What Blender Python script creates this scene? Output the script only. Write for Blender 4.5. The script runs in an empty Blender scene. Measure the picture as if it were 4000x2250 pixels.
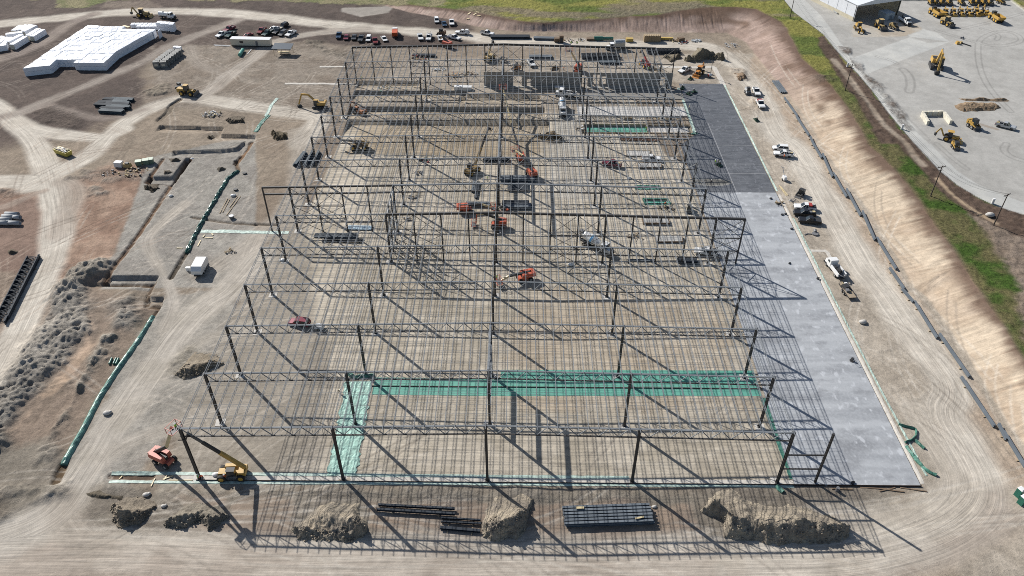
import bpy, bmesh, math, random
import numpy as np
from mathutils import Vector, Matrix
R = math.radians
random.seed(7)
rng = np.random.default_rng(11)
scn = bpy.context.scene
COL = scn.collection

# ------------------------------------------------------------------ camera, sky, sun
CF, CP, CYAW = 3012.43, 0.673013, 0.0094689
CX, CY, CH = 66.4705, -100.9472, 131.9217
cam_d = bpy.data.cameras.new("camera"); cam = bpy.data.objects.new("camera", cam_d); COL.objects.link(cam)
cam_d.sensor_width = 36; cam_d.lens = CF / 4000 * 36; cam_d.clip_end = 8000; cam_d.clip_start = 1
cam.location = (CX, CY, CH); cam.rotation_euler = (math.pi / 2 - CP, 0, CYAW)
scn.camera = cam
SUN_AZ, SUN_EL = R(-45), R(34.6)          # heading of the shadows on the ground, height of the sun
w = bpy.data.worlds.new("World"); scn.world = w; w.use_nodes = True
nt = w.node_tree; nt.nodes.clear()
sky = nt.nodes.new('ShaderNodeTexSky'); sky.sky_type = 'NISHITA'; sky.sun_disc = False
sky.sun_elevation = SUN_EL; sky.sun_rotation = R(-45); sky.altitude = 200; sky.dust_density = 1.0
bg = nt.nodes.new('ShaderNodeBackground'); bg.inputs[1].default_value = 0.07
wo = nt.nodes.new('ShaderNodeOutputWorld')
nt.links.new(sky.outputs[0], bg.inputs[0]); nt.links.new(bg.outputs[0], wo.inputs[0])
sun_d = bpy.data.lights.new("sun", 'SUN'); sun = bpy.data.objects.new("sun", sun_d); COL.objects.link(sun)
sun_d.energy = 5.0; sun_d.angle = R(0.53); sun_d.color = (1.0, 0.965, 0.91)
sdir = Vector((math.cos(SUN_AZ) * math.cos(SUN_EL), math.sin(SUN_AZ) * math.cos(SUN_EL), -math.sin(SUN_EL)))
sun.rotation_euler = sdir.to_track_quat('-Z', 'Y').to_euler(); sun.location = (-60, 160, 120)
vs = scn.view_settings
vs.view_transform = 'Standard'; vs.look = 'None'; vs.exposure = 0.35; vs.gamma = 1
scn.cycles.filter_width = 0.95; scn.cycles.use_denoising = False; scn.cycles.max_bounces = 4; scn.cycles.diffuse_bounces = 2; scn.cycles.glossy_bounces = 2

# ------------------------------------------------------------------ survey: sight lines to points on the ground
ZY = 5.0                                  # level of the neighbouring yard above the site
def G(u, v, z=0.0):
    a = (u - 2000) / CF; b = (v - 1125) / CF
    cp, sp = math.cos(CP), math.sin(CP)
    y = cp - b * sp; zz = -sp - b * cp; x = a
    X = x * math.cos(CYAW) - y * math.sin(CYAW); Y = x * math.sin(CYAW) + y * math.cos(CYAW)
    t = (z - CH) / zz
    return (CX + X * t, CY + Y * t)
def T(tile, x, y, z=0.0):
    return G(int(tile[0]) * 1000 + x / 2.5755, int(tile[1]) * 562.4 + y / 2.5755, z)
def PL(s, z=0.0):
    out = []
    for grp in s.split(';'):
        t, pts = grp.strip().split(':')
        zz = z
        if '@' in t: t, q = t.split('@'); zz = float(q)
        for p in pts.split():
            x, y = p.split(','); out.append(T(t, float(x), float(y), zz))
    return out

# ------------------------------------------------------------------ materials
KALB = 0.80
def lin(hexs, k=KALB):
    c = [int(hexs[i:i + 2], 16) / 255 for i in (0, 2, 4)]
    return tuple(min(0.92, k * (x / 12.92 if x <= .04045 else ((x + .055) / 1.055) ** 2.4)) for x in c)
MATS = {}
def mat(name, col, rough=0.6, metal=0.0, var=0.12, scale=3.0, bump=0.0, spec=0.5):
    if name in MATS: return MATS[name]
    if isinstance(col, str): col = lin(col)
    m = bpy.data.materials.new(name); m.use_nodes = True; n = m.node_tree; b = n.nodes['Principled BSDF']
    b.inputs['Roughness'].default_value = rough; b.inputs['Metallic'].default_value = metal
    b.inputs['Specular IOR Level'].default_value = spec
    tc = n.nodes.new('ShaderNodeTexCoord'); nz = n.nodes.new('ShaderNodeTexNoise'); nz.inputs['Scale'].default_value = scale
    nz.inputs['Detail'].default_value = 4
    n.links.new(tc.outputs['Object'], nz.inputs['Vector'])
    mr = n.nodes.new('ShaderNodeMapRange'); mr.inputs[1].default_value = .3; mr.inputs[2].default_value = .7
    mr.inputs[3].default_value = 1 - var; mr.inputs[4].default_value = 1 + var
    n.links.new(nz.outputs[0], mr.inputs[0])
    mx = n.nodes.new('ShaderNodeVectorMath'); mx.operation = 'SCALE'; mx.inputs[0].default_value = col
    n.links.new(mr.outputs[0], mx.inputs['Scale']); n.links.new(mx.outputs[0], b.inputs['Base Color'])
    if bump:
        bp = n.nodes.new('ShaderNodeBump'); bp.inputs['Distance'].default_value = bump
        n.links.new(nz.outputs[0], bp.inputs['Height']); n.links.new(bp.outputs[0], b.inputs['Normal'])
    MATS[name] = m
    return m

# ------------------------------------------------------------------ mesh building and scene bookkeeping
class MB:
    def __init__(s): s.v = []; s.f = []; s.m = []; s.mats = []; s.cur = 0; s.smooth = []
    def use(s, m):
        if m not in s.mats: s.mats.append(m)
        s.cur = s.mats.index(m); return s
    def add(s, vs, fs, sm=False):
        o = len(s.v); s.v += [tuple(map(float, p)) for p in vs]
        for f in fs: s.f.append([i + o for i in f]); s.m.append(s.cur); s.smooth.append(sm)
        return s
    def box(s, c, d, rz=0, taper=1.0, tx=None):
        x, y, z = d[0] / 2, d[1] / 2, d[2] / 2; t = taper; tx = t if tx is None else tx
        P = [(-x, -y, -z), (x, -y, -z), (x, y, -z), (-x, y, -z), (-x * tx, -y * t, z), (x * tx, -y * t, z), (x * tx, y * t, z), (-x * tx, y * t, z)]
        cr, sr = math.cos(rz), math.sin(rz)
        P = [(c[0] + p[0] * cr - p[1] * sr, c[1] + p[0] * sr + p[1] * cr, c[2] + p[2]) for p in P]
        return s.add(P, [(3, 2, 1, 0), (4, 5, 6, 7), (0, 1, 5, 4), (1, 2, 6, 5), (2, 3, 7, 6), (3, 0, 4, 7)])
    def bar(s, p, q, w, h=None, up=(0, 0, 1)):
        h = w if h is None else h
        p = Vector(p); q = Vector(q); d = (q - p)
        if d.length < 1e-6: return s
        d.normalize(); u = Vector(up)
        if abs(d.dot(u)) > .97: u = Vector((0, 1, 0)) if abs(d.y) < .9 else Vector((1, 0, 0))
        a = d.cross(u).normalized(); b = a.cross(d).normalized()
        P = []
        for e in (p, q):
            for i, j in ((-1, -1), (1, -1), (1, 1), (-1, 1)): P.append(e + a * (i * w / 2) + b * (j * h / 2))
        return s.add(P, [(0, 1, 2, 3), (7, 6, 5, 4), (0, 4, 5, 1), (1, 5, 6, 2), (2, 6, 7, 3), (3, 7, 4, 0)])
    def cyl(s, p, q, r, n=12, r2=None, caps=True, sm=True):
        r2 = r if r2 is None else r2
        p = Vector(p); q = Vector(q); d = (q - p).normalized()
        u = Vector((0, 0, 1)) if abs(d.z) < .9 else Vector((1, 0, 0))
        a = d.cross(u).normalized(); b = a.cross(d).normalized(); P = []
        for e, rr in ((p, r), (q, r2)):
            for i in range(n):
                t = 2 * math.pi * i / n; P.append(e + a * (rr * math.cos(t)) + b * (rr * math.sin(t)))
        s.add(P, [(i, i + n, (i + 1) % n + n, (i + 1) % n) for i in range(n)], sm)
        if caps: s.add(P, [list(range(n)), list(range(2 * n - 1, n - 1, -1))])
        return s
    def prism(s, prof, y0, y1, in0=0.0):
        """side profile of (x, z) points, pushed across from y0 to y1"""
        n = len(prof); P = [(x, y0, z) for x, z in prof] + [(x, y1, z) for x, z in prof]
        ar = sum(prof[i][0] * prof[(i + 1) % n][1] - prof[(i + 1) % n][0] * prof[i][1] for i in range(n))
        F = [(i, (i + 1) % n, (i + 1) % n + n, i + n) for i in range(n)] + [list(range(n - 1, -1, -1)), list(range(n, 2 * n))]
        if ar > 0: F = [list(reversed(f)) for f in F]
        return s.add(P, F)
    def slab(s, poly, z0, z1):
        n = len(poly)
        ar = sum(poly[i][0] * poly[(i + 1) % n][1] - poly[(i + 1) % n][0] * poly[i][1] for i in range(n))
        if ar < 0: poly = list(reversed(poly))
        P = [(x, y, z0) for x, y in poly] + [(x, y, z1) for x, y in poly]
        return s.add(P, [(i, (i + 1) % n, (i + 1) % n + n, i + n) for i in range(n)] + [list(range(n - 1, -1, -1)), list(range(n, 2 * n))])
    def ball(s, c, r, n=10, sq=1.0, rz=1.0):
        P = []; F = []; m = n // 2
        for j in range(m + 1):
            ph = math.pi * j / m
            for i in range(n):
                t = 2 * math.pi * i / n
                P.append((c[0] + r * math.sin(ph) * math.cos(t), c[1] + r * sq * math.sin(ph) * math.sin(t), c[2] + r * rz * math.cos(ph)))
        for j in range(m):
            for i in range(n):
                k = (i + 1) % n; F.append((j * n + i, (j + 1) * n + i, (j + 1) * n + k, j * n + k))
        return s.add(P, F, True)
    def mesh(s, name):
        me = bpy.data.meshes.new(name); me.from_pydata(s.v, [], s.f)
        for m in s.mats: me.materials.append(m)
        me.polygons.foreach_set('material_index', s.m); me.polygons.foreach_set('use_smooth', s.smooth); me.update()
        return me
def link(name, data, parent=None):
    o = bpy.data.objects.new(name, data); COL.objects.link(o)
    if parent is not None: o.parent = parent
    return o
def part(name, mb, parent): return link(name, mb if isinstance(mb, bpy.types.Mesh) else mb.mesh(name), parent)
def tag(o, label=None, cat=None, group=None, kind=None):
    for k, v in (('label', label), ('category', cat), ('group', group), ('kind', kind)):
        if v: o[k] = v
    return o
def thing(name, label, cat, loc=(0, 0, 0), rz=0, group=None):
    o = link(name, None); o.location = loc if len(loc) == 3 else (loc[0], loc[1], 0); o.rotation_euler = (0, 0, rz); o.empty_display_size = .3
    return tag(o, label, cat, group)
def solo(name, mb, label, cat, loc=(0, 0, 0), rz=0, group=None):
    o = link(name, mb if isinstance(mb, bpy.types.Mesh) else mb.mesh(name))
    o.location = loc if len(loc) == 3 else (loc[0], loc[1], 0); o.rotation_euler = (0, 0, rz)
    return tag(o, label, cat, group)
def copy_tree(o, parent=None):
    c = o.copy(); COL.objects.link(c); c.parent = parent
    for ch in list(o.children): copy_tree(ch, c)
    return c

# ------------------------------------------------------------------ noise and distances on arrays
_tab = rng.random((64, 256, 256)).astype(np.float32)
def vn(x, y, seed=0):
    t = _tab[seed % 64]
    xi = np.floor(x); yi = np.floor(y); fx = (x - xi).astype(np.float32); fy = (y - yi).astype(np.float32)
    xi = xi.astype(np.int32) & 255; yi = yi.astype(np.int32) & 255; x1 = (xi + 1) & 255; y1 = (yi + 1) & 255
    fx = fx * fx * (3 - 2 * fx); fy = fy * fy * (3 - 2 * fy)
    a = t[xi, yi]; b = t[x1, yi]; c = t[xi, y1]; d = t[x1, y1]
    return (a + (b - a) * fx) * (1 - fy) + (c + (d - c) * fx) * fy
def fbm(x, y, seed=0, oc=4, g=.5):
    s = 0; a = 1.0; n = 0
    for i in range(oc):
        c, q = math.cos(.7 * i + .4) * 2 ** i, math.sin(.7 * i + .4) * 2 ** i
        s = s + a * vn(x * c - y * q + 17.3 * i, x * q + y * c - 9.1 * i, seed + i); n += a; a *= g
    return s / n
def ss(a, b, x):
    t = np.clip((x - a) / (b - a), 0, 1); return t * t * (3 - 2 * t)
def near(X, Y, pts, m):
    P = np.array(pts); return np.nonzero((X > P[:, 0].min() - m) & (X < P[:, 0].max() + m) & (Y > P[:, 1].min() - m) & (Y < P[:, 1].max() + m))[0]
def dline(x, y, pts):
    """distance, signed side offset and distance along for a polyline"""
    best = np.full(x.shape, 1e9); off = np.zeros(x.shape); al = np.zeros(x.shape); s0 = 0
    for (ax, ay), (bx, by) in zip(pts[:-1], pts[1:]):
        dx, dy = bx - ax, by - ay; l = math.hypot(dx, dy) + 1e-9
        t = np.clip(((x - ax) * dx + (y - ay) * dy) / l / l, 0, 1)
        d = np.hypot(x - ax - t * dx, y - ay - t * dy); k = d < best
        best = np.where(k, d, best); off = np.where(k, np.sign((x - ax) * dy - (y - ay) * dx) * d, off); al = np.where(k, s0 + t * l, al); s0 += l
    return best, off, al
def inside(x, y, pts):
    r = np.zeros(x.shape, bool); n = len(pts)
    for i in range(n):
        (ax, ay), (bx, by) = pts[i], pts[(i + 1) % n]
        if ay == by: continue
        r ^= ((ay > y) != (by > y)) & (x < (bx - ax) * (y - ay) / (by - ay) + ax)
    return r
def sdf(x, y, pts):
    d = dline(x, y, list(pts) + [pts[0]])[0]; return np.where(inside(x, y, pts), d, -d)
def smooth_line(pts, n=3):
    """round off the corners of a surveyed line"""
    for _ in range(n):
        q = [pts[0]]
        for a, b in zip(pts[:-1], pts[1:]):
            q += [(a[0] * .75 + b[0] * .25, a[1] * .75 + b[1] * .25), (a[0] * .25 + b[0] * .75, a[1] * .25 + b[1] * .75)]
        pts = q + [pts[-1]]
    return pts
# ------------------------------------------------------------------ the ground: one sheet, shaped and coloured by what was done to it
def axis(core, lo, hi):
    a = [core[0]]; st = core[1] - core[0]
    while a[-1] > lo: st *= 1.45; a.append(a[-1] - st)
    b = [core[-1]]; st = core[-1] - core[-2]
    while b[-1] < hi: st *= 1.45; b.append(b[-1] + st)
    return np.array(a[:0:-1] + list(core) + b[1:])
gx = axis(np.arange(-226, 352, .36), -4200, 4200)
yy = [-36.0]
while yy[-1] < 332: yy.append(yy[-1] + .30 + .45 * (yy[-1] + 36) / 368)
gy = axis(np.array(yy), -3000, 6000)
GXX, GYY = np.meshgrid(gx, gy); GX = GXX.ravel(); GY = GYY.ravel(); N = GX.size
HZ = np.zeros(N); CL = np.zeros((N, 3)); TRK = np.zeros((N, 3)); MSC = np.zeros((N, 3))   # MSC: roughness of clods, raked streaks, grass
n_big = fbm(GX / 45, GY / 45, 1, 5); n_mid = fbm(GX / 7, GY / 7, 9, 4); n_sm = fbm(GX / 1.6, GY / 1.6, 20, 3)
def soilc(h):
    c = np.array(lin(h)); g = c.mean(); return np.minimum((g + (c - g) * .70) * 1.03 * np.array((1.01, 1.0, .975)), .8)
def paint(idx, m, col, col2=None, nz=None):
    c = soilc(col); m = m[:, None]
    if col2 is not None:
        k = (ss(.35, .65, n_mid[idx]) if nz is None else nz)[:, None]; c = c * (1 - k) + soilc(col2) * k
    CL[idx] = CL[idx] * (1 - m) + c * m
def area(s, col, col2=None, soft=1.0, wob=2.0, z=0.0, rough=None, streak=None, grass=None, nz=None, raw=None, fade_track=True):
    P = raw or PL(s, z); idx = near(GX, GY, P, 12); d = sdf(GX[idx], GY[idx], P)
    m = ss(-soft, soft, d + (n_mid[idx] - .5) * 2 * wob + (n_sm[idx] - .5) * wob)
    paint(idx, m, col, col2, None if nz is None else nz(idx))
    for k, val in ((0, rough), (1, streak), (2, grass)):
        if val is not None: MSC[idx, k] = MSC[idx, k] * (1 - m) + val * m
    if fade_track: TRK[idx, 2] *= (1 - m)
    return P, idx, d, m
def road(s, wd, col, col2=None, soft=1.6, wob=1.2, z=0.0, strength=1.0, opac=1.0, sink=0.05):
    P = smooth_line(PL(s, z), 3); idx = near(GX, GY, P, wd + 6)
    d, off, al = dline(GX[idx], GY[idx], P); k = d < wd + 6; idx = idx[k]; d = d[k]; off = off[k]; al = al[k]
    wb = (fbm(al / 9, off * 0 + 3, 30, 3) - .5) * 2 * wob
    m = (1 - ss(wd / 2 - soft + wb, wd / 2 + soft + wb, d)) * opac
    st = .55 + .9 * (fbm(off / .9, al / 30, 33, 3) - .5) + .5 * (n_mid[idx] - .5)
    mm = np.clip(m * (.75 + .5 * st), 0, 1)
    paint(idx, mm, col, col2)
    b = (m * strength > TRK[idx, 2]); TRK[idx[b], 0] = off[b]; TRK[idx[b], 1] = al[b]; TRK[idx[b], 2] = (m * strength)[b]
    HZ[idx] -= sink * m * (fbm(off / .7, al / 40, 36, 2) - .3); MSC[idx, 0] = MSC[idx, 0] * (1 - m) + .25 * m
# general ground
k = ss(.3, .7, n_big)[:, None]
CL[:] = np.array(lin('9e9181')) * (1 - k) + np.array(lin('8d7f70')) * k
MSC[:, 0] = .8
# --- earth left of the pads
area('00:-900,-300 2576,-300 2576,560;10:0,560 500,480 900,480 1000,600;00:1500,640 1500,1000;00:900,1350 0,1500 -900,1500', '6b5b52', '5d4f48', 4, 6, rough=.9)
area('10:-300,-20 1100,20 1900,160 2150,240 2250,420 2100,480 1000,480 600,430 100,560 -300,560', '675850', '584b45', 3, 4, rough=.9)
area('00:1500,480 2576,420;10:600,430 1000,500 1000,1100 0,1100;00:1500,1100', '9b8d7d', '877868', 4, 5, rough=1)
area('10:860,80 1390,60 1330,130 1050,170 860,120', 'a39a90', 'aaa196', .8, .5, rough=.3)
area('10:1850,330 2300,480 2576,480;20:600,480 600,440 0,430;10:2100,360', '9d8f80', 'a89a8a', 2, 2, rough=.6)
area('01:-900,350 500,480 1000,250 1500,120 1750,160 1500,400 1060,1350 900,1449 300,1449 -900,1449', 'a07c64', 'ad8c73', 3, 4, rough=.9)
area('01:-900,450 450,560 470,800 400,1300 100,1700 -900,2400', '987a68', '8a6e5e', 2, 3, rough=.7)
area('01:1500,130 2574,-100 2574,1449 1000,1449 1060,1350', 'a59f95', '979087', .6, .8, rough=.9)
area('02:-900,-200 600,-100 1450,150 1600,170 1500,330 1180,850 850,1400 600,1700 -900,1900', '9c8672', '8b7866', 2, 3, rough=1)
area('02:1500,330 1640,80 2400,0 2400,900 1700,1448;03:1000,900 300,900;02:850,1448 1180,850', 'a8a196', '9c958a', 1, 1.5, rough=.9)
area('02:900,300 950,560 700,900 380,1150 200,1400;03:-50,200 -60,60;02:130,1400 380,1100 760,650 880,420', 'c6a688', 'b29476', 1, 2, rough=.5)
area('03:-900,300 450,60 620,330 1100,560 2574,540;13:2574,540;23:2574,540;33:400,540 1300,560 1300,800 200,1150;23:0,1120;13:0,1080;03:1500,1040 -900,1100', '948979', '857a6c', 2, 2.5, rough=1)
area('13:1100,700 2200,700 2574,800;23:0,760 500,700 1750,720 1900,1080 0,1080;13:1100,1050', 'a18a74', '968270', 1, 2, rough=.5)
area('03:1640,600 2300,620 2300,1000 1640,1000;13:0,620 350,640 380,1000 0,1040', '9f8b77', '94816f', 1, 2, rough=.5)
area('03:-900,1330 1100,1380;13:0,1420;23:900,1400 2576,1360;33:0,1400 0,1900;03:-900,1900', '8c7a68', '7d6c5b', 1, 1, rough=1)
# --- ground under the steel frame
LX, LY, NR = 30.18737, 15.24, 14
area('', 'c8bba6', 'b6a993', .4, .25, raw=[(-3, -1.2), (124.2, -1.2), (124.2, 132), (118, 140), (110, 201), (4, 201), (2, 140)], rough=.35, streak=1.0)
area('', 'a59a8a', '9b9080', 2, 2.5, raw=[(-9, -4), (26, -3), (22, 30), (8, 70), (-2, 110), (-9, 110)], rough=.5, streak=.5)
area('', 'c8b8a0', 'bba98f', 1, 3, raw=[(60, 20), (119, 20), (119, 62), (70, 66)], rough=.35, streak=1)
area('', 'b6a488', 'aa9677', .5, .8, raw=[(6, 139), (74, 139), (74, 166), (8, 166)], rough=.4, streak=1)
area('', 'b2a492', 'a39583', 2, 2, raw=[(4, 166), (100, 172), (128, 200), (126, 226), (20, 226), (4, 200)], rough=.8, streak=.3)
area('', 'c4bcae', 'b7ad9d', 1.5, 2, raw=[(75, 110), (98, 110), (92, 172), (80, 172)], rough=.4, streak=.6)
# --- right-hand side of the building
SITE_R = '20:1500,560 2300,560 2480,900;30:300,1449;31:1250,1150;33:2000,0 2400,700 1500,1000 900,800 1545,550;32:1290,1448 550,0;31:70,490 -300,-200;20:2200,845 1650,840'
area('', 'bbad9a', 'ad9f8c', 1.5, 2, rough=.8, raw=[(150, -32), (150, 200), (127, 203), (127, 226), (150, 236), (170, 232), (184, 215), (187, 150), (189, 100), (195, 40), (204, -32)])
area('30:-60,300 60,600 300,1100 500,1449;31:700,300 1000,720 1400,1449;32:1480,80 2000,850 2330,1400;33:2430,50 2700,400 2500,900 2250,400 1950,-100;32:1750,900 1350,350 1200,0;31:900,900 430,200 250,0;30:60,1400 -260,900', 'c0aa90', 'b69f86', 1.2, 1.2, rough=.7)
# --- haul roads of crushed rock
RD, RD2 = 'd0c6b6', 'c2b7a7'
road('03:-900,1260 -300,1220 300,1200 1500,1210;13:0,1270 1300,1290 2576,1300;23:900,1310 2500,1310;33:600,1310 1150,1230 1650,1090 2000,900 2180,680 2150,450 1980,150 1750,-200;32:1900,1050 1650,700 1350,300 1150,0;31:1000,1290 850,1040 700,780 560,540 400,250 250,0;30:100,1400 -90,950;20:2300,720 2150,560 1950,460 1500,450 1000,440 500,430 0,420;10:2400,400 2100,355 1900,335 1500,310 1000,270 600,230 300,190 0,160;00:2300,130 1800,110 1300,115 900,150 500,190 0,240 -800,330', 10, RD, RD2, 2.2, 1.5)
road('03:-900,1380 300,1300 1500,1290;13:0,1330 1300,1360 2576,1370;23:2500,1400;33:700,1400 1500,1250 2100,950 2500,700', 9, 'b5a696', 'a89888', 2.5, 1.5, opac=.7)
road('33:-300,1310 900,1230 1500,1010 1900,760 1950,520 1850,300 1500,-200', 9, 'c9beae', 'beb2a1', 2, 1.5, opac=.8)
road('33:600,900 1100,900 1700,820 2000,600', 8, 'c8bcaa', 'beb2a1', 2.5, 2, opac=.7, strength=.4)
road('00:-700,900 -50,1030 60,1150 200,1270 330,1400;01:370,20 450,180 500,330 540,500 575,700 580,900 540,1100 470,1280 390,1449;02:280,250 150,530 0,830 -300,1400', 8.5, RD, RD2, 1.5, 1)
road('01:300,420 480,340 700,230 950,80;00:1050,1400 1250,1230 1500,1090 1750,1000 1950,980 2200,1020 2576,1080;10:250,1120 550,1150 650,1200 560,1320 450,1448', 8, RD, RD2, 1.8, 1.2)
road('00:150,1230 330,1300 500,1340 800,1375 1050,1390 1250,1300', 7, RD, RD2, 1.5, 1)
road('00:1950,990 2150,900 2270,780 2400,690 2576,570;10:60,510 150,440 300,390 500,345 800,310 1100,290', 6.5, 'b9aea1', 'ada193', 1.5, 1)
road('00:-700,720 0,600 300,500 480,400 600,300 750,210 950,140', 7, '9f8f82', '94847a', 2, 1.3, opac=.9)
road('00:-300,1250 200,1140 450,1030 650,950 900,850 1150,740 1450,620 1600,520 1700,470 1900,380 2100,310 2400,200', 6, 'a3968a', '97897d', 1.8, 1.2, opac=.9)
road('00:1900,480 1960,620 2150,720 2330,760 2200,850', 5, 'a99c8d', '9d9082', 2, 1.3, opac=.8)
road('00:450,1060 700,1120 950,1190 1200,1190 1450,1100', 4, '9a8b80', '8f8075', 1.8, 1, opac=.7)
road('01:-700,390 0,385 300,370 480,350', 8.5, RD, RD2, 1.2, .8)
road('01:-700,760 0,660 300,520 450,470', 3, 'b09a88', 'a08b7b', 1, .8, opac=.8)
road('01:580,900 680,700 760,500 700,400 620,380', 7, 'b6a797', 'a99a8a', 2, 1, opac=.8)
road('02:2600,-300 2300,40 2100,150 1950,280 1750,500 1600,730 1400,1000 1200,1300 1080,1449;03:1000,160 850,380 700,610 600,760 420,900 100,1040 -700,1250', 9, 'beb4a6', 'b2a899', 2, 1.2)
road('03:620,700 640,880 800,1060 1100,1200', 6, 'b5a898', 'a99c8c', 2, 1.2, opac=.7)
road('03:1000,300 1250,120 1600,-20;02:1700,1400 2100,1270 2500,1180', 4, 'b6ac9e', 'aaa092', 1.5, 1, opac=.8)
road('01:2576,930;02:2300,60', 6, 'bab0a2', 'aea495', 2, 1.2, opac=.8)
road('11:420,-100 480,120 420,420 330,700 60,900;01:2300,1150 2100,1300', 8, 'b0a597', 'a59a8b', 2, 1.5, opac=.7)
road('01:1850,600 1650,760 1520,900 1470,1000 1560,1180 1660,1330;02:1740,60 1760,200 1640,420', 3.4, 'b7ada0', 'aca294', 1, .8, opac=.9)
road('12:0,360 -200,460;02:2100,480 1900,620 1700,900', 4, 'b4aa9b', 'aaa091', 1.5, 1, opac=.7)
road('20:2200,845 2050,700 1800,640 1550,680 1300,700', 6, 'b9ac9a', 'b0a391', 2, 1.5, opac=.7)
road('20:2576,1150 2350,1000 2250,860 2150,680', 5, 'bcae9c', 'b2a491', 2, 1.5, opac=.7)
# --- slope up to the yard and the hillside behind the building
TOE = PL('10:1300,60 1550,130 1900,190 2200,270 2500,310;20:100,320 600,325 1300,330 1800,338 2150,340 2330,430 2500,640;30:20,760 190,960 430,1300;31:500,0 800,420 1010,700 1260,1130 1430,1449;32:1560,80 1830,450 2060,800 2400,1400;33:2500,50 2700,350 3100,1000 3600,1900')
CRE = PL('10@.5:1200,25 1500,50;10@1.5:1900,95;10@2.2:2250,150;20@2.6:80,225 300,240 700,220 1100,195 1450,192;20@3.4:1700,145;20@4.2:2000,105;20@5:2250,88 2450,110;30@5:-10,165 120,230 245,400 325,580 420,660 630,860 740,1010 850,1160 950,1340;31@5:1000,0 1200,180 1390,400 1560,640 1700,850 1850,1060 2000,1290 2100,1449;32@5:2240,200 2380,420 2480,600 2576,740 3000,1400 3500,2300')
SITE = TOE + [(400, -400), (-900, -400), (-900, 420), (TOE[0][0] - 30, 420)]
SITE2 = CRE + [(420, -400), (-900, -400), (-900, 430), (CRE[0][0] - 30, 430)]
reg = np.nonzero((GX > -80) & (GX < 900) & (GY > -400) & (GY < 900))[0]
x, y = GX[reg], GY[reg]
dT, offT, alT = dline(x, y, TOE); dC, offC, alC = dline(x, y, CRE)
ins = inside(x, y, SITE); ins2 = inside(x, y, SITE2)
t = np.where(ins, 0, np.where(ins2, dT / (dT + dC + 1e-6), 1.0))
zc = ZY * np.where(y > 190, ss(-10, 48, x) * (.52 + .48 * ss(100, 165, x)), 1.0) + np.where(y > 240, np.minimum((y - 240) * .02, 3), 0) * ss(20, 90, x)
tt = t * t * (3 - 2 * t) * .4 + t * .6
wid = dT + dC
rill = .5 * vn(alT / 1.1, dT / 9, 40) + .32 * vn(alT / .55, dT / 6, 41) + .18 * vn(alT / 2.7, dT / 14, 42); rill2 = vn(alT / 2.3 + 3, dT / 16, 44)
ring = (t > 0) & (t < 1)
amp = np.where(ring, np.sin(np.pi * np.clip(t, 0, 1)) ** .6, 0)
HZ[reg] = HZ[reg] * (1 - np.clip(t * 8, 0, 1)) + zc * tt - amp * (np.abs(rill - .5) * .85 * (rill2 + .4)) + amp * .25 * (n_mid[reg] - .5)
m = ss(0.02, .09, t + .05 * (n_sm[reg] - .5)); k = ss(.4, .65, n_mid[reg] * .7 + rill * .35)
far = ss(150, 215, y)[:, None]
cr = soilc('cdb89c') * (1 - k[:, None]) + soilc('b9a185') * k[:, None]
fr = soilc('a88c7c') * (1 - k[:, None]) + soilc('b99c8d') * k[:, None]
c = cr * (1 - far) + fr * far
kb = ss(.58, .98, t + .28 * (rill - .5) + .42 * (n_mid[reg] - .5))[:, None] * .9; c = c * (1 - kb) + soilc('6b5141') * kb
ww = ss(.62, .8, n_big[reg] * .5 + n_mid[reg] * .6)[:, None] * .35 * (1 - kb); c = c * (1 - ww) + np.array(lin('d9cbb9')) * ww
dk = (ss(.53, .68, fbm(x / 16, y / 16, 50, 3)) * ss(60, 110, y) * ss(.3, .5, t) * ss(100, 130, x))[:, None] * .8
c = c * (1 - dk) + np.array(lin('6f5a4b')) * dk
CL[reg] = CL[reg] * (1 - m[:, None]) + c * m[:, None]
MSC[reg, 0] = MSC[reg, 0] * (1 - m) + .5 * m; MSC[reg, 1] *= (1 - m)
b = ring & (m > .05); bi = reg[b]; TRK[bi, 0] = alT[b]; TRK[bi, 1] = dT[b] * 2.2; TRK[bi, 2] = (amp * m)[b] * .6; TRK[reg[~ring & (t >= 1)], 2] = 0
# grass beyond the crest
mg = np.where(ins2, 0, ss(-.3, 2.2, dC + 2.2 * (n_mid[reg] - .4)))
gcol = fbm(x / 22, y / 11, 52, 4)[:, None]; k2 = ss(.38, .62, gcol)
gr = np.array(lin('66733a')) * (1 - k2) + np.array(lin('8f8c4c')) * k2
k3 = (ss(.5, .64, fbm(x / 30 + 5, y / 12, 55, 4)) * ss(215, 245, y))[:, None] * .75; gr = gr * (1 - k3) + np.array(lin('86796d')) * k3
near_g = 1 - ss(150, 225, y)[:, None]; k4 = ss(.3, .6, n_mid[reg])[:, None]
gr = gr * (1 - near_g) + (np.array(lin('4a632a')) * (1 - k4) + np.array(lin('6f6a48')) * k4) * near_g
CL[reg] = CL[reg] * (1 - mg[:, None]) + gr * mg[:, None]
MSC[reg, 2] = mg; MSC[reg, 0] = MSC[reg, 0] * (1 - mg) + .6 * mg
HZ[reg] += mg * .5 * (n_sm[reg] - .5)
# far grass on the left top, behind the brown earth
area('00:-2500,-900 -900,-40 0,-20 560,0 600,70 850,80 1080,20 1300,0 1700,-10 2450,10 2576,0;10:700,35 1150,45 1500,55 1900,95;10:2200,-900', '7c8446', '938a5e', 1.5, 4, rough=.6, grass=.9)
area('00:1080,5 1500,15 1600,70 1350,90 1000,80', '8a7a6b', '7d6d60', 2, 3, rough=.8, grass=.2)
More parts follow.
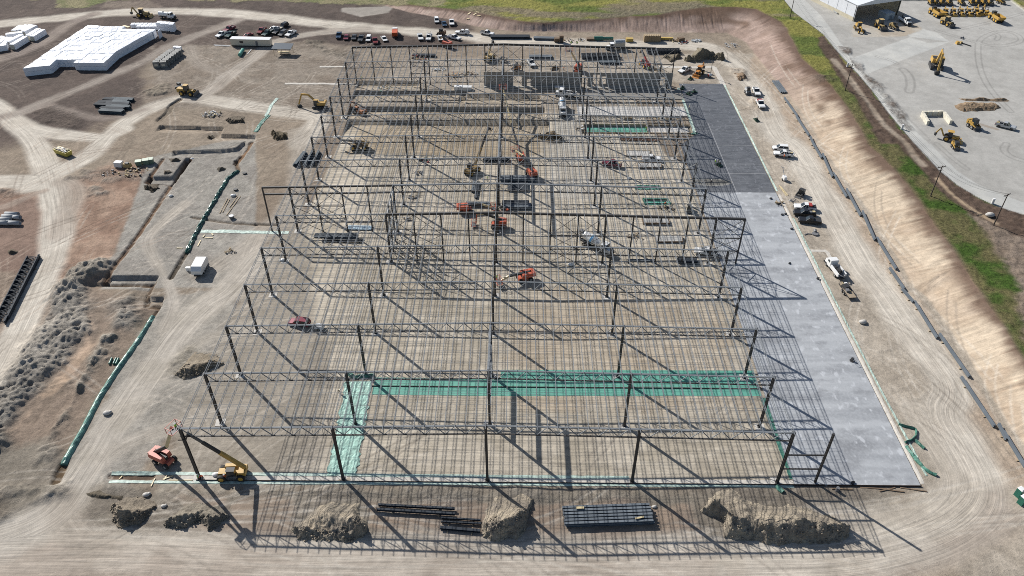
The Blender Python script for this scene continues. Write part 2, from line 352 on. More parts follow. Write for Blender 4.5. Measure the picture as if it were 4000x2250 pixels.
# --- the neighbouring yard (higher level)
YL = '30:150,0 260,130 400,230 560,350 760,590 900,740 1040,900 1200,1120 1340,1290 1480,1448;31:1600,130 1720,260 1900,410 2150,560 2350,640 2574,710 3200,860'
SR = '31:3200,740 2574,590 2300,490 2100,400 1900,270 1760,130 1640,0;30:1620,1448 1400,1190 1250,1030 1110,860 1010,740 860,580 720,420 620,270 520,140 370,0'
# brown drain between grass and yard
area('30:480,380 560,350 760,590 900,740 1040,900 1200,1120 1340,1290 1480,1448;31:1600,130 1720,260 1900,410 2150,560 2350,640 2574,710 3200,860 3200,1700 2500,1350 2250,900 2000,690 1720,470 1600,330 1450,180 1300,0;30:1130,1448 1050,1300 950,1100 870,960 800,900 700,750 575,560', '6d5748', '5e4b3e', .8, 1.5, z=ZY, rough=1, grass=0)
area('31:2574,950 2100,720 2000,700 2200,900 2350,1150 2500,1449;32:2576,500;31:2900,1449 2900,900', '93806f', '85725f', 1.5, 2.5, z=ZY, rough=1, grass=.2)
road('30:660,600 760,720 850,830 920,930 1010,1030 1110,1190 1250,1330 1400,1448;31:1450,100 1560,210', 2.4, 'a89682', '95836f', .8, .6, z=ZY, strength=.3)
road('31:1700,350 1880,540 2100,690 2300,800', 1.2, 'b59a78', 'a58b6b', .6, .5, z=ZY, strength=.2)
P, idx, d, m = area(YL + ';31:3200,300;30:3200,700 2700,220 2576,105 2440,5 1340,5 1300,-250 100,-250', 'b5b3ae', 'acaaa5', .4, .25, z=ZY, rough=.18, grass=0)
HZ[idx] = HZ[idx] * (1 - m) + ZY * m
YARD = P
CON, CON2 = 'c6c6c1', 'bbbcb9'
for s in (YL + ';' + SR, '30:870,575 1430,372 1600,430 1830,420 1020,735 900,730', '30:1640,395 1430,372 1300,250 1560,290 1700,330 1830,420'):
    P, idx, d, m = area(s, CON, CON2, .25, .1, z=ZY, rough=.08, grass=0)
    HZ[idx] += .03 * m
area('30:740,80 860,220 860,370 1400,370 1560,290 1350,120 1300,110', 'b8a994', 'c0b8aa', 1, 1.5, z=ZY, rough=.3, grass=0)
def tyre(s, z, gap=1.9, wd=.5, col='8f8d89', op=.6):
    P = smooth_line(PL(s, z), 3); idx = near(GX, GY, P, 6); d, off, al = dline(GX[idx], GY[idx], P)
    m = np.maximum(1 - ss(wd * .3, wd * .9, np.abs(off - gap / 2)), 1 - ss(wd * .3, wd * .9, np.abs(off + gap / 2))) * op * (.5 + n_mid[idx]) * (d < 5)
    paint(idx, np.clip(m, 0, 1), col)
tyre('30:2576,130 2300,210 1900,300', ZY); tyre('30:1700,310 2100,430 2300,470 2500,440 2560,400 2500,340 2380,310 2250,330 2120,400 2110,500 2120,640 2170,800 2280,960 2440,1120', ZY, 2.2)
tyre('30:1360,700 1420,760 1440,850 1420,920', ZY, 3, .8); tyre('30:2150,290 2250,320 2330,360 2300,400', ZY); tyre('30:1100,570 1250,610 1300,640', ZY, 1.6, .35)
tyre('31:2576,170 2440,130 2360,60 2400,0', ZY, 2.2); tyre('30:2040,1220 2200,1270 2300,1300', ZY, .8, .7, 'a08a72', .8)
tyre('30:1200,960 1300,1100 1450,1250 1600,1400', ZY, 1.8, .5, '999792', .5); tyre('31:1700,0 1850,140 2000,250', ZY, 1.8, .5, '999792', .6)
# --- cut edges, low ground and trenches
def step_area(s, depth, edge=.5, fall=None, col=None, col2=None):
    P = PL(s); idx = near(GX, GY, P, 3); d = sdf(GX[idx], GY[idx], P); m = ss(-edge * .5, edge * .5, d)
    if fall is not None: m = m * (1 - ss(0, fall[1], np.clip(fall[0](GX[idx], GY[idx]), 0, 1e9)))
    HZ[idx] -= .8 * depth * m
    if col: paint(idx, ss(-.2, .4, d) * (m > .02), col, col2)
    return P, idx, d
def trench(s, wd, depth, col, edge=.25, z=0):
    P = PL(s, z); idx = near(GX, GY, P, wd + 2); d, off, al = dline(GX[idx], GY[idx], P)
    m = 1 - ss(wd / 2 - edge, wd / 2 + edge, d + .25 * (n_sm[idx] - .5)); HZ[idx] -= .6 * depth * m; paint(idx, np.clip(m * 1.3, 0, 1), col)
    TRK[idx, 2] *= 1 - m
trench('01:1050,1390 1110,1290 1400,900 1730,400 1910,150', 1.3, .9, '7b5d43')
trench('01:1730,400 1500,385 1470,385 1640,150', 1.1, .8, '7b5d43')
trench('01:1740,390 1880,160', 1.6, 1.2, '6a5a48')
trench('01:2370,200 2440,120 2530,-20', 1.5, .9, '8b6845')
trench('01:1720,1345 1870,1100', 1.4, .9, '5d5244')
trench('01:2400,270 2370,170', 1.2, .8, '7b6248')
trench('01:1930,735 2050,755 2250,790 2574,810', 1.1, .7, '75695a'); trench('11:0,808 200,815', 1.1, .7, '75695a')
trench('02:1500,330 1610,165 1460,158 1500,20;01:1545,1395 1060,1395', 1.4, 1.0, '6c5844')
trench('03:640,330 560,500', 1.9, .9, '6b5539')
trench('03:1120,440 1520,450', 1.5, .7, '6f5a48')
trench('00:1810,1000 1720,1060 1690,1130 1600,1210', 2.2, 1.0, '857663')
fl = [None]
def fade_to(line, dist):
    P = PL(line); return (lambda x, y: dline(x, y, P)[0], dist)
step_area('01:1060,1395 1110,1330 1600,1330 1540,1400;02:1480,20 1470,90 1650,90 1610,170 1500,330 1180,850 850,1400;03:540,560 0,700;02:-300,700;01:500,1449', 1.5, .5, fade_to('01:1110,1330 1600,1330;02:1480,20 1470,90 1650,90 1500,330', 9))
step_area('01:1500,325 1735,325 1880,140 1930,160 1730,420 1480,400', 1.5, .4)
step_area('00:1610,1265 2250,1280;00:2215,1352 2570,1360 2570,1430 2400,1500 1500,1420', 1.5, .4, fade_to('00:1610,1265 2250,1280 2215,1352 2570,1360', 6))
step_area('01:1740,70 2050,62 2200,60 2380,40 2460,-30 2500,30 2420,110 2200,135 1740,120', 1.3, .5)
# --- dock pits and footings inside the frame: vertical cut at the back, ramped floor
def dock(x0, x1, yb, depth, ln, col='ab9a80'):
    idx = np.nonzero((GX > x0 - 1) & (GX < x1 + 1) & (GY < yb + 1) & (GY > yb - ln - 1))[0]
    mx = ss(x0 - .2, x0 + .3, GX[idx]) * (1 - ss(x1 - .3, x1 + .2, GX[idx])); q = yb - GY[idx]
    m = ss(0, .4, q) * (1 - np.clip(q / ln, 0, 1)) * mx
    HZ[idx] -= depth * m; paint(idx, np.clip(m * 1.2, 0, 1), col); TRK[idx, 2] *= 1 - m
def gp(t, x, y): return T(t, x, y)
for (tl, xa, ya, te, xb, yb_, dep, ln) in (('10', 1020, 815, '10', 1650, 818, 1.6, 9), ('10', 1000, 912, '10', 2120, 918, 1.5, 12), ('10', 2050, 942, '20', 290, 952, 1.5, 11),
                                           ('10', 950, 1076, '20', 330, 1072, 1.9, 13), ('10', 930, 1200, '20', 375, 1200, 2.0, 15)):
    a = gp(tl, xa, ya); b = gp(te, xb, yb_); dock(a[0], b[0], (a[1] + b[1]) / 2, dep, ln)
def pit(s, depth, col, floor=None, edge=.25):
    P = PL(s); idx = near(GX, GY, P, 2); d = sdf(GX[idx], GY[idx], P); m = ss(-edge, edge, d); HZ[idx] -= depth * m; paint(idx, m, col); TRK[idx, 2] *= 1 - m; MSC[idx, 0] *= 1 - m; MSC[idx, 1] *= 1 - m
pit('20:725,1255 1790,1262 1850,1345 710,1338', .9, '8f8676')
pit('21:1320,552 1560,550 1600,608 1345,608', 1.1, '3f8f7a')
pit('21:1250,420 1480,420 1490,456 1245,452', .9, '5b7f74')
# --- rubble and rough spoil
def rubble(s, amp, col, col2, sc=1.7, soft=3, op=.8, ridge=0.0):
    P = PL(s); idx = near(GX, GY, P, 8); d = sdf(GX[idx], GY[idx], P); m = ss(-soft, soft, d + 6 * (n_mid[idx] - .5))
    r = 1 - 2 * np.abs(fbm(GX[idx] / sc, GY[idx] / sc, 46, 4) - .5); l = fbm(GX[idx] / (sc * 3), GY[idx] / (sc * 3), 48, 3)
    r2 = fbm(GX[idx] / .8, GY[idx] / .8, 58, 3) - .5
    amp = amp * .62; h = m * amp * (np.clip(r * .9 - .35 + 1.5 * (l - .42), 0, 2) + .22 * r2)
    if ridge: l2 = fbm(GX[idx] / 11, GY[idx] / 11, 61, 3); h = h * 1.2 + ridge * (1 - (1 - np.clip((d + 4 * (n_mid[idx] - .5)) / 4.0, 0, 1)) ** 2) * (np.clip(2.2 * l2 - .3, .2, 1.2) + .45 * (r - .55) + .5 * r2 + .5 * (l - .45))
    HZ[idx] += h
    paint(idx, np.clip(m * op * (.35 + np.clip(h / amp, 0, 1)), 0, 1), col, col2); MSC[idx, 0] = MSC[idx, 0] * (1 - m) + 1.6 * m; TRK[idx, 2] *= 1 - m
rubble('02:520,-60 900,-40 880,250 930,450 780,650 640,800 500,950 380,1080 180,1350;03:0,150 -300,300;02:-300,1200 0,950 250,650 420,350 470,100', 1.3, '958e84', 'a9a093', ridge=1.3)
rubble('01:650,1230 900,1190 1090,1200 1050,1300 900,1449 600,1449', 1.8, '8d8577', '9d9486', 2, ridge=1.0)
rubble('02:1130,150 1330,50 1380,330 1300,410 1130,400', 2.2, '86827a', '9a948a', 2)
rubble('02:1050,500 1190,480 1100,620 950,780 880,1000 800,1150 750,1250 560,1448 480,1448 640,1200 760,950 900,720', 1.6, '8b8376', '9d9486', 1.6, 2, ridge=1.1)
rubble('03:540,-20 600,50 480,330 330,360 320,260 460,120', 2, '847e74', '989083', 2, 2)
rubble('03:0,560 350,520 700,500 640,640 450,680 150,680', 1.6, '8f8677', '9c9283', 2, 2)
rubble('03:-200,-40 160,-20 150,150 0,200 -200,250', 2.2, '847e74', '989083', 2, 2)
rubble('03:-200,650 130,700 110,880 -200,950', 1.2, '776a5a', '887c6c', 2, 2)
rubble('03:1050,560 2574,570;13:1700,560 2300,570 2250,690 1300,690 700,620 0,640;03:1500,650', .5, '8f8678', 'a0978a', 1.2, 1.5, .5)
rubble('23:0,590 1300,590 1350,660 400,720 100,700', .5, '8f8678', 'a0978a', 1.2, 1.5, .5)
rubble('00:350,1130 500,1080 760,1130 800,1280 600,1290 420,1220', .7, '6b5d52', '5f5249', 2, 2, .6)
rubble('10:600,480 980,520 980,590 800,570 600,520', 1, '857b6b', '766c5d', 2, 2, .6)
rubble('10:500,400 650,420 760,500 640,500 520,460', 1.2, '857b6b', '766c5d', 2, 1, .7)
rubble('00:1540,860 1690,840 1700,930 1560,950 1460,890', 1.5, '7b705f', '8a7f6d', 2, 1, .8)
rubble('01:680,330 800,320 820,250 1300,260 1480,180 1500,260 1380,370 900,380', .8, '857a6e', '918679', 1.6, 1.5, .7)
rubble('01:850,430 1000,430 1060,490 900,520', 1.2, '8a8378', '988f82', 2, 1, .8)
rubble('01:-100,460 180,460 190,540 0,570', 1.4, '8a8378', '988f82', 2, 1, .8)
rubble('02:1750,700 1900,620 2150,680 2100,800 1900,880 1780,880', .9, '8a8070', '78705f', 2, 1.5, .8)
rubble('20:2200,690 2330,700 2360,810 2260,800', 1.2, 'a08a72', 'b09a80', 2, 1, .7)
rubble('30:420,860 600,880 640,930 480,940', .6, '7a6a5b', '6a5a4c', 1.6, 1, .6)
rubble('30:680,580 780,600 830,720 1100,980 1350,1290 1430,1448 1330,1448 1150,1180 980,960 800,760', .5, '5d4d42', '75655a', 1.2, 1, .7)
rubble('11:1500,440 1700,470 1720,560 1560,560', .6, '8d8270', '7d7262', 1.6, 1, .7)
rubble('20:250,1350 420,1320 500,1370 480,1420 380,1430', 1.4, '7f6f58', '6d5f4c', 2, 1, .8)
rubble('30:-130,1010 -60,1060 -100,1130 -260,1100', .6, 'b09a80', 'a08c74', 1.6, 1, .6)
# tyre marks and blade scratches left all over the loose ground
def scratches(box, n, ang, spread, seed, cols=('c3b7a7', '75695c'), ln=(14, 50), op=.4, gap=1.9, wd=.34):
    rr = random.Random(seed)
    for i in range(n):
        x, y = rr.uniform(box[0], box[1]), rr.uniform(box[2], box[3]); a = R(ang) + rr.gauss(0, R(spread)); cv = rr.gauss(0, .018); P = [(x, y)]; L_ = rr.uniform(*ln); st = 2.5
        for _ in range(int(L_ / st)): a += cv * st; x += st * math.cos(a); y += st * math.sin(a); P.append((x, y))
        idx = near(GX, GY, P, 4); d, off, al = dline(GX[idx], GY[idx], P); j = d < 3.5; idx, off, al = idx[j], off[j], al[j]
        idx2 = (HZ[idx] < 2.5) & (TRK[idx, 2] < 2); m = np.maximum(1 - ss(wd * .35, wd, np.abs(off - gap / 2)), 1 - ss(wd * .35, wd, np.abs(off + gap / 2))) * op * ss(0, 4, al) * (1 - ss(L_ - 6, L_, al)) * (.4 + 1.2 * n_sm[idx]) * idx2
        paint(idx, np.clip(m, 0, 1), cols[0] if rr.random() < .6 else cols[1]); HZ[idx] -= .05 * m
scratches((-190, -20, 170, 260), 60, 25, 35, 1, ('94867a', '51463f')); scratches((-75, -5, 20, 150), 55, 62, 25, 2); scratches((-130, -60, 20, 150), 40, 75, 40, 3, ('b09a86', '6b5546'))
scratches((150, 180, -15, 200), 50, 97, 8, 4, ('cfc4b4', '8c8072'), (20, 70)); scratches((-25, 170, -19, -8), 40, 0, 5, 5, ('c9bfb0', '93887b'), (25, 80)); scratches((-70, 10, 160, 215), 40, 20, 60, 6)
scratches((0, 118, 2, 195), 60, 2, 5, 7, ('cbc1af', '8f8474'), (15, 60), .3, .6, .3); scratches((60, 150, 200, 225), 30, 5, 25, 8); scratches((-60, 30, -8, 6), 20, 60, 40, 9)
# micro relief everywhere on loose ground
lo = np.clip(MSC[:, 0], 0, 1.6)
HZ += lo * (.16 * (n_sm - .5) + .35 * (n_mid - .5) * (MSC[:, 0] > .6))
CL *= (1 + .30 * (n_mid - .5) * np.clip(lo, 0, 1))[:, None]
CL *= (1 + .48 * (n_sm - .5) * np.clip(lo + .2, 0, 1))[:, None]
CL *= (1 + .22 * (n_big - .5))[:, None]

for (x0, x1, y0, y1) in ((124.0, 150.4, -.9, 200.0), (89, 132.4, 184.5, 194), (88.7, 131, 169.6, 178.3)):
    b = (GX > x0 - .4) & (GX < x1 + .4) & (GY > y0 - .4) & (GY < y1 + .4); HZ[b] = np.minimum(HZ[b], -.12)
def hz(x, y):
    i = int(np.clip(np.searchsorted(gx, x), 1, gx.size - 1)); j = int(np.clip(np.searchsorted(gy, y), 1, gy.size - 1)); W = gx.size
    fx = (x - gx[i - 1]) / (gx[i] - gx[i - 1]); fy = (y - gy[j - 1]) / (gy[j] - gy[j - 1]); H2 = HZ
    return float((H2[(j - 1) * W + i - 1] * (1 - fx) + H2[(j - 1) * W + i] * fx) * (1 - fy) + (H2[j * W + i - 1] * (1 - fx) + H2[j * W + i] * fx) * fy)
W_, H_ = gx.size, gy.size
me = bpy.data.meshes.new('ground')
me.vertices.add(N); co = np.empty((N, 3), np.float32); co[:, 0] = GX; co[:, 1] = GY; co[:, 2] = HZ; me.vertices.foreach_set('co', co.ravel())
a = (np.arange(H_ - 1)[:, None] * W_ + np.arange(W_ - 1)[None, :]).ravel(); nf = a.size
me.loops.add(nf * 4); me.polygons.add(nf)
q = np.stack([a, a + 1, a + 1 + W_, a + W_], 1).astype(np.int32)
me.loops.foreach_set('vertex_index', q.ravel()); me.polygons.foreach_set('loop_start', np.arange(0, nf * 4, 4, dtype=np.int32))
me.polygons.foreach_set('use_smooth', np.ones(nf, bool))
me.update(calc_edges=True)
for nm, arr in (('soil', CL), ('track', TRK), ('kind', MSC)):
    at = me.attributes.new(nm, 'FLOAT_VECTOR', 'POINT'); at.data.foreach_set('vector', arr.astype(np.float32).ravel())
ground = link('ground', me); tag(ground, kind='structure')
del co, q, GXX, GYY

def ground_material():
    m = bpy.data.materials.new('earth'); m.use_nodes = True; n = m.node_tree; L = n.links.new; b = n.nodes['Principled BSDF']
    b.inputs['Roughness'].default_value = .95; b.inputs['Specular IOR Level'].default_value = .12
    def N_(t, **k):
        o = n.nodes.new(t)
        for a, v in k.items(): setattr(o, a, v)
        return o
    def math_(op, x, y=None, z=None):
        o = N_('ShaderNodeMath', operation=op)
        for i, v in enumerate((x, y, z)):
            if v is None: continue
            if isinstance(v, (int, float)): o.inputs[i].default_value = v
            else: L(v, o.inputs[i])
        return o.outputs[0]
    def noise(vec, sc, det=5, rough=.6):
        o = N_('ShaderNodeTexNoise'); o.inputs['Scale'].default_value = sc; o.inputs['Detail'].default_value = det; o.inputs['Roughness'].default_value = rough
        L(vec, o.inputs['Vector']); return o.outputs[0]
    def scaled(vec, s):
        o = N_('ShaderNodeVectorMath', operation='MULTIPLY'); L(vec, o.inputs[0]); o.inputs[1].default_value = s; return o.outputs[0]
    at = {k: N_('ShaderNodeAttribute', attribute_name=k) for k in ('soil', 'track', 'kind')}
    sx = N_('ShaderNodeSeparateXYZ'); L(at['kind'].outputs['Vector'], sx.inputs[0])
    st = N_('ShaderNodeSeparateXYZ'); L(at['track'].outputs['Vector'], st.inputs[0])
    pos = N_('ShaderNodeNewGeometry').outputs['Position']
    flat = scaled(pos, (1, 1, 0))
    clod = noise(flat, 1.1, 9, .8); med = noise(flat, .22, 4)
    cxy = N_('ShaderNodeCombineXYZ'); L(st.outputs[0], cxy.inputs[0]); L(st.outputs[1], cxy.inputs[1])
    trk = noise(scaled(cxy.outputs[0], (1.0, .035, 0)), 1.25, 4, .7)
    trk2 = noise(scaled(cxy.outputs[0], (1.0, .02, 0)), 3.4, 3, .6)
    rake = noise(scaled(flat, (.055, 1.0, 0)), 1.1, 5, .68)
    f1 = math_('MULTIPLY', math_('SUBTRACT', clod, .5), math_('ADD', math_('MULTIPLY', sx.outputs[0], 1.35), .35))
    f2 = math_('MULTIPLY', math_('ADD', math_('SUBTRACT', trk, .5), math_('MULTIPLY', math_('SUBTRACT', trk2, .5), .7)), math_('MULTIPLY', st.outputs[2], 1.15))
    f3 = math_('MULTIPLY', math_('SUBTRACT', rake, .5), math_('MULTIPLY', sx.outputs[1], 1.25))
    f4 = math_('MULTIPLY', math_('SUBTRACT', med, .5), .35)
    gn = noise(flat, 1.1, 7, .82)
    f5 = math_('MULTIPLY', math_('SUBTRACT', gn, .5), math_('MULTIPLY', sx.outputs[2], 2.6))
    tot = math_('ADD', math_('ADD', math_('ADD', f1, f2), math_('ADD', f3, f4)), f5)
    fac = math_('MAXIMUM', math_('ADD', tot, 1.0), .25)
    mul = N_('ShaderNodeVectorMath', operation='SCALE'); L(at['soil'].outputs['Vector'], mul.inputs[0]); L(fac, mul.inputs['Scale'])
    L(mul.outputs[0], b.inputs['Base Color'])
    hgt = math_('ADD', math_('MULTIPLY', clod, math_('ADD', math_('MULTIPLY', sx.outputs[0], .35), .02)), math_('ADD', math_('MULTIPLY', trk, math_('MULTIPLY', st.outputs[2], .16)), math_('ADD', math_('MULTIPLY', rake, math_('MULTIPLY', sx.outputs[1], .10)), math_('MULTIPLY', gn, math_('MULTIPLY', sx.outputs[2], .5)))))
    bp = N_('ShaderNodeBump'); bp.inputs['Distance'].default_value = 1.0; bp.inputs['Strength'].default_value = .8
    L(hgt, bp.inputs['Height']); L(bp.outputs[0], b.inputs['Normal'])
    return m
me.materials.append(ground_material())
# ------------------------------------------------------------------ the steel frame
STEEL = mat('primed_steel', (.185, .20, .215), .75, .0, .2, .6, 0, .3)
STEELD = mat('dark_steel', (.045, .043, .043), .6, .1, .25, .6)
GALV = mat('galvanised_steel', (.42, .44, .45), .5, .3, .2, 2)
def hc(c): return 15.665 + .726 * (2 - abs(c - 2))
frame = thing('steel_building_frame', 'dark grey steel skeleton of a very large warehouse, columns, trusses and bare roof joists', 'building frame')
def col_mesh(h, w):
    m = MB().use(STEELD); t = .09
    m.box((0, w / 2 - t / 2, h / 2), (w, t, h)).box((0, -w / 2 + t / 2, h / 2), (w, t, h)).box((0, 0, h / 2), (w * .55, w - 2 * t, h)); return m
bp_m = MB().use(STEELD).box((0, 0, .06), (.9, .9, .12)).mesh('base_plate'); cp_m = MB().use(STEELD).box((0, 0, 0), (.7, .7, .08)).mesh('cap_plate')
CM = {}
def column(c, r, nm='column', w=.52, y=None):
    h = round(hc(c) - .1, 3); key = (h, w)
    if key not in CM: CM[key] = col_mesh(h, w).mesh(nm)
    o = part(nm, CM[key], frame); o.location = (c * LX, r * LY if y is None else y, 0)
    if w > .5: p = part('base_plate', bp_m, o); p = part('cap_plate', cp_m, o); p.location = (0, 0, h)
    return o
for r in range(NR):
    if r == NR - 1: break
    for c in range(5): column(c, r)
for c in (1.25, 1.5, 1.75, 2.25, 2.5, 2.75, 3.25, 3.5, 3.75, 4.26): column(c, 5, 'wind_column', .36)
for c in (-.26, .25, .5, .75): column(c, 6, 'wind_column', .36)
for i in range(17): column(i / 4, 13, 'wind_column', .40)
column(4.26, 13, 'wind_column', .36); column(4.26, 0, 'wind_column', .40)
column(1, 0, 'wind_column', .34, 5.33 * LY); column(1, 0, 'wind_column', .34, 5.67 * LY)
# girder trusses
TD = 2.45; DX = LX / 15
def truss_meshes(dz, heavy=False):
    k = 1.5 if heavy else 1
    z = lambda x: dz * x / LX
    web = MB().use(STEEL)
    tops = [2 * i for i in range(8)] + [15]; bots = [2 * i + 1 for i in range(7)]
    for i in bots:
        for j in (i - 1, i + 1):
            web.bar((j * DX, 0, z(j * DX) - .12), (i * DX, 0, z(i * DX) - TD), .15 * (1.15 if heavy else 1), .12)
        web.bar((i * DX, 0, z(i * DX) - .12), (i * DX, 0, z(i * DX) - TD), .07)
    web.bar((14 * DX, 0, z(14 * DX)), (14.9 * DX, 0, z(15 * DX) - TD), .11)
    web.bar((14 * DX, 0, z(14 * DX)), (14 * DX, 0, z(14 * DX) - TD), .07)
    top = MB().use(STEEL)
    for s in (-1, 1): top.bar((.1, s * .10 * k, -.1), (LX - .1, s * .10 * k, dz - .1), .15 * k, .2 * k)
    bot = MB().use(STEELD)  # darker steel than the top chord: its shade is put into the colour
    for s in (-1, 1): bot.bar((.3, s * .08 * k, -TD), (LX - .3, s * .08 * k, dz - TD), .12 * k, .2 * k)
    return web.mesh('girder_truss'), top.mesh('top_chord'), bot.mesh('bottom_chord')
TM = {(s, h): truss_meshes(s * .726, h) for s in (1, -1) for h in (False, True)}
def truss(b, r, heavy=False):
    w_, t_, b_ = TM[(1 if b < 2 else -1, heavy)]
    o = part('girder_truss', w_, frame); o.location = (b * LX, r * LY, hc(b)); part('top_chord', t_, o); part('bottom_chord', b_, o)
for r in range(13):
    for b in range(4):
        if r == 5 and b >= 1: continue
        if r == 6 and b == 0: continue
        truss(b, r, r == 6)
def roof_beam(c0, c1, r, w, h, dz=0, nm='wall_beam'):
    m = MB().use(STEELD); cs = [c0] + [c for c in (1, 2, 3, 4) if c0 < c < c1] + [c1]
    for a, b in zip(cs[:-1], cs[1:]): m.bar((a * LX, r * LY, hc(a) + dz), (b * LX, r * LY, hc(b) + dz), w, h)
    return part(nm, m, frame)
roof_beam(1, 4.26, 5, .5, .6, -.2); roof_beam(-.26, 1, 6, .45, .5, -.2); roof_beam(-.26, 1, 6, .4, .45, -2.5); roof_beam(0, 4, 13, .55, .75, -.2)
# bar joists, 15 to a bay
JD = .72
def joist_mb(y0, y1):
    m = MB().use(STEEL)
    for s in (-1, 1):
        m.bar((s * .04, y0, -.04), (s * .04, y1, -.04), .048, .06); m.bar((s * .03, .9, -JD), (s * .03, LY - .9, -JD), .034, .05)
    n = 12; st = (LY - .5) / n
    for i in range(n):
        a = .25 + i * st; m.bar((0, a, -.06), (0, a + st / 2, -JD), .03); m.bar((0, a + st / 2, -JD), (0, a + st, -.06), .03)
    return m
jm = joist_mb(0, LY).mesh('roof_joist'); jf = joist_mb(-1.0, LY).mesh('roof_joist')
rest = MB().use(STEEL); jt = joist_mb(0, LY); cnt = 0
for r in range(13):
    for i in range(61):
        x = i * DX; z = hc(x / LX) + .12
        if cnt < 100:
            o = part('roof_joist', jf if r == 0 else jm, frame); o.location = (x, r * LY, z); cnt += 1
        else:
            rest.add([(p[0] + x, p[1] + r * LY, p[2] + z) for p in jt.v], jt.f)
o = part('farther_roof_joists', rest, frame); tag(o, kind='stuff')
# bridging lines across the joists
for r in range(13):
    for k in (.2, .4, .6, .8):
        m = MB().use(STEEL); y = (r + k) * LY
        for dz in (.08, .1 - JD):
            m.bar((0, y, hc(0) + dz), (2 * LX, y, hc(2) + dz), .038); m.bar((2 * LX, y, hc(2) + dz), (4 * LX, y, hc(4) + dz), .038)
        part('bridging_line', m, frame)
# wall girts and cross braces
def panel(c0, c1, r, levels=(0, .29, .57, .97), brace=True, light=False):
    g = MB().use(STEELD); x0, x1, y, h = c0 * LX, c1 * LX, r * LY, hc((c0 + c1) / 2)
    for f in levels[1:-1]: g.bar((x0, y, h * f), (x1, y, h * f), .24, .24)
    part('wall_girt', g, frame)
    if brace:
        b = MB().use(GALV if light else STEELD)
        for a, c in zip(levels[:-1], levels[1:]):
            b.bar((x0, y + .1, h * a + .2), (x1, y + .1, h * c), .13).bar((x0, y - .1, h * c), (x1, y - .1, h * a + .2), .13)
        part('cross_brace', b, frame)
panel(4, 4.26, 0, brace=False); panel(4, 4.26, 5); panel(4, 4.26, 13); panel(1, 1.25, 5); panel(1.25, 1.5, 5); panel(2.5, 2.75, 5); panel(2.75, 3, 5)
panel(0, .25, 6); panel(.25, .5, 6); panel(.5, .75, 6, (0, .2, .97), False); panel(1.75, 2, 13); panel(2, 2.25, 13); panel(.75, 1, 13)
def side_panel(x, y0, y1, light=True):
    b = MB().use(GALV if light else STEELD); h = 15.5
    for a, c in ((0, .29), (.29, .57), (.57, .97)):
        b.bar((x + .1, y0, h * a + .2), (x + .1, y1, h * c), .16).bar((x - .1, y0, h * c), (x - .1, y1, h * a + .2), .16); b.bar((x, y0, h * c), (x, y1, h * c), .2)
    part('cross_brace', b, frame)
for k in range(3): side_panel(LX, (5 + k / 3) * LY, (5 + (k + 1) / 3) * LY)
def strut(c0, r0, z0, c1, r1, z1, w_=.13, m=GALV): part('cross_brace', MB().use(m).bar((c0 * LX, r0 * LY, z0), (c1 * LX, r1 * LY, z1), w_), frame)
strut(4.26, 5, 15.2, 4.05, 5, 5); strut(1.05, 5, 3, 2.6, 5, 4.2)
for r in (7, 9, 11): strut(4, r, 15.3, 4, r + 1, 4)
# longitudinal tie beams between the ridge columns
for r0, r1 in ((1, 2), (7, 8), (8, 9), (11, 12)):
    for z in (5.2, 10.6, 16.6):
        part('tie_beam', MB().use(STEEL).bar((2 * LX, r0 * LY + .3, z), (2 * LX, r1 * LY - .3, z), .55, .6), frame)
# sloping braces at the right eave, pairs of light angles
for r in range(6, 13):
    part('eave_brace', MB().use(STEEL).bar((4 * LX, r * LY, 15.7), (4 * LX - DX, (r + .5) * LY, 15.9), .08).bar((4 * LX - DX, (r + .5) * LY, 15.9), (4 * LX, (r + 1) * LY, 15.7), .08), frame)

# ------------------------------------------------------------------ concrete slabs
def concrete(name, c1, c2, spots, dark, streak=(.03, .35, 1), rough=.7, swirl=0):
    m = bpy.data.materials.new(name); m.use_nodes = True; n = m.node_tree; L = n.links.new; b = n.nodes['Principled BSDF']; b.inputs['Roughness'].default_value = rough
    g = n.nodes.new('ShaderNodeNewGeometry')
    def nz(scale, vec=None, det=5):
        mp = n.nodes.new('ShaderNodeVectorMath'); mp.operation = 'MULTIPLY'; mp.inputs[1].default_value = vec or (1, 1, 1); L(g.outputs['Position'], mp.inputs[0])
        o = n.nodes.new('ShaderNodeTexNoise'); o.inputs['Scale'].default_value = scale; o.inputs['Detail'].default_value = det; o.inputs['Distortion'].default_value = swirl; L(mp.outputs[0], o.inputs['Vector']); return o.outputs[0]
    def ramp(src, a, bb, ca, cb):
        r = n.nodes.new('ShaderNodeValToRGB'); e = r.color_ramp.elements; e[0].position = a; e[1].position = bb; e[0].color = (*ca, 1); e[1].color = (*cb, 1); L(src, r.inputs[0]); return r.outputs[0]
    def mix(f, a, bb):
        x = n.nodes.new('ShaderNodeMix'); x.data_type = 'RGBA'; L(f, x.inputs[0]); L(a, x.inputs[6]); 
        if isinstance(bb, tuple): x.inputs[7].default_value = (*bb, 1)
        else: L(bb, x.inputs[7])
        return x.outputs[2]
    base = ramp(nz(1, streak), .32, .68, lin(c1), lin(c2))
    base = mix(ramp(nz(.09, (1, 1.6, 1), 3), .52, .7, (0, 0, 0), (.75, .75, .75)), base, lin(dark))
    base = mix(ramp(nz(.5, (1, .6, 1), 5), .58, .66, (0, 0, 0), (.7, .7, .7)), base, lin(spots))
    base = mix(ramp(nz(.22, (1, 1.5, 1), 6), .54, .70, (0, 0, 0), (.7, .7, .7)), base, lin(dark))
    base = mix(ramp(nz(1.7, (1, .8, 1), 7), .40, .70, (0, 0, 0), (.22, .22, .22)), base, lin(spots))
    L(base, b.inputs['Base Color']); return m
SLAB = concrete('fresh_concrete', '9b9ea2', 'b9bcbf', 'cfd2d6', '85878b')
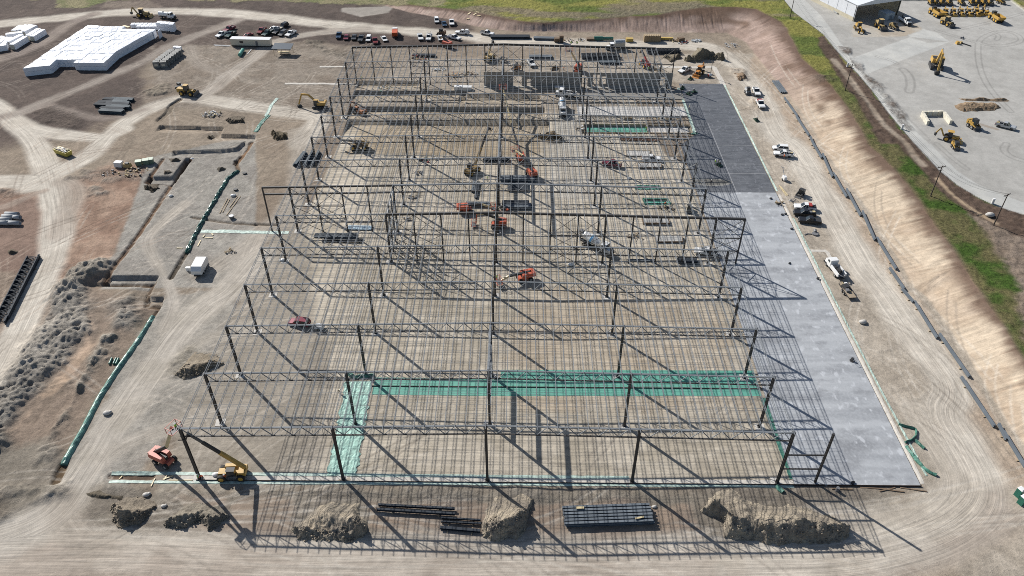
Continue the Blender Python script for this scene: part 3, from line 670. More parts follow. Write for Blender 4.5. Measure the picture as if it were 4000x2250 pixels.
WET = concrete('wet_concrete', '56585c', '74767a', '83858a', '4c4e52', (.10, .9, 1), .5, 2.2)
GREY = concrete('grey_concrete', '85817b', '8f8b85', '99958e', '7b7771')
WHITE = concrete('pale_concrete', 'cbc7c1', 'd4d0ca', 'dcd9d4', 'beb9b2')
def sheet(name, poly, z0, z1, m, label=None, cat=None, kind='structure', joints=None):
    o = link(name, MB().use(m).slab(poly, z0, z1).mesh(name))
    return tag(o, label, cat, None, kind)
sheet('concrete_slab', [(124.3, -.55), (150.35, -.55), (150.1, 115), (124.6, 115)], -.3, .10, SLAB)
sheet('dark_concrete_slab', [(124.6, 115.2), (150.1, 115.2), (150.1, 199.8), (132.2, 199.8), (131.8, 156), (124.4, 147)], -.3, .095, WET)
sheet('grey_concrete_slab', [(89.4, 184.7), (131.6, 184.9), (131.6, 193.7), (89.4, 193.5)], -.3, .12, GREY)
sheet('pale_concrete_slab', [(89.0, 169.8), (130.6, 170.1), (130.6, 178.2), (89.0, 177.9)], -.3, .12, WHITE)
# oval patch left by a drying pour, and saw-cut joint lines on the dark slab
def ring_poly(cx, cy, a, b, n=40): return [(cx + a * math.cos(2 * math.pi * i / n), cy + b * math.sin(2 * math.pi * i / n)) for i in range(n)]
pale = mat('dried_mortar', '8d8b86', .8, 0, .3, 1.2); brown = mat('damp_mortar', '6a6863', .8, 0, .2, 1)
m = MB().use(pale); q0 = ring_poly(130.5, 121.4, 6.8, 2.6); q1 = ring_poly(130.2, 121.4, 6.0, 1.8)
m.add([(x, y, .099) for x, y in q0 + q1], [(i, (i + 1) % 40, (i + 1) % 40 + 40, i + 40) for i in range(40)]); o = link('mortar_ring', m.mesh('mortar_ring')); tag(o, kind='structure')
m = MB().use(brown).add([(x, y, .099) for x, y in q1], [list(range(40))]); o = link('mortar_patch', m.mesh('mortar_patch')); tag(o, kind='structure')
jl = mat('joint_line', 'a5a6a8', .9)
m = MB().use(jl)
m.box((137.4, 140, .096), (.16, 49, .004))
for y in (127, 133.5, 147, 158): m.box((140.8, y, .0965), (18.4, .15, .004))
o = link('joint_lines', m.mesh('joint_lines')); tag(o, kind='structure')
# column footings in pale concrete
ft = MB().use(mat('footing_concrete', 'cfcac2', .85, 0, .12, 1)).box((0, 0, -.02), (2.1, 2.1, .08)).mesh('footing')
for r in range(13):
    for c in range(5):
        if hz(c * LX + 1, r * LY) < -.4: continue
        o = link('footing', ft); o.location = (c * LX + random.uniform(-.4, .2), r * LY + random.uniform(-.3, .3), .04); o.rotation_euler = (0, 0, random.uniform(-.1, .1)); tag(o, kind='structure')
# grade beam along the front wall with plastic on both sides, and its dark edge form
PLG = mat('pale_green_plastic', 'b4c8bd', .6, 0, .3, 1.2, .1); PLD = mat('green_plastic', '4a7f70', .55, 0, .4, 1.2, .15); PLT = mat('teal_membrane', '62a896', .65, 0, .14, .4, .03)
CONC = mat('strip_concrete', 'cdc7bd', .85, 0, .12, 1)
def crinkle(name, pts, wd, m, z=.05, amp=.06, label=None, cat=None, seed=1, group=None, arch=0.0, nx=None, jit=1.0):
    """a strip of sheeting along a line, with folds"""
    P = pts; L_ = [0]
    for a, b in zip(P[:-1], P[1:]): L_.append(L_[-1] + math.hypot(b[0] - a[0], b[1] - a[1]))
    n = max(2, int(L_[-1] / .7)); k = nx or max(2, int(wd / .35)); rr = random.Random(seed); V = []; F = []
    for i in range(n + 1):
        s = L_[-1] * i / n; j = max(q for q in range(len(P) - 1) if L_[q] <= s + 1e-6); a, b = P[j], P[j + 1]; t = (s - L_[j]) / max(1e-6, L_[j + 1] - L_[j])
        dx, dy = (b[0] - a[0]), (b[1] - a[1]); l = math.hypot(dx, dy); nx_, ny_ = -dy / l, dx / l
        wl = wd * (1 + rr.uniform(-.07, .07) * jit); sh = rr.uniform(-.05, .05) * wd * jit
        for q in range(k + 1):
            o = (q / k - .5); X = a[0] + dx * t + nx_ * (o * wl + sh); Y = a[1] + dy * t + ny_ * (o * wl + sh)
            V.append((X, Y, max(hz(X, Y), -.3 if z > 0 else -9) + z + arch * (1 - (2 * o) ** 2) + rr.uniform(0, amp)))
    for i in range(n):
        for q in range(k): F.append((i * (k + 1) + q, i * (k + 1) + q + 1, (i + 1) * (k + 1) + q + 1, (i + 1) * (k + 1) + q))
    V2 = [(x, y, zz - .25 - arch) for x, y, zz in V]; nb = len(V)   # skirts give the sheet thickness
    F = [tuple(reversed(f)) for f in F]
    E = [(q, q + 1) for q in range(k)] + [((n) * (k + 1) + q + 1, (n) * (k + 1) + q) for q in range(k)] + [((i + 1) * (k + 1), i * (k + 1)) for i in range(n)] + [(i * (k + 1) + k, (i + 1) * (k + 1) + k) for i in range(n)]
    F2 = [(a, b, b + nb, a + nb) for a, b in E]
    mb = MB().use(m).add(V, F).add(V + V2, F2)
    return solo(name, mb, label, cat, group=group) if label else link(name, mb.mesh(name))
solo('grade_beam', MB().use(CONC).slab([(-4, -.5), (124.2, -.55), (124.2, .55), (-4, .6)], -.4, .055), 'pale concrete grade beam running under the front row of columns', 'grade beam')
crinkle('plastic_strip', [(-19, 1.15), (25, 1.1), (60, 1.0), (90, .95)], .75, PLG, .05, .06, 'pale green plastic strip along the inner side of the front grade beam', 'plastic strip', 3)
crinkle('plastic_strip', [(-18.5, -1.15), (0, -1.05), (30, -1.0), (55, -.95), (124, -.95)], .7, PLG, .05, .06, 'pale green plastic strip along the outer side of the front grade beam', 'plastic strip', 4)
FORM = mat('rusty_form', '4a3d36', .8, .1, .3, .6)
solo('edge_form', MB().use(FORM).box((65, -.62, .12), (131, .09, .34)).box((140.8, -.66, .06), (19.4, .09, .4)), 'long dark steel edge form along the front edge of the slab', 'edge form')
# membranes
crinkle('plastic_sheet', [(28.6, 28.5), (29.3, 15), (29.6, .9)], 6.2, mat('sea_green_plastic', '9ec6b8', .6, 0, .35, .8, .12), .05, .10, 'pale wrinkled green plastic sheet running from the front wall to the teal strip', 'plastic sheet', 5)
sheet_m = crinkle('membrane_strip', [(32.5, 27.0), (60, 26.9), (90, 27.2), (123.6, 27.4)], 5.6, PLT, .05, .015, 'long smooth teal membrane strip lying across the frame floor', 'membrane', 6, jit=.12)
crinkle('membrane_strip', [(62.5, 31.2), (90, 31.3), (123.5, 31.5)], 3.0, PLT, .045, .015, 'shorter teal membrane strip behind the long one, right of the ridge columns', 'membrane', 7, jit=.12)
crinkle('plastic_strip', [(123.7, 24), (124.0, 12), (124.2, 1)], 1.2, PLD, .06, .08, 'dark green plastic strip beside the left edge of the pale slab', 'plastic strip', 8)
solo('board', MB().use(mat('dark_board', '39332e', .8)).box((78, 26.9, .16), (92, .22, .12)), 'long dark board line lying along the teal membrane strip', 'board')
crinkle('plastic_sheet', PL('02:1185,880;12:900,860 1190,890'), .9, PLD, .1, .35, 'crumpled dark green plastic heap at the end of the teal strip', 'plastic sheet', 9) if False else None
# ------------------------------------------------------------------ builders for vehicles and machines
TYRE = mat('tyre_rubber', (.025, .025, .025), .85, 0, .2, 4); RIM = mat('rim_metal', (.45, .45, .45), .4, .6); RIMY = mat('yellow_rim', (.55, .33, .05), .5)
GLASS = mat('dark_glass', (.02, .028, .035), .08, 0, .05); BLACK = mat('black_plastic', (.03, .03, .032), .6); GREYP = mat('grey_plastic', (.16, .16, .165), .6)
CHROME = mat('lamp_lens', (.6, .6, .58), .2); REDL = mat('red_lens', (.35, .02, .02), .3)
YEL = mat('machine_yellow', (.46, .285, .07), .45, 0, .18, 1.2); YDUST = mat('dusty_yellow', (.42, .30, .13), .7, 0, .25, 1.5); ORG = mat('lift_orange', (.50, .105, .05), .5, 0, .18, 1); ORG2 = mat('bright_orange', (.50, .21, .05), .5, 0, .15, 1)
MGREY = mat('machine_grey', (.10, .10, .10), .6, .2); WHITE_P = mat('white_paint', (.72, .72, .71), .3, 0, .05); TAN = mat('tan_boom', (.55, .45, .26), .5, 0, .2, 1); REDM = mat('red_paint', (.36, .05, .04), .4, 0, .1)
PAINT = {k: mat('paint_' + k, v, .3, .15 if k not in ('white', 'cream') else 0, .05, 2) for k, v in dict(white=(.72, .72, .71), black=(.02, .02, .022), charcoal=(.07, .072, .075), silver=(.42, .43, .44), grey=(.22, .22, .22), red=(.20, .035, .035), maroon=(.20, .035, .055), blue=(.03, .065, .12), green=(.02, .055, .05), cream=(.6, .55, .45)).items()}
MC = {}
def cached(key, fn):
    if key not in MC: MC[key] = fn()
    return MC[key]
def wheel_mesh(r, w, rim=RIM): return cached(('wheel', r, w, rim.name), lambda: MB().use(TYRE).cyl((0, -w / 2, 0), (0, w / 2, 0), r, 14).mesh('wheel'))
def rim_mesh(r, w, rim=RIM): return cached(('rim', r, w, rim.name), lambda: MB().use(rim).cyl((0, -w / 2 - .015, 0), (0, w / 2 + .015, 0), r * .58, 10).mesh('rim'))
def wheels(root, pts, r, w, rim=RIM):
    for x, y in pts:
        o = part('wheel', wheel_mesh(r, w, rim), root); o.location = (x, y, r); part('rim', rim_mesh(r, w, rim), o)
def cab_shape(x0, x1, f0, f1, z0, z1, w0, w1):
    """greenhouse: bottom from x0 to x1, roof from x0+f0 to x1-f1"""
    return [(x0, -w0, z0), (x1, -w0, z0), (x1, w0, z0), (x0, w0, z0), (x0 + f0, -w1, z1), (x1 - f1, -w1, z1), (x1 - f1, w1, z1), (x0 + f0, w1, z1)]
BOXF = [(3, 2, 1, 0), (4, 5, 6, 7), (0, 1, 5, 4), (1, 2, 6, 5), (2, 3, 7, 6), (3, 0, 4, 7)]
def car_parts(root, kind, p, load=None):
    P = PAINT[p]; L, W = (5.9, 1.0) if kind == 'pickup' else (4.9, .94); h = L / 2
    def body():
        m = MB().use(P)
        if kind == 'pickup':
            m.prism([(-h, .48), (-h + .06, 1.02), (-.75, 1.05), (-.75, 1.10), (1.05, 1.12), (h - .25, 1.04), (h, .9), (h, .5)], -W, W)
        else:
            b = 1.05 if kind == 'suv' else .92
            m.prism([(-h, .4), (-h + .03, b), (-h + .6, b + .02), (.95, b), (h - .35, b - .14), (h, .72), (h, .4)], -W, W)
        m.use(BLACK).box((h + .02, 0, .55), (.1, 1.7, .25)).box((-h - .02, 0, .55), (.1, 1.7, .22))
        for x in (-1.75, 1.8):
            for s in (-1, 1): m.box((x * L / 5.9, s * (W - .02), .5), (.95, .1, .55), taper=.8)
        return m.mesh('body')
    part('body', cached((kind, p, 'body'), body), root)
    if kind == 'pickup': cab = cab_shape(-.78, 1.15, .12, .85, 1.08, 1.86, .93, .76)
    elif kind == 'suv': cab = cab_shape(-2.3, 1.2, .25, .8, 1.03, 1.74, .9, .74)
    else: cab = cab_shape(-1.7, 1.2, .65, .9, .9, 1.42, .86, .66)
    part('windows', cached((kind, 'windows'), lambda: MB().use(GLASS).add(cab, BOXF).mesh('windows')), root)
    def roof():
        m = MB().use(P); x0, x1 = cab[4][0], cab[5][0]; z = cab[4][2]; w_ = cab[6][1]
        m.box(((x0 + x1) / 2, 0, z + .02), (x1 - x0 + .06, 2 * w_ + .04, .06))
        for a, b in ((0, 4), (1, 5), (2, 6), (3, 7)): m.bar(cab[a], cab[b], .09)
        for s, (i, j) in ((-1, (0, 1)), (1, (3, 2))):
            m.bar([(cab[i][k] + cab[j][k]) / 2 for k in range(3)], [(cab[i + 4][k] + cab[j + 4][k]) / 2 for k in range(3)], .1)
        return m.mesh('roof')
    part('roof', cached((kind, p, 'roof'), roof), root)
    if kind == 'pickup':
        part('truck_bed', cached(('bed', p), lambda: MB().use(BLACK if p != 'white' else GREYP).box((-1.85, 0, 1.055), (1.95, 1.62, .03)).use(P).box((-1.85, .91, 1.15), (2.1, .14, .2)).box((-1.85, -.91, 1.15), (2.1, .14, .2)).box((-2.86, 0, 1.15), (.12, 1.9, .2)).mesh('truck_bed')), root)
    wheels(root, [(sx * 1.78 * L / 5.9, sy * (W - .14)) for sx in (-1, 1) for sy in (-1, 1)], .40 if kind != 'sedan' else .34, .27)
    for s in (-1, 1):
        part('headlight', cached((kind, 'hl', s), lambda: MB().use(CHROME).box((h - .02, s * .72, .84 if kind == 'pickup' else .7), (.08, .34, .16)).mesh('headlight')), root)
        part('tail_light', cached((kind, 'tl', s), lambda: MB().use(REDL).box((-h + .02, s * .84, .86), (.08, .18, .3)).mesh('tail_light')), root)
    if load: part('bed_load', cached(('load', load), lambda: load_mesh(load)), root)
def load_mesh(k):
    m = MB()
    if k == 'black': m.use(BLACK).box((-1.85, 0, 1.27), (2.1, 1.8, .06))
    if k == 'white': m.use(WHITE_P).box((-2.0, 0, 1.6), (1.3, 1.4, 1.05), taper=.92)
    if k == 'red': m.use(REDM).box((-1.3, 0, 1.45), (.8, 1.6, .7)).use(BLACK).box((-2.3, .2, 1.3), (1, 1.2, .4)).bar((-2.8, -.8, 1.3), (-1.8, .8, 1.7), .1)
    if k == 'rack':
        m.use(WHITE_P)
        for s in (-1, 1):
            for x in (-2.8, -.9, 1.2): m.bar((x, s * .9, 1.1), (x, s * .9, 2.15), .07)
            m.bar((-2.9, s * .9, 2.15), (1.9, s * .9, 2.15), .07)
        m.use(GREYP).bar((-2.9, .3, 2.2), (1.8, .4, 2.2), .1).box((-1.9, 0, 1.35), (1.6, 1.3, .4))
    if k == 'gear': m.use(GREYP).box((-1.5, .2, 1.3), (.7, .8, .45)).use(TAN).box((-2.3, -.2, 1.25), (.8, .7, .35), .3).use(BLACK).box((-2.2, .6, 1.3), (.5, .4, .5))
    return m.mesh('bed_load')
def place(tile, a, b, z=0.0, zc=.7):
    p = T(tile, a[0], a[1], z + zc); q = T(tile, b[0], b[1], z + zc)
    c = ((p[0] + q[0]) / 2, (p[1] + q[1]) / 2); rz = math.atan2(q[1] - p[1], q[0] - p[0])
    return (c[0], c[1], z if z > 0 else ground_at(c)), rz
def ground_at(c):
    x, y = c
    if 124.4 < x < 150.2 and -.5 < y < 199.6: return .10
    return max(hz(x, y), -2)
def vehicle(kind, p, tile, a, b, label, load=None, z=0.0, group=None, cat=None):
    loc, rz = place(tile, a, b, z); n = {'pickup': 'pickup_truck', 'suv': 'sport_utility_vehicle', 'sedan': 'car'}[kind]
    t = thing(n, label, cat or {'pickup': 'pickup truck', 'suv': 'car', 'sedan': 'car'}[kind], loc, rz, group); t.scale = (1.13,) * 3; car_parts(t, kind, p, load); return t
PK = 'cars parked at the back left of the site'; PR = 'cars parked in a row behind the frame'
V = vehicle
V('pickup', 'white', '00', (2262, 330), (2195, 366), 'white pickup with a black bed cover at the left end of the far left cars', 'black', group=PK)
V('pickup', 'maroon', '00', (2335, 278), (2278, 305), 'dark red pickup behind the dark green one near the cream office trailer', group=PK)
V('pickup', 'green', '00', (2352, 328), (2290, 366), 'dark green pickup beside the white one with a black bed cover', group=PK)
V('sedan', 'red', '00', (2522, 343), (2460, 370), 'red car standing alone just behind the cream office trailer', group=PK)
V('pickup', 'red', '10', (85, 288), (30, 335), 'bright red pickup leading the right cluster of far left cars', group=PK)
V('pickup', 'green', '10', (142, 318), (88, 350), 'dark green pickup parked right of the bright red pickup', group=PK)
V('sedan', 'white', '10', (205, 275), (145, 305), 'white car behind two dark pickups in the far left cars', group=PK)
V('pickup', 'black', '10', (258, 298), (190, 335), 'black pickup in the middle of the far left cars', 'gear', group=PK)
V('suv', 'black', '10', (308, 243), (250, 275), 'black suv at the very back of the far left cars', group=PK)
V('suv', 'charcoal', '10', (302, 318), (240, 355), 'charcoal suv next to the white pickup at the right end of the far left cars', group=PK)
V('pickup', 'white', '10', (378, 322), (322, 355), 'white pickup at the right end of the far left cars', group=PK)
V('pickup', 'blue', '10', (843, 330), (826, 388), 'dark blue pickup at the left end of the row behind the frame', group=PR)
V('sedan', 'maroon', '10', (918, 352), (902, 396), 'small maroon car, second from the left in the row behind the frame', group=PR)
V('sedan', 'charcoal', '10', (996, 352), (980, 396), 'charcoal car, third from the left in the row behind the frame', group=PR)
V('pickup', 'charcoal', '10', (1070, 362), (1046, 416), 'charcoal pickup between a charcoal car and a white suv in the row', group=PR)
V('suv', 'white', '10', (1142, 368), (1126, 414), 'white suv between the charcoal pickup and the maroon pickup', group=PR)
V('pickup', 'red', '10', (1196, 383), (1204, 442), 'red pickup nearest the frame in the row of cars', group=PR)
V('sedan', 'white', '10', (1275, 368), (1304, 412), 'white car standing a little apart at the right of the row', group=PR)
V('pickup', 'white', '10', (1645, 345), (1662, 404), 'white pickup, left one of the pair facing the frame', group=PR)
V('pickup', 'white', '10', (1752, 348), (1730, 406), 'white pickup with side rack, right one of the pair facing the frame', 'rack', group=PR)
V('sedan', 'white', '10', (1845, 358), (1862, 408), 'white car beside the brown skid loader at the back road', group=PR)
V('pickup', 'white', '10', (1930, 362), (2060, 396), 'white pickup pulling along the back road towards the right, behind the white car')
V('pickup', 'white', '10', (2130, 332), (2020, 325), 'white pickup carrying a white cube tank on its bed', 'white')
V('pickup', 'white', '10', (2265, 325), (2388, 345), 'white pickup with a dark empty bed, furthest right on the back road', 'black')
V('suv', 'white', '10', (1814, 178), (1822, 236), 'tall white van like car, left of three parked on the brown earth', group='three cars on the brown earth')
V('sedan', 'blue', '10', (1886, 218), (1900, 260), 'dark car between two white vehicles on the brown earth', group='three cars on the brown earth')
V('pickup', 'white', '10', (1966, 200), (1972, 256), 'white pickup, right of three parked on the brown earth', group='three cars on the brown earth')
V('pickup', 'white', '20', (175, 608), (215, 668), 'white pickup standing under the back bay of the frame')
V('pickup', 'white', '20', (1790, 683), (1685, 728), 'white pickup beside the orange backhoe at the end of the frame', 'gear')
V('pickup', 'white', '20', (2442, 885), (2475, 962), 'white pickup on the right haul road, upper one of two', group='pickups on the right haul road')
V('pickup', 'white', '20', (2475, 1008), (2522, 1095), 'white pickup with red gear in its bed on the right haul road', 'red', group='pickups on the right haul road')
V('suv', 'white', '31', (192, 48), (58, 38), 'white suv parked beside a white pickup right of the dark slab')
V('pickup', 'white', '31', (242, 112), (66, 95), 'white pickup with an open door parked just in front of the white suv', 'gear')
V('pickup', 'white', '31', (478, 645), (266, 628), 'white pickup loaded with red equipment beside two black pickups', 'red', group='pickups parked beside the pale slab')
V('pickup', 'black', '31', (472, 708), (262, 688), 'black pickup between the white pickup and another black one', 'gear', group='pickups parked beside the pale slab')
V('pickup', 'black', '31', (530, 785), (312, 760), 'black pickup nearest the viewer of three beside the pale slab', 'black', group='pickups parked beside the pale slab')
V('pickup', 'maroon', '21', (1088, 218), (922, 182), 'maroon pickup parked on the floor under the frame right of the ridge', 'gear')
V('pickup', 'white', '21', (1325, 150), (1482, 150), 'white pickup parked under the frame near the small forms')
V('pickup', 'white', '21', (2066, 1102), (1838, 1072), 'white pickup with ladder rack under the frame edge beside the pale slab', 'rack')
V('suv', 'maroon', '12', (548, 362), (325, 332), 'maroon suv towing a small white trailer under the left bays')
V('pickup', 'silver', '30', (2298, 1245), (2484, 1290), 'silver pickup on the gravel yard beside the gravel windrows', 'gear', z=ZY)

def truck_cab(m, x0, z0=.9, p=WHITE_P, w=2.3, hood=1.4):
    m.use(p).box((x0 + .8, 0, z0 + .95), (1.6, w, 1.9), taper=.93, tx=.9); m.box((x0 + 1.6 + hood / 2, 0, z0 + .45), (hood, w * .82, .9), taper=.9)
    m.use(GLASS).box((x0 + 1.58, 0, z0 + 1.35), (.12, w * .82, .7)).box((x0 + .9, 0, z0 + 1.38), (.9, w + .0, .6), taper=.97)
    m.use(BLACK).box((x0 + 1.65 + hood, 0, z0 + .3), (.15, w * .75, .5)).box((x0 + 1.6, 0, z0 - .25), (3.2, w * .9, .3)); return m
def six_wheels(root, xs, w=1.0, r=.52): wheels(root, [(x, s * w) for x in xs for s in (-1, 1)], r, .36)
def mixer(tile, a, b, label):
    loc, rz = place(tile, a, b, zc=1.5); t = thing('concrete_mixer_truck', label, 'concrete mixer', loc, rz); t.scale = (1.15,) * 3
    part('cab', truck_cab(MB(), 2.0), t); part('chassis', MB().use(BLACK).box((-.6, 0, .85), (8.2, 1.0, .3)).box((-.5, 0, .6), (3, 2.0, .35)), t)
    d = MB().use(WHITE_P).cyl((-4.2, 0, 2.9), (-3.2, 0, 2.75), .6, 16, .95).cyl((-3.2, 0, 2.75), (-.6, 0, 2.3), .95, 16, 1.3, caps=False).cyl((-.6, 0, 2.3), (1.3, 0, 2.0), 1.3, 16, .75)
    dr = part('drum', d, t); part('drum_band', MB().use(mat('blue_stripe', (.08, .25, .45), .4)).cyl((-1.3, 0, 2.42), (-.7, 0, 2.32), 1.25, 16, 1.33), dr)
    part('chute', MB().use(GREYP).bar((-4.3, 0, 2.7), (-5.4, .3, 1.2), .5, .15).bar((-4.4, .6, .9), (-4.3, .6, 3.4), .1).bar((-4.4, -.6, .9), (-4.3, -.6, 3.4), .1).box((-4.35, 0, 3.45), (.9, .9, .5), taper=1.3), t)
    part('ladder', MB().use(GREYP).bar((-3.6, 1.05, 1), (-3.9, 1.05, 3.4), .08).bar((-3.2, 1.05, 1), (-3.5, 1.05, 3.4), .08), t)
    six_wheels(t, (-2.9, -1.6, 4.2)); return t
mixer('20', (498, 1005), (512, 1165), 'white concrete mixer truck with a blue drum band on the lane beside the pits')
mixer('21', (700, 945), (985, 1075), 'white concrete mixer truck parked diagonally behind the wind columns')
def flat_truck(tile, a, b, label, bed='box', z=0, name='service_truck', cat='truck', p=WHITE_P):
    loc, rz = place(tile, a, b, z, 1.0); t = thing(name, label, cat, loc, rz); t.scale = (1.15,) * 3
    part('cab', truck_cab(MB(), .9, .75, p, 2.1, 1.2), t); part('chassis', MB().use(BLACK).box((-.5, 0, .75), (6.6, 1.1, .25)), t); wheels(t, [(2.6, s * .9) for s in (-1, 1)] + [(-2.0, s * .9) for s in (-1, 1)], .46, .35)
    if bed == 'box':
        part('cargo_box', MB().use(PAINT['cream']).box((-1.3, 0, 1.75), (4.0, 2.2, 1.8)), t); part('roof_rack', MB().use(GALV).cyl((-3.3, 0, 2.75), (.7, 0, 2.75), 1.05, 14), t)
    elif bed == 'tank':
        part('water_tank', MB().use(WHITE_P).cyl((-3.4, 0, 1.75), (.6, 0, 1.75), .98, 16).use(GREYP).box((-1.4, 0, 2.75), (.7, .7, .15)), t); part('spray_bar', MB().use(GREYP).box((-3.6, 0, .8), (.2, 2.2, .2)), t)
    elif bed == 'crane':
        part('flat_bed', MB().use(WHITE_P).box((-1.4, .95, 1.35), (3.9, .35, .8)).box((-1.4, -.95, 1.35), (3.9, .35, .8)).use(GREYP).box((-1.4, 0, 1.0), (3.9, 2.1, .1)), t)
        part('loader_crane', MB().use(BLACK).cyl((-2.9, .5, 1), (-2.9, .5, 2.4), .18).bar((-2.9, .5, 2.4), (-.8, -.2, 2.6), .22).box((-1.6, 0, 1.5), (1.2, .9, .8)).box((-.3, .3, 1.45), (.8, .7, .7)), t)
    elif bed == 'red': part('dump_box', MB().use(mat('orange_box', (.45, .08, .02), .5, 0, .15, 1)).box((-1.5, 0, 1.75), (3.6, 2.1, 1.5), taper=1.05), t)
    else: part('flat_bed', MB().use(WHITE_P).box((-1.4, 0, 1.5), (4, 2.1, .9), taper=.98).use(BLACK).box((-2.2, 0, 2.1), (1.4, 1.2, .5)), t)
    return t
flat_truck('20', (1122, 470), (972, 478), 'white service truck with a cream cargo body driving along the back road')
flat_truck('00', (1612, 158), (1750, 172), 'white water tank truck standing near the large dusty grader', 'tank', name='water_truck')
flat_truck('10', (1396, 372), (1404, 305), 'small white truck with an orange red box seen from behind', 'red', name='dump_truck')
flat_truck('20', (625, 955), (470, 938), 'white truck with machinery on its back, side on in front of the tilt walls', 'crane')
flat_truck('30', (1322, 175), (1428, 245), 'white truck with black gear on its flat bed in the shade of the shed', 'crane', ZY)
flat_truck('31', (735, 1330), (620, 1180), 'white truck with black and yellow gear piled on its bed, on the right road', 'crane')
def trailer(tile, a, b, label):
    loc, rz = place(tile, a, b, 0, .7); t = thing('equipment_trailer', label, 'trailer', loc, rz)
    part('deck', MB().use(mat('trailer_deck', (.30, .24, .17), .8)).box((0, 0, .8), (6.2, 2.3, .12)).use(BLACK).box((0, 1.15, .85), (6.2, .1, .25)).box((0, -1.15, .85), (6.2, .1, .25)).bar((3.1, .9, .7), (4.6, 0, .6), .12).bar((3.1, -.9, .7), (4.6, 0, .6), .12), t)
    part('cargo', MB().use(BLACK).box((1.2, 0, 1.3), (2.2, 1.8, .9), .2, .7).use(GREYP).box((-.4, .3, 1.2), (1, .8, .6)).use(WHITE_P).box((2.4, -.4, 1.3), (.6, .7, .5)).use(TAN).bar((-.6, -.5, 1), (2.8, .7, 1.7), .2), t)
    wheels(t, [(x, s * 1.2) for x in (-.7, .5) for s in (-1, 1)], .4, .25); return t
trailer('32', (862, 118), (740, -60), 'flat trailer with a bare wooden end behind the white truck on the right road')

# tracked and wheeled machines
def tracks(root, L=3.6, g=2.2, w=.55, h=.85):
    for s in (-1, 1):
        m = MB().use(BLACK).prism([(-L / 2, .25), (-L / 2 + .35, 0), (L / 2 - .35, 0), (L / 2, .25), (L / 2, h - .25), (L / 2 - .3, h), (-L / 2 + .3, h), (-L / 2, h - .25)], s * g / 2 - w / 2, s * g / 2 + w / 2)
        m.use(MGREY)
        for k in range(4): m.cyl((-L / 2 + .5 + k * (L - 1) / 3, s * g / 2 - w / 2 - .02, .38), (-L / 2 + .5 + k * (L - 1) / 3, s * g / 2 + w / 2 + .02, .38), .25, 10)
        part('track', m, root)
def excavator(loc, rz, label, P=YEL, sc=1.0, reach=(3.0, 5.2, 6.2), hi=(4.2, 4.4, 1.2), turn=0.0, name='excavator', group=None):
    t = thing(name, label, 'excavator', loc, rz, group); t.scale = (sc,) * 3; tracks(t, 4.2, 2.4, .6, .95)
    b = part('upper_body', MB().use(P).box((-1.0, 0, 1.75), (2.9, 2.6, 1.0), taper=.94).box((-2.3, 0, 1.65), (.5, 2.5, .9)).use(BLACK).box((-.9, -.5, 2.29), (1.7, 1.2, .1)).box((0, 0, 1.15), (1.8, 1.8, .3)), t)
    part('cab', MB().use(GLASS).box((.75, .75, 2.25), (1.5, 1.0, 1.5), taper=.9).use(P).box((.7, .75, 3.03), (1.4, .95, .08)).use(BLACK).box((.75, .75, 1.5), (1.6, 1.1, .2)), t)
    r1, r2, r3 = reach; h1, h2, h3 = hi
    part('boom', MB().use(P).bar((.6, -.35, 1.7), (r1, -.35, h1), .42, .6).bar((r1, -.35, h1), (r2, -.35, h2), .38, .5), t)
    part('stick', MB().use(P).bar((r2 - .3, -.35, h2 + .2), (r3, -.35, h3), .32, .45), t)
    part('hydraulic_ram', MB().use(RIM).bar((1.0, -.1, 1.5), (r1 * .8, -.1, h1 * .8), .13).bar((r1, -.35, h1 + .45), (r2 + .1, -.35, h2 + .55), .13), t)
    part('bucket', MB().use(BLACK).prism([(r3 - .4, h3 - .1), (r3 + .5, h3 - .1), (r3 + .35, h3 - .9), (r3 - .3, h3 - 1.1), (r3 - .9, h3 - .6)], -.9, .2), t)
    return t
def at(tile, x, y, z=0.0, zc=.8):
    p = T(tile, x, y, z + zc); return (p[0], p[1], z if z > 0 else ground_at(p))
def head(tile, a, b, z=0): 
    p, q = T(tile, *a, z), T(tile, *b, z); return math.atan2(q[1] - p[1], q[0] - p[0])
excavator(at('10', 635, 1060), head('10', (635, 1060), (480, 1060)), 'yellow excavator with its arm reaching left at the bend of the haul road', YEL, 1.15, (3.2, 5.6, 6.9), (4.4, 4.6, .9))
excavator(at('10', 1040, 1100), head('10', (1040, 1100), (940, 1060)), 'dark orange excavator working in the pits under the left edge of the frame', mat('dull_orange', (.33, .13, .05), .6), 1.05, (3.0, 5.0, 5.8), (3.6, 3.4, .8))
excavator(at('30', 1690, 660, ZY), head('30', (1690, 660), (1725, 760), ZY), 'yellow tracked excavator alone in the middle of the gravel yard', YEL, 1.6, (2.6, 4.4, 4.9), (5.6, 5.0, 1.1))
def big_wheels(root, fx, rx, w, r): wheels(root, [(fx, w), (fx, -w), (rx, w), (rx, -w)], r, .55, RIMY)
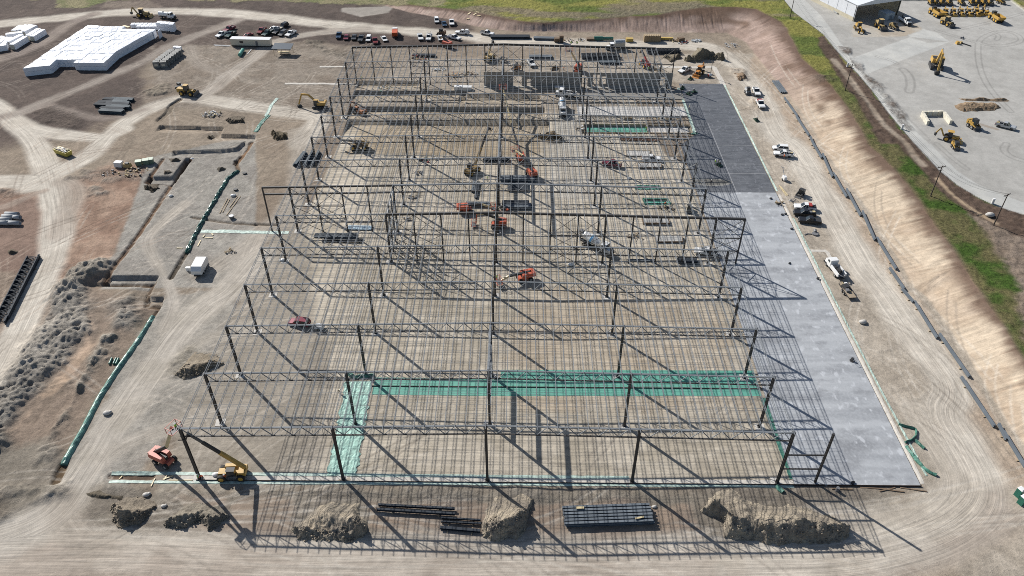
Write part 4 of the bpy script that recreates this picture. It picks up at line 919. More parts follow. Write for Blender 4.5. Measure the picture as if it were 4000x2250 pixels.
def loader(loc, rz, label, P=YEL, sc=1.0, bucket=True, name='wheel_loader', cat='loader', group=None, roof=None):
    t = thing(name, label, cat, loc, rz, group); t.scale = (sc,) * 3; big_wheels(t, 1.5, -1.5, 1.05, .78)
    part('engine_body', MB().use(P).box((-1.9, 0, 1.55), (2.4, 1.7, 1.2), taper=.92).box((1.1, 0, 1.2), (1.6, 1.2, .8)).use(BLACK).box((-3.1, 0, 1.4), (.12, 1.4, .9)).box((0, 0, .9), (3.6, .9, .4)).use(MGREY).cyl((-2, .5, 2.1), (-2, .5, 2.7), .08), t)
    part('cab', MB().use(GLASS).box((-.2, 0, 2.4), (1.4, 1.4, 1.5), taper=.9).use(roof or P).box((-.2, 0, 3.2), (1.5, 1.45, .1)), t)
    for s in (-1, 1): part('lift_arm', MB().use(P).bar((.9, s * .5, 1.7), (3.0, s * .5, .75), .18, .35), t)
    if bucket: part('bucket', MB().use(MGREY).prism([(2.8, .2), (4.0, .12), (4.0, .2), (3.1, .35), (3.0, 1.15), (2.8, 1.3), (2.6, .8)], -1.35, 1.35), t)
    return t
loader(at('00', 1890, 935), head('00', (1830, 935), (1980, 948)), 'yellow wheel loader with a raised grey bucket at the fork of the haul roads', YEL, 1.3)
def skid(loc, rz, label, P=YEL, sc=1.0, name='skid_steer', cat='skid steer', group=None, fork=False):
    t = thing(name, label, cat, loc, rz, group); t.scale = (sc,) * 3; wheels(t, [(.6, .75), (.6, -.75), (-.6, .75), (-.6, -.75)], .42, .32)
    part('body', MB().use(P).box((-.5, 0, 1.0), (1.9, 1.15, .9), taper=.9).box((-1.3, 0, 1.1), (.4, 1.3, .9)), t)
    part('cab', MB().use(GLASS).box((.25, 0, 1.6), (1.1, 1.0, 1.0), taper=.92).use(BLACK).box((.2, 0, 2.13), (1.2, 1.05, .08)), t)
    for s in (-1, 1): part('lift_arm', MB().use(P).bar((-1.3, s * .72, 1.6), (1.5, s * .72, .7), .14, .22), t)
    part('bucket', MB().use(MGREY).prism([(1.3, .1), (2.1, .06), (1.5, .3), (1.4, .8), (1.25, .8)], -.85, .85), t)
    return t
skid(at('00', 1812, 878), 2.6, 'small white machine parked behind the yellow wheel loader', WHITE_P, 1.2)
skid(at('20', 2372, 920), head('20', (2360, 890), (2395, 950)), 'white and red skid steer beside the upper white pickup on the right road', WHITE_P, 1.25)
skid(at('31', 330, 495), head('31', (360, 460), (290, 520)), 'dark grey skid steer with a bucket beside the pale slab', MGREY, 1.15)
skid(at('21', 1780, 650), head('21', (1780, 600), (1782, 690)), 'off white skid steer under the frame near the right eave', PAINT['cream'], 1.1)
skid(at('10', 1868, 335), 2.6, 'brown skid loader standing by the white car at the back road', mat('mud_brown', (.16, .10, .06), .8), 1.35)
skid(at('20', 40, 690), 3.6, 'orange skid steer in front of the tilt walls left of the white pickup', ORG2, 1.3)
skid(at('30', 2062, 1262, ZY), head('30', (2030, 1240), (2110, 1290), ZY), 'yellow compact track loader beside the silver pickup in the yard', YEL, 1.6)
skid(at('31', 1885, 20, ZY), head('31', (1870, 0), (1895, 30), ZY), 'small yellow ride on roller right below the yellow backhoe in the yard', YEL, 1.2, 'compact_roller', 'roller')
def backhoe(loc, rz, label, P=YEL, sc=1.0, group=None, canopy=True, name='backhoe_loader'):
    t = thing(name, label, 'backhoe', loc, rz, group); t.scale = (sc,) * 3
    wheels(t, [(-1.1, .95), (-1.1, -.95)], .75, .5, RIMY); wheels(t, [(1.3, .9), (1.3, -.9)], .5, .35, RIMY)
    part('engine_body', MB().use(P).box((1.0, 0, 1.2), (1.8, .95, .8), taper=.9).use(BLACK).box((0, 0, .8), (3.6, .8, .35)).box((1.95, 0, 1.2), (.1, .8, .6)), t)
    if canopy: part('cab', MB().use(GLASS).box((-.5, 0, 1.95), (1.2, 1.2, 1.2), taper=.92).use(P).box((-.5, 0, 2.63), (1.6, 1.5, .1)), t)
    else: part('roll_bar', MB().use(MGREY).bar((-.4, .6, 1), (-.4, .6, 2.7), .1).bar((-.4, -.6, 1), (-.4, -.6, 2.7), .1).box((-.2, 0, 2.72), (.9, 1.3, .08)), t)
    for s in (-1, 1): part('loader_arm', MB().use(P).bar((.2, s * .62, 1.5), (2.5, s * .62, .6), .14, .25), t)
    part('front_bucket', MB().use(P).prism([(2.3, .1), (3.1, .06), (2.6, .3), (2.5, .9), (2.3, .9)], -1.1, 1.1), t)
    part('digger_arm', MB().use(P).bar((-1.9, 0, 1.0), (-3.1, 0, 3.0), .25, .35).bar((-3.1, 0, 3.0), (-3.9, 0, 1.5), .22, .3), t)
    part('digger_bucket', MB().use(MGREY).prism([(-4.3, 1.5), (-3.6, 1.5), (-3.7, .7), (-4.2, .8)], -.35, .35), t); return t
backhoe(at('30', 1840, 1395, ZY), head('30', (1760, 1385), (1930, 1420), ZY), 'yellow backhoe loader with a canopy at the front of the gravel yard', YEL, 1.3)
backhoe(at('20', 1880, 735), head('20', (1900, 700), (1840, 755)), 'orange backhoe loader with its arm folded over beside a white pickup', ORG2, 1.35)
backhoe(at('00', 1445, 150), head('00', (1350, 150), (1540, 155)), 'large dusty yellow grader like machine parked left of the water truck', YDUST, 1.5, name='earth_mover')
YG = 'yellow machines lined up across the yard'; YB = 'yellow machines lined up at the back of the yard'
lab = ['leftmost', 'second', 'third', 'fourth', 'fifth', 'sixth', 'seventh', 'eighth', 'ninth']
for i, x in enumerate((1790, 1868, 1945, 2022, 2098)):
    backhoe(at('30', x, 132, ZY), R(-100 + i * 3), 'yellow backhoe, %s of the tight line between the two dump trucks' % lab[i], YEL, 1.0, YG)
for i, x in enumerate((2130, 2195)):
    backhoe(at('30', x, 120, ZY), R(-95), ('yellow tractor with an open roll bar beside the backhoes in the line', 'yellow tractor with an open roll bar next to the right dump truck')[i], YEL, 1.1, YG, False, 'compact_tractor')
for i, x in enumerate((1640, 1690, 1755, 1825, 1945, 2050, 2105, 2170, 2235)):
    skid(at('30', x, 28, ZY), R(-90 + 7 * math.sin(i * 2)), 'yellow skid loader, %s from the left in the back line of the yard' % lab[i], YEL, 1.35, 'skid_loader', 'skid loader', YB)
skid(at('30', 2340, 18, ZY), R(-60), 'yellow skid loader standing apart at the far right corner of the yard', YEL, 1.35, 'skid_loader', 'skid loader')
skid(at('30', 625, 20, ZY), R(-80), 'rusty yellow dozer beside the left corner of the shed', YDUST, 1.7, 'bulldozer', 'bulldozer')
def dump(loc, rz, label, sc=1.0, group='articulated dump trucks in the yard'):
    t = thing('articulated_dump_truck', label, 'dump truck', loc, rz, group); t.scale = (sc,) * 3; wheels(t, [(x, s * 1.25) for x in (2.6, -1.0, -2.6) for s in (-1, 1)], .85, .6, RIMY)
    part('cab', MB().use(YEL).box((3.2, 0, 1.7), (2.4, 2.2, .9), taper=.85).use(GLASS).box((2.2, 0, 2.6), (1.4, 1.6, 1.2), taper=.9).use(BLACK).box((2.2, 0, 3.24), (1.5, 1.7, .1)), t)
    part('dump_body', MB().use(YEL).prism([(-4.4, 2.6), (-3.8, 1.4), (.6, 1.3), (1.1, 2.7), (1.0, 2.7), (.55, 1.5), (-3.7, 1.6), (-4.3, 2.65)], -1.5, 1.5).box((-1.5, 1.5, 2.1), (4.6, .12, 1.2)).box((-1.5, -1.5, 2.1), (4.6, .12, 1.2)).use(mat('dump_liner', (.12, .07, .05), .8)).box((-1.6, 0, 1.62), (4.2, 2.8, .06)), t)
    part('chassis', MB().use(BLACK).box((0, 0, 1.05), (6.6, 1.0, .4)), t); return t
dump(at('30', 1690, 140, ZY), head('30', (1740, 160), (1640, 100), ZY), 'yellow articulated dump truck at the left end of the machine line', 1.1)
dump(at('30', 2290, 190, ZY), head('30', (2340, 215), (2235, 150), ZY), 'yellow articulated dump truck at the right end of the machine line', 1.1)
loader(at('30', 1800, 235, ZY), head('30', (1740, 200), (1860, 260), ZY), 'dusty yellow wheel loader in front of the left dump truck', YDUST, 1.2)
def grader(loc, rz, label, P=YEL, sc=1.0):
    t = thing('motor_grader', label, 'grader', loc, rz); t.scale = (sc,) * 3; wheels(t, [(-2.6, .95), (-2.6, -.95), (-1.3, .95), (-1.3, -.95), (3.2, .95), (3.2, -.95)], .6, .4, RIMY)
    part('engine_body', MB().use(P).box((-2.1, 0, 1.6), (2.4, 1.4, 1.0), taper=.9), t); part('cab', MB().use(GLASS).box((-.4, 0, 2.3), (1.2, 1.3, 1.5), taper=.9).use(P).box((-.4, 0, 3.1), (1.3, 1.4, .1)), t)
    part('goose_neck', MB().use(P).bar((0, 0, 1.6), (2.2, 0, 1.9), .35, .45).bar((2.2, 0, 1.9), (3.3, 0, 1.2), .35, .4).box((3.2, 0, .7), (.3, 1.6, .3)), t); part('blade', MB().use(MGREY).bar((.6, -1.7, .55), (1.5, 1.7, .55), .12, .7), t); return t
grader(at('30', 915, 290, ZY), head('30', (870, 250), (945, 340), ZY), 'yellow motor grader standing in front of the open shed', YEL, 1.15)
loader(at('30', 1130, 265, ZY), R(-85), 'rusty skidder with a raised blade in front of the shed opening', YDUST, 1.25, True, 'log_skidder', 'loader')
skid(at('30', 1265, 272, ZY), R(-60), 'small rusty yellow trencher beside the skidder in front of the shed', YDUST, 1.4, 'small_trencher', 'trencher')
# telehandlers and boom lifts
def telehandler(loc, rz, label, P=YEL, el=45, ln=9.0, sc=1.0, base=-1.6, forks=True, side=0.0):
    t = thing('telehandler', label, 'telehandler', loc, rz); t.scale = (sc,) * 3; wheels(t, [(1.6, 1.05), (1.6, -1.05), (-1.6, 1.05), (-1.6, -1.05)], .72, .5, RIMY)
    part('chassis', MB().use(P).box((0, 0, 1.15), (4.6, 1.3, .7), taper=.92).box((-1.9, 0, 1.5), (1.2, 1.9, .8)).use(BLACK).box((0, 0, .75), (4.2, .9, .3)), t)
    part('cab', MB().use(GLASS).box((-.2, .75, 2.0), (1.4, .9, 1.3), taper=.9).use(BLACK).box((-.2, .75, 2.68), (1.45, .95, .08)), t); part('engine_cover', MB().use(P).box((.2, -.85, 1.55), (2.2, .75, .8), taper=.85), t)
    c, s = math.cos(R(el)), math.sin(R(el)); p0 = Vector((base, 0, 2.1)); d = Vector((c, 0, s))
    part('boom', MB().use(P).bar(p0, p0 + d * ln * .45, .5, .6), t); b2 = part('boom_extension', MB().use(BLACK).bar(p0 + d * ln * .42, p0 + d * ln * .75, .40, .5).use(MGREY).bar(p0 + d * ln * .74, p0 + d * ln, .32, .4), t)
    e = p0 + d * ln; part('fork_carriage', MB().use(BLACK).bar(e, e + Vector((.4, 0, -1.1)), .9, .2).bar(e + Vector((.4, .4, -1.1)), e + Vector((1.6, .4, -1.1)), .12).bar(e + Vector((.4, -.4, -1.1)), e + Vector((1.6, -.4, -1.1)), .12), t); return t
L0 = at('03', 2340, 420); q_ = Vector((1.0, .25, 13.6)) - Vector((L0[0], L0[1], L0[2] + 2.4)); rz_ = math.atan2(q_.y, q_.x); dd_ = math.hypot(q_.x, q_.y) + 2.4 * 1.25
telehandler(L0, rz_, 'yellow telehandler holding its long boom up to the near left corner of the frame', YEL, math.degrees(math.atan2(q_.z, dd_)), math.hypot(dd_, q_.z) / 1.25, 1.25, -2.4)
telehandler(at('11', 2175, 270), R(55), 'dark yellow telehandler with a raised boom in the middle of the frame', mat('dark_yellow', (.24, .16, .06), .6), 52, 11, 1.2, 1.4)
telehandler(at('11', 1040, 28), R(180), 'dusty telehandler with a lowered boom under the left bays', mat('dark_yellow', (.24, .16, .06), .6), 5, 6.5, 1.3)
telehandler(at('10', 2350, 585), R(70), 'dusty tan telehandler with a lifted boom under the back bay', YDUST, 38, 6, 1.25)
telehandler(at('20', 1335, 650), R(110), 'red telehandler beside two workers under the back right bays', REDM, 30, 5.5, 1.2)
telehandler(at('20', 180, 690), R(180), 'low dusty telehandler right of the orange skid steer by the tilt walls', MGREY, 6, 5.5, 1.1) if False else None
def boom_lift(loc, rz, label, pts, P=ORG, sc=1.0, basket=True):
    """pts: boom joints in local metres (along, side, up)"""
    t = thing('boom_lift', label, 'boom lift', loc, rz); t.scale = (sc,) * 3; wheels(t, [(1.1, .95), (1.1, -.95), (-1.1, .95), (-1.1, -.95)], .5, .38, RIM)
    part('chassis', MB().use(P).box((0, 0, .8), (3.0, 1.4, .5), taper=.9), t)
    part('turntable', MB().use(P).box((-.6, .65, 1.6), (2.8, .75, .95), taper=.9).box((-.6, -.65, 1.6), (2.8, .75, .95), taper=.9).box((-1.9, 0, 1.6), (.7, 1.9, .9), taper=.9).use(BLACK).box((-.4, 0, 1.45), (2.4, .5, .5)), t)
    m = MB(); n = len(pts)
    for i in range(n - 1):
        m.use(BLACK if i == 0 else (TAN if i == 1 else P)).bar(pts[i], pts[i + 1], .42 - .07 * i, .5 - .09 * i)
    part('boom', m, t)
    if basket:
        e = Vector(pts[-1]); b = MB().use(P); x, y, z = .55, 1.0, 1.1
        for a in (0, 1):
            for s in (-1, 1):
                b.bar(e + Vector((-x * s + x, -y, z * a - .3)), e + Vector((-x * s + x, y, z * a - .3)), .07).bar(e + Vector((0, y * s, z * a - .3)), e + Vector((2 * x, y * s, z * a - .3)), .07)
        for s in (-1, 1):
            for q in (0, 2 * x): b.bar(e + Vector((q, y * s, -.3)), e + Vector((q, y * s, z - .3)), .07)
        b.use(MGREY).box(tuple(e + Vector((x, 0, -.32))), (2 * x, 2 * y, .06)); part('basket', b, t)
    return t
def lift_to(loc, tgt, label, mids=(), P=ORG, sc=1.0, body_rz=None):
    """boom lift at loc whose boom runs through mids (fraction, height) to the basket at tgt (x, y, z)"""
    dx, dy = tgt[0] - loc[0], tgt[1] - loc[1]; rz = math.atan2(dy, dx); D = math.hypot(dx, dy) / sc
    pts = [(-1.3, 0, 1.9)] + [(f * D, 0, h / sc) for f, h in mids] + [(D - .6, 0, (tgt[2] - loc[2]) / sc)]
    if len(pts) == 2: pts.insert(1, ((pts[0][0] + pts[1][0]) / 2, 0, (pts[0][2] + pts[1][2]) / 2))
    return boom_lift(loc, rz, label, pts, P, sc)
LPINK = mat('lift_red', (.46, .12, .08), .5, 0, .2, 1)
A0 = at('03', 1655, 280)
lift_to(A0, (-1.6, .8, 14.6), 'faded red boom lift with its basket raised to the near left corner of the frame', ((.35, 6.5), (.8, 12.8)), LPINK, 1.35)
lift_to(at('11', 2110, 660), T('11', 2390, 668) + (1.2,), 'orange boom lift with a tan boom lowered to the right, left of the ridge columns', ((.6, 2.4),), ORG, 1.25)
lift_to(at('11', 2430, 810), T('11', 2190, 825) + (1.0,), 'orange boom lift with its boom stretched level to the left, below the other', ((.55, 4.6), (.85, 4.2)), ORG, 1.25)
lift_to(at('21', 85, 140), (60.5, 168.5, 12.0), 'orange boom lift reaching up to the ridge column, rear one of two', ((.5, 5.5),), ORG, 1.3)
lift_to(at('21', 190, 300), T('21', 30, 135) + (3.0,), 'orange boom lift with its boom crossing behind the rear one', ((.5, 4.2),), ORG, 1.3)
lift_to(at('21', 125, 1345), T('11', 2440, 1425) + (1.6,), 'orange boom lift with a lowered boom behind the fourth truss line', ((.6, 2.6),), ORG, 1.3)
lift_to(at('20', 660, 705), T('20', 575, 505, 15) + (15,), 'red boom lift raised steeply to the back wall beam', ((.3, 7),), ORG, 1.3)
boom_lift(at('10', 1910, 455), 2.4, 'salmon coloured lift machine folded up behind the back wall', [(-1.4, 0, 1.8), (1.2, 0, 3.0), (2.6, 0, 2.0)], LPINK, 1.4, False)
# ------------------------------------------------------------------ the shed on the yard
WALLP = mat('pale_cladding', (.74, .76, .80), .45, .1, .05, .5); WALLC = mat('cream_cladding', (.55, .50, .38), .6, 0, .1, .5)
sh = thing('equipment_shed', 'open fronted pale metal shed with a gabled roof on the gravel yard', 'shed', (222.2, 259.06, ZY), math.atan2(8.78, 23.64))
SW, SD, SHL, SHR = 25.2, 32, 7.6, 7.6
def wall_ribbed(x, m1, m2):
    m = MB().use(m1).box((x, SD / 2, SHL * .62), (.16, SD, SHL * .76)).use(m2).box((x, SD / 2, SHL * .12), (.14, SD, SHL * .24)).use(mat('dark_joint', (.12, .13, .15), .6))
    for k in range(1, 5): m.box((x, SD * k / 5, SHL * .62), (.22, .12, SHL * .76))
    return m
part('left_wall', wall_ribbed(0, WALLP, WALLC), sh)
part('right_wall', MB().use(WALLC).box((SW, SD / 2, SHR / 2), (.16, SD, SHR)), sh)
for s in (0, 1):
    x0, x1 = (-.4, SW / 2) if s == 0 else (SW / 2, SW + .4); z0, z1 = (SHL - .1, SHL + 2.0) if s == 0 else (SHL + 2.0, SHL - .1)
    m = MB().use(WALLP).add([(x0, -.6, z0), (x1, -.6, z1), (x1, SD, z1), (x0, SD, z0), (x0, -.6, z0 + .15), (x1, -.6, z1 + .15), (x1, SD, z1 + .15), (x0, SD, z0 + .15)], BOXF); part('roof', m, sh)
part('gable', MB().use(WALLP).add([(-.4, -.45, SHL - .5), (SW + .4, -.45, SHL - .5), (SW + .4, -.45, SHL), (SW / 2, -.45, SHL + 2.0), (-.4, -.45, SHL)] + [(-.4, -.3, SHL - .5), (SW + .4, -.3, SHL - .5), (SW + .4, -.3, SHL), (SW / 2, -.3, SHL + 2.0), (-.4, -.3, SHL)], [(0, 1, 2, 3, 4), (9, 8, 7, 6, 5), (0, 5, 6, 1), (1, 6, 7, 2), (2, 7, 8, 3), (3, 8, 9, 4), (4, 9, 5, 0)]), sh)
for x in (.05, SW * .5, SW - .05): part('post', MB().use(STEELD).box((x, .4 if x != SW * .5 else SD * .5, SHL / 2), (.35, .35, SHL)), sh)
br = thing('block_room', 'small concrete block room inside the right side of the open shed', 'block room', (239.6, 261.3, ZY), math.atan2(8.78, 23.64))
part('walls', MB().use(mat('block_wall', (.40, .44, .46), .8)).box((0, 2.6, 1.5), (5.0, 5.2, 3.0)), br); part('door', MB().use(mat('grey_door', (.22, .25, .27), .5)).box((.4, -.05, 1.05), (1.6, .08, 2.1)), br); part('roof', MB().use(mat('roof_felt', (.45, .47, .48), .8)).box((0, 2.6, 3.06), (5.2, 5.4, .12)), br)
rp = solo('loading_ramp', MB().use(GREYP).box((0, 0, .3), (2.4, 10, .12)).use(GALV).box((1.2, 0, .4), (.12, 10, .4)).box((-1.2, 0, .4), (.12, 10, .4)), 'long grey loading ramp lying outside the left wall of the shed', 'ramp', at('30', 672, 100, ZY, .3), R(8))
solo('beam', MB().use(PAINT['cream']).box((0, 0, .25), (.5, 9, .5)), 'cream beam lying along the left wall of the shed', 'beam', at('30', 735, 95, ZY, .2), R(10))
# yard odds and ends
def blockw(m, x0, y0, x1, y1, h, rows=2, L=1.8):
    n = max(1, int(round(math.hypot(x1 - x0, y1 - y0) / L)))
    for r_ in range(rows):
        for i in range(n):
            f = (i + .5) / n; m.box((x0 + (x1 - x0) * f, y0 + (y1 - y0) * f, h * (r_ + .5) + random.uniform(-.02, .02)), (L * .96 if abs(x1 - x0) > abs(y1 - y0) else .9, .9 if abs(x1 - x0) > abs(y1 - y0) else L * .96, h * .97), random.uniform(-.03, .03))
a, b, c, d = T('30', 1600, 1260, ZY), T('30', 1545, 1170, ZY), T('30', 1760, 1165, ZY), T('30', 1830, 1255, ZY)
m = MB().use(mat('pale_block', (.62, .58, .48), .9, 0, .2, .8, .03)); blockw(m, a[0], a[1], b[0], b[1], .85); blockw(m, b[0], b[1] + .6, c[0], c[1] + .6, .85); blockw(m, c[0], c[1], d[0], d[1], .85)
for i in range(len(m.v)): m.v[i] = (m.v[i][0] - b[0], m.v[i][1] - b[1], m.v[i][2])
solo('block_bunker', m, 'three sided bunker of pale stacked concrete blocks on the yard', 'bunker', (b[0], b[1], ZY))
def utility_pole(tb, hgt, label, rz, arms=1, lean=0):
    p = T(*tb, ZY); t = thing('utility_pole', label, 'utility pole', (p[0], p[1], ZY - .2), rz, 'utility poles along the green strip')
    W = mat('pole_wood', (.07, .055, .045), .9, 0, .2, 2); part('pole', MB().use(W).cyl((0, 0, 0), (0, 0, hgt), .19, 10, .13), t)
    part('crossarm', MB().use(W).box((0, .12, hgt - .5), (2.9, .14, .16)).bar((-.9, .1, hgt - .5), (0, .1, hgt - 1.3), .06).bar((.9, .1, hgt - .5), (0, .1, hgt - 1.3), .06), t)
    for x in (-1.3, -.7, .7, 1.3): o = part('insulator', cached('insul', lambda: MB().use(GREYP).cyl((0, 0, 0), (0, 0, .28), .07, 8).mesh('insulator')), t); o.location = (x, .12, hgt - .42)
    if arms > 1: part('lower_arm', MB().use(W).box((0, .1, hgt - 1.6), (1.7, .12, .12)).use(GREYP).cyl((.35, .25, hgt - 2.5), (.35, .25, hgt - 1.7), .2, 10), t)
    return p
pp = [utility_pole(('30', 218, 190), 10.9, 'dark wooden utility pole farthest back, near the top edge of the picture', .2), utility_pole(('30', 775, 910), 10.9, 'dark wooden utility pole beside the corner of the concrete apron', -.1),
      utility_pole(('31', 1635, 525), 10.9, 'dark wooden utility pole with two crossarms standing in the bright grass', .3, 2), utility_pole(('31', 2270, 815), 10.9, 'dark wooden utility pole nearest the viewer, with thin wires', .5)]
for i in range(3):
    a, b = pp[i], pp[i + 1]; m = MB().use(BLACK)
    for off in (-1.2, .7, 1.25):
        pr = None
        for k in range(13):
            f = k / 12; q = Vector((a[0] + (b[0] - a[0]) * f + off, a[1] + (b[1] - a[1]) * f, ZY + 10.5 - 1.6 * 4 * f * (1 - f)))
            if pr is not None: m.bar(pr, q, .03)
            pr = q
    solo('power_wire', m, ['thin wires between the two farthest utility poles', 'thin wires between the apron pole and the pole with two crossarms', 'thin wires between the two nearest utility poles'][i], 'wires')
for tl, x, y, lb in (('30', 797, 672, 'pale round concrete post by the utility pole at the apron corner'), ('30', 1345, 1300, 'pale round concrete post on the edge of the concrete strip'), ('31', 2255, 600, 'pale round concrete post beside the nearest utility pole')):
    solo('concrete_post', MB().use(WHITE_P).cyl((0, 0, 0), (0, 0, 1.7), .42, 14).cyl((0, 0, 1.7), (0, 0, 1.8), .36, 14), lb, 'post', at(tl, x, y, ZY, .0))
solo('attachment_boom', MB().use(YEL).box((0, 0, .6), (1.2, 1.8, 1.2), taper=.8).use(BLACK).bar((2, .6, .3), (4.6, -3.2, .3), .3).use(YDUST).box((1.8, .7, .5), (1.4, 1.4, .7), .4, .6), 'loose yellow attachment with a dark arm lying on the yard', 'attachment', at('30', 1905, 435, ZY, .3))
solo('rubble_heap', MB().use(GREYP).ball((0, 0, .3), .7, 7, .8, .6).ball((1, .4, .25), .5, 7).ball((.2, -1, .2), .45, 6), 'few grey lumps lying behind the loose yellow attachment', 'lumps', at('30', 1945, 378, ZY, .3))
# ------------------------------------------------------------------ heaps of soil
def pile(s, h, label, c1='8d8372', c2='6f665a', z=0, seed=3, name='dirt_pile', rug=1.0, power=1.15, cat='dirt pile', step=.24, group=None, blend=None):
    P = PL(s, z); A = np.array(P); cx, cy = A.mean(0)
    xs = np.arange(A[:, 0].min() - .5, A[:, 0].max() + .5, step); ys = np.arange(A[:, 1].min() - .5, A[:, 1].max() + .5, step); X, Y = np.meshgrid(xs, ys); nx, ny = len(xs), len(ys); x, y = X.ravel(), Y.ravel()
    wob = (fbm(x / 2.2, y / 2.2, seed, 3) - .5) * 1.6; d = sdf(x, y, P) + wob; dm = max(np.percentile(d[d > 0], 97), .5)
    r = fbm(x / 1.7, y / 1.7, seed + 5, 4) - .5; l = fbm(x / 5, y / 5, seed + 9, 3); rid = .5 - np.abs(fbm(x / 1.1, y / 1.1, seed + 12, 3) - .5) * 2
    h *= .72; ins_ = (d > 0).reshape(ny, nx); ylo = np.where(ins_.any(0), ys[ins_.argmax(0)], 0); yhi = np.where(ins_.any(0), ys[ny - 1 - ins_[::-1].argmax(0)], 1)
    sq = np.clip((y - np.tile(ylo, ny)) / np.maximum(np.tile(yhi - ylo, ny), .5), 0, 1); pk = .30 + .22 * (fbm(x / 3.5, x * 0 + 2, seed + 15, 3) - .5) * 2
    prof = np.where(sq < pk, sq / pk, (1 - (sq - pk) / (1 - pk)) ** 1.5) if name == 'dirt_pile' else 1 - (1 - np.clip(d / dm, 0, 1)) ** power
    z_ = h * prof * np.clip(2.4 * l - .25, .2, 1.4) * np.clip(d / 1.2, 0, 1) ** .8 + np.clip(d, -.5, 1) * .12 + (rug * ((1 - ss(pk - .05, pk + .22, sq)) * .85 + .15) if name == 'dirt_pile' else rug) * (r * .95 + rid * .65 + (fbm(x / .5, y / .5, seed + 20, 2) - .5) * .7) * np.clip(d / .8, 0, 1)
    gz = z if z > 0 else 0
    bz = np.array([max(-1.5, hz(px, py)) if z == 0 else z for px, py in ((cx, cy),)])[0]
    keep = d > -.25; zz = np.where(d < 0, -.25, z_) + bz
    idx = -np.ones(x.size, int); cells = []
    for j in range(ny - 1):
        for i in range(nx - 1):
            q = (j * nx + i, j * nx + i + 1, (j + 1) * nx + i + 1, (j + 1) * nx + i)
            if keep[q[0]] and keep[q[1]] and keep[q[2]] and keep[q[3]]: cells.append(q)
    used = sorted({k for q in cells for k in q}); mp = {k: i for i, k in enumerate(used)}
    me = bpy.data.meshes.new(name); me.from_pydata([(x[k] - cx, y[k] - cy, zz[k] - bz) for k in used], [], [[mp[k] for k in q] for q in cells]); me.polygons.foreach_set('use_smooth', [True] * len(cells)); me.update()
    me.materials.append(soil(c1, c2)); o = solo(name, me, label, cat, (cx, cy, bz), group=group)
    if name == 'dirt_pile' and dm > 1.5:
        q = random.Random(seed); mb = MB().use(soil(c1, c2)); B = [i for i in range(x.size) if -.2 < d[i] < dm * .6 and sq[i] < .45]
        for i in q.sample(B, min(len(B), int(60 + 40 * dm))): s_ = q.uniform(.10, .30); mb.ball((x[i] - cx, y[i] - cy, zz[i] - bz + s_ * .2), s_, 6, q.uniform(.7, 1.2), .7)
        tag(part('clods', mb, o), kind='stuff')
    return o
def soil(c1, c2):
    k = 'soil_' + c1 + c2
    if k in MATS: return MATS[k]
    m = mat(k, c1, .95, 0, .3, .35, 0, .15); n = m.node_tree; L = n.links.new; b = n.nodes['Principled BSDF']; tc = n.nodes.new('ShaderNodeTexCoord')
    a = n.nodes.new('ShaderNodeTexNoise'); a.inputs['Scale'].default_value = .35; a.inputs['Detail'].default_value = 5; L(tc.outputs['Object'], a.inputs[0])
    f = n.nodes.new('ShaderNodeTexNoise'); f.inputs['Scale'].default_value = 1.8; f.inputs['Detail'].default_value = 8; f.inputs['Roughness'].default_value = .75; L(tc.outputs['Object'], f.inputs[0])
    r = n.nodes.new('ShaderNodeValToRGB'); e = r.color_ramp.elements; e[0].position = .4; e[1].position = .6; e[0].color = (*lin(c1), 1); e[1].color = (*lin(c2), 1); L(a.outputs[0], r.inputs[0])
    mr = n.nodes.new('ShaderNodeMapRange'); mr.inputs[1].default_value = .3; mr.inputs[2].default_value = .7; mr.inputs[3].default_value = .6; mr.inputs[4].default_value = 1.4; L(f.outputs[0], mr.inputs[0])
    s = n.nodes.new('ShaderNodeVectorMath'); s.operation = 'SCALE'; L(r.outputs[0], s.inputs[0]); L(mr.outputs[0], s.inputs['Scale']); L(s.outputs[0], b.inputs['Base Color'])
    bp = n.nodes.new('ShaderNodeBump'); bp.inputs['Distance'].default_value = .6; bp.inputs['Strength'].default_value = .9; L(f.outputs[0], bp.inputs['Height']); L(bp.outputs[0], b.inputs['Normal']); return m
pile('13:350,985 480,850 620,720 780,690 1050,700 1060,830 1130,900 1110,1050 950,1110 620,1110 430,1090', 3.3, 'broad clayey spoil heap in front of the frame, left of the two long beams', 'b9ac98', '9a9184', seed=3, rug=1.0)
pile('13:2290,800 2420,640 2574,630;23:100,580 210,680 170,850 150,960 60,1080;13:2400,1110 2280,1060', 3.4, 'steep spoil heap between the short beams and the beam stack', 'b9ac98', '9c9285', seed=5, rug=1.0)
pile('23:1900,800 2050,620 2200,560 2400,690 2574,750;33:200,720 450,780 620,830 820,940 800,1050 700,1115 300,1130 0,1135;23:2300,1090 2150,1060 2110,900', 3.8, 'largest spoil heap in front of the right end of the frame, dug out face', 'b9ac98', '9c9284', seed=7, rug=1.1)
pile('03:1120,760 1280,650 1450,640 1560,740 1500,850 1380,930 1210,960 1150,870', 2.4, 'small spoil heap beside the left haul road, leftmost of the front heaps', 'a59988', '877d70', seed=9)
pile('03:1640,940 1750,830 1900,700 2200,740 2290,850 2200,930 2100,990 2000,900 1880,980', 2.2, 'low stony spoil heap under the long crossing shadows', 'a59c8d', '8a8276', seed=11, rug=1.3)
pile('03:850,610 1000,590 1240,640 1230,690 1000,670 860,650', .9, 'low dark ridge of soil behind the leftmost front heap', '7d7465', '665e52', seed=12)
pile('20:1720,610 1800,560 1870,475 1950,520 2150,580 2130,612 1950,600 1850,635', 5.0, 'tall pale spoil heap at the far right behind the frame', '8f8674', '7c7363', seed=14, rug=.5, power=1.2)
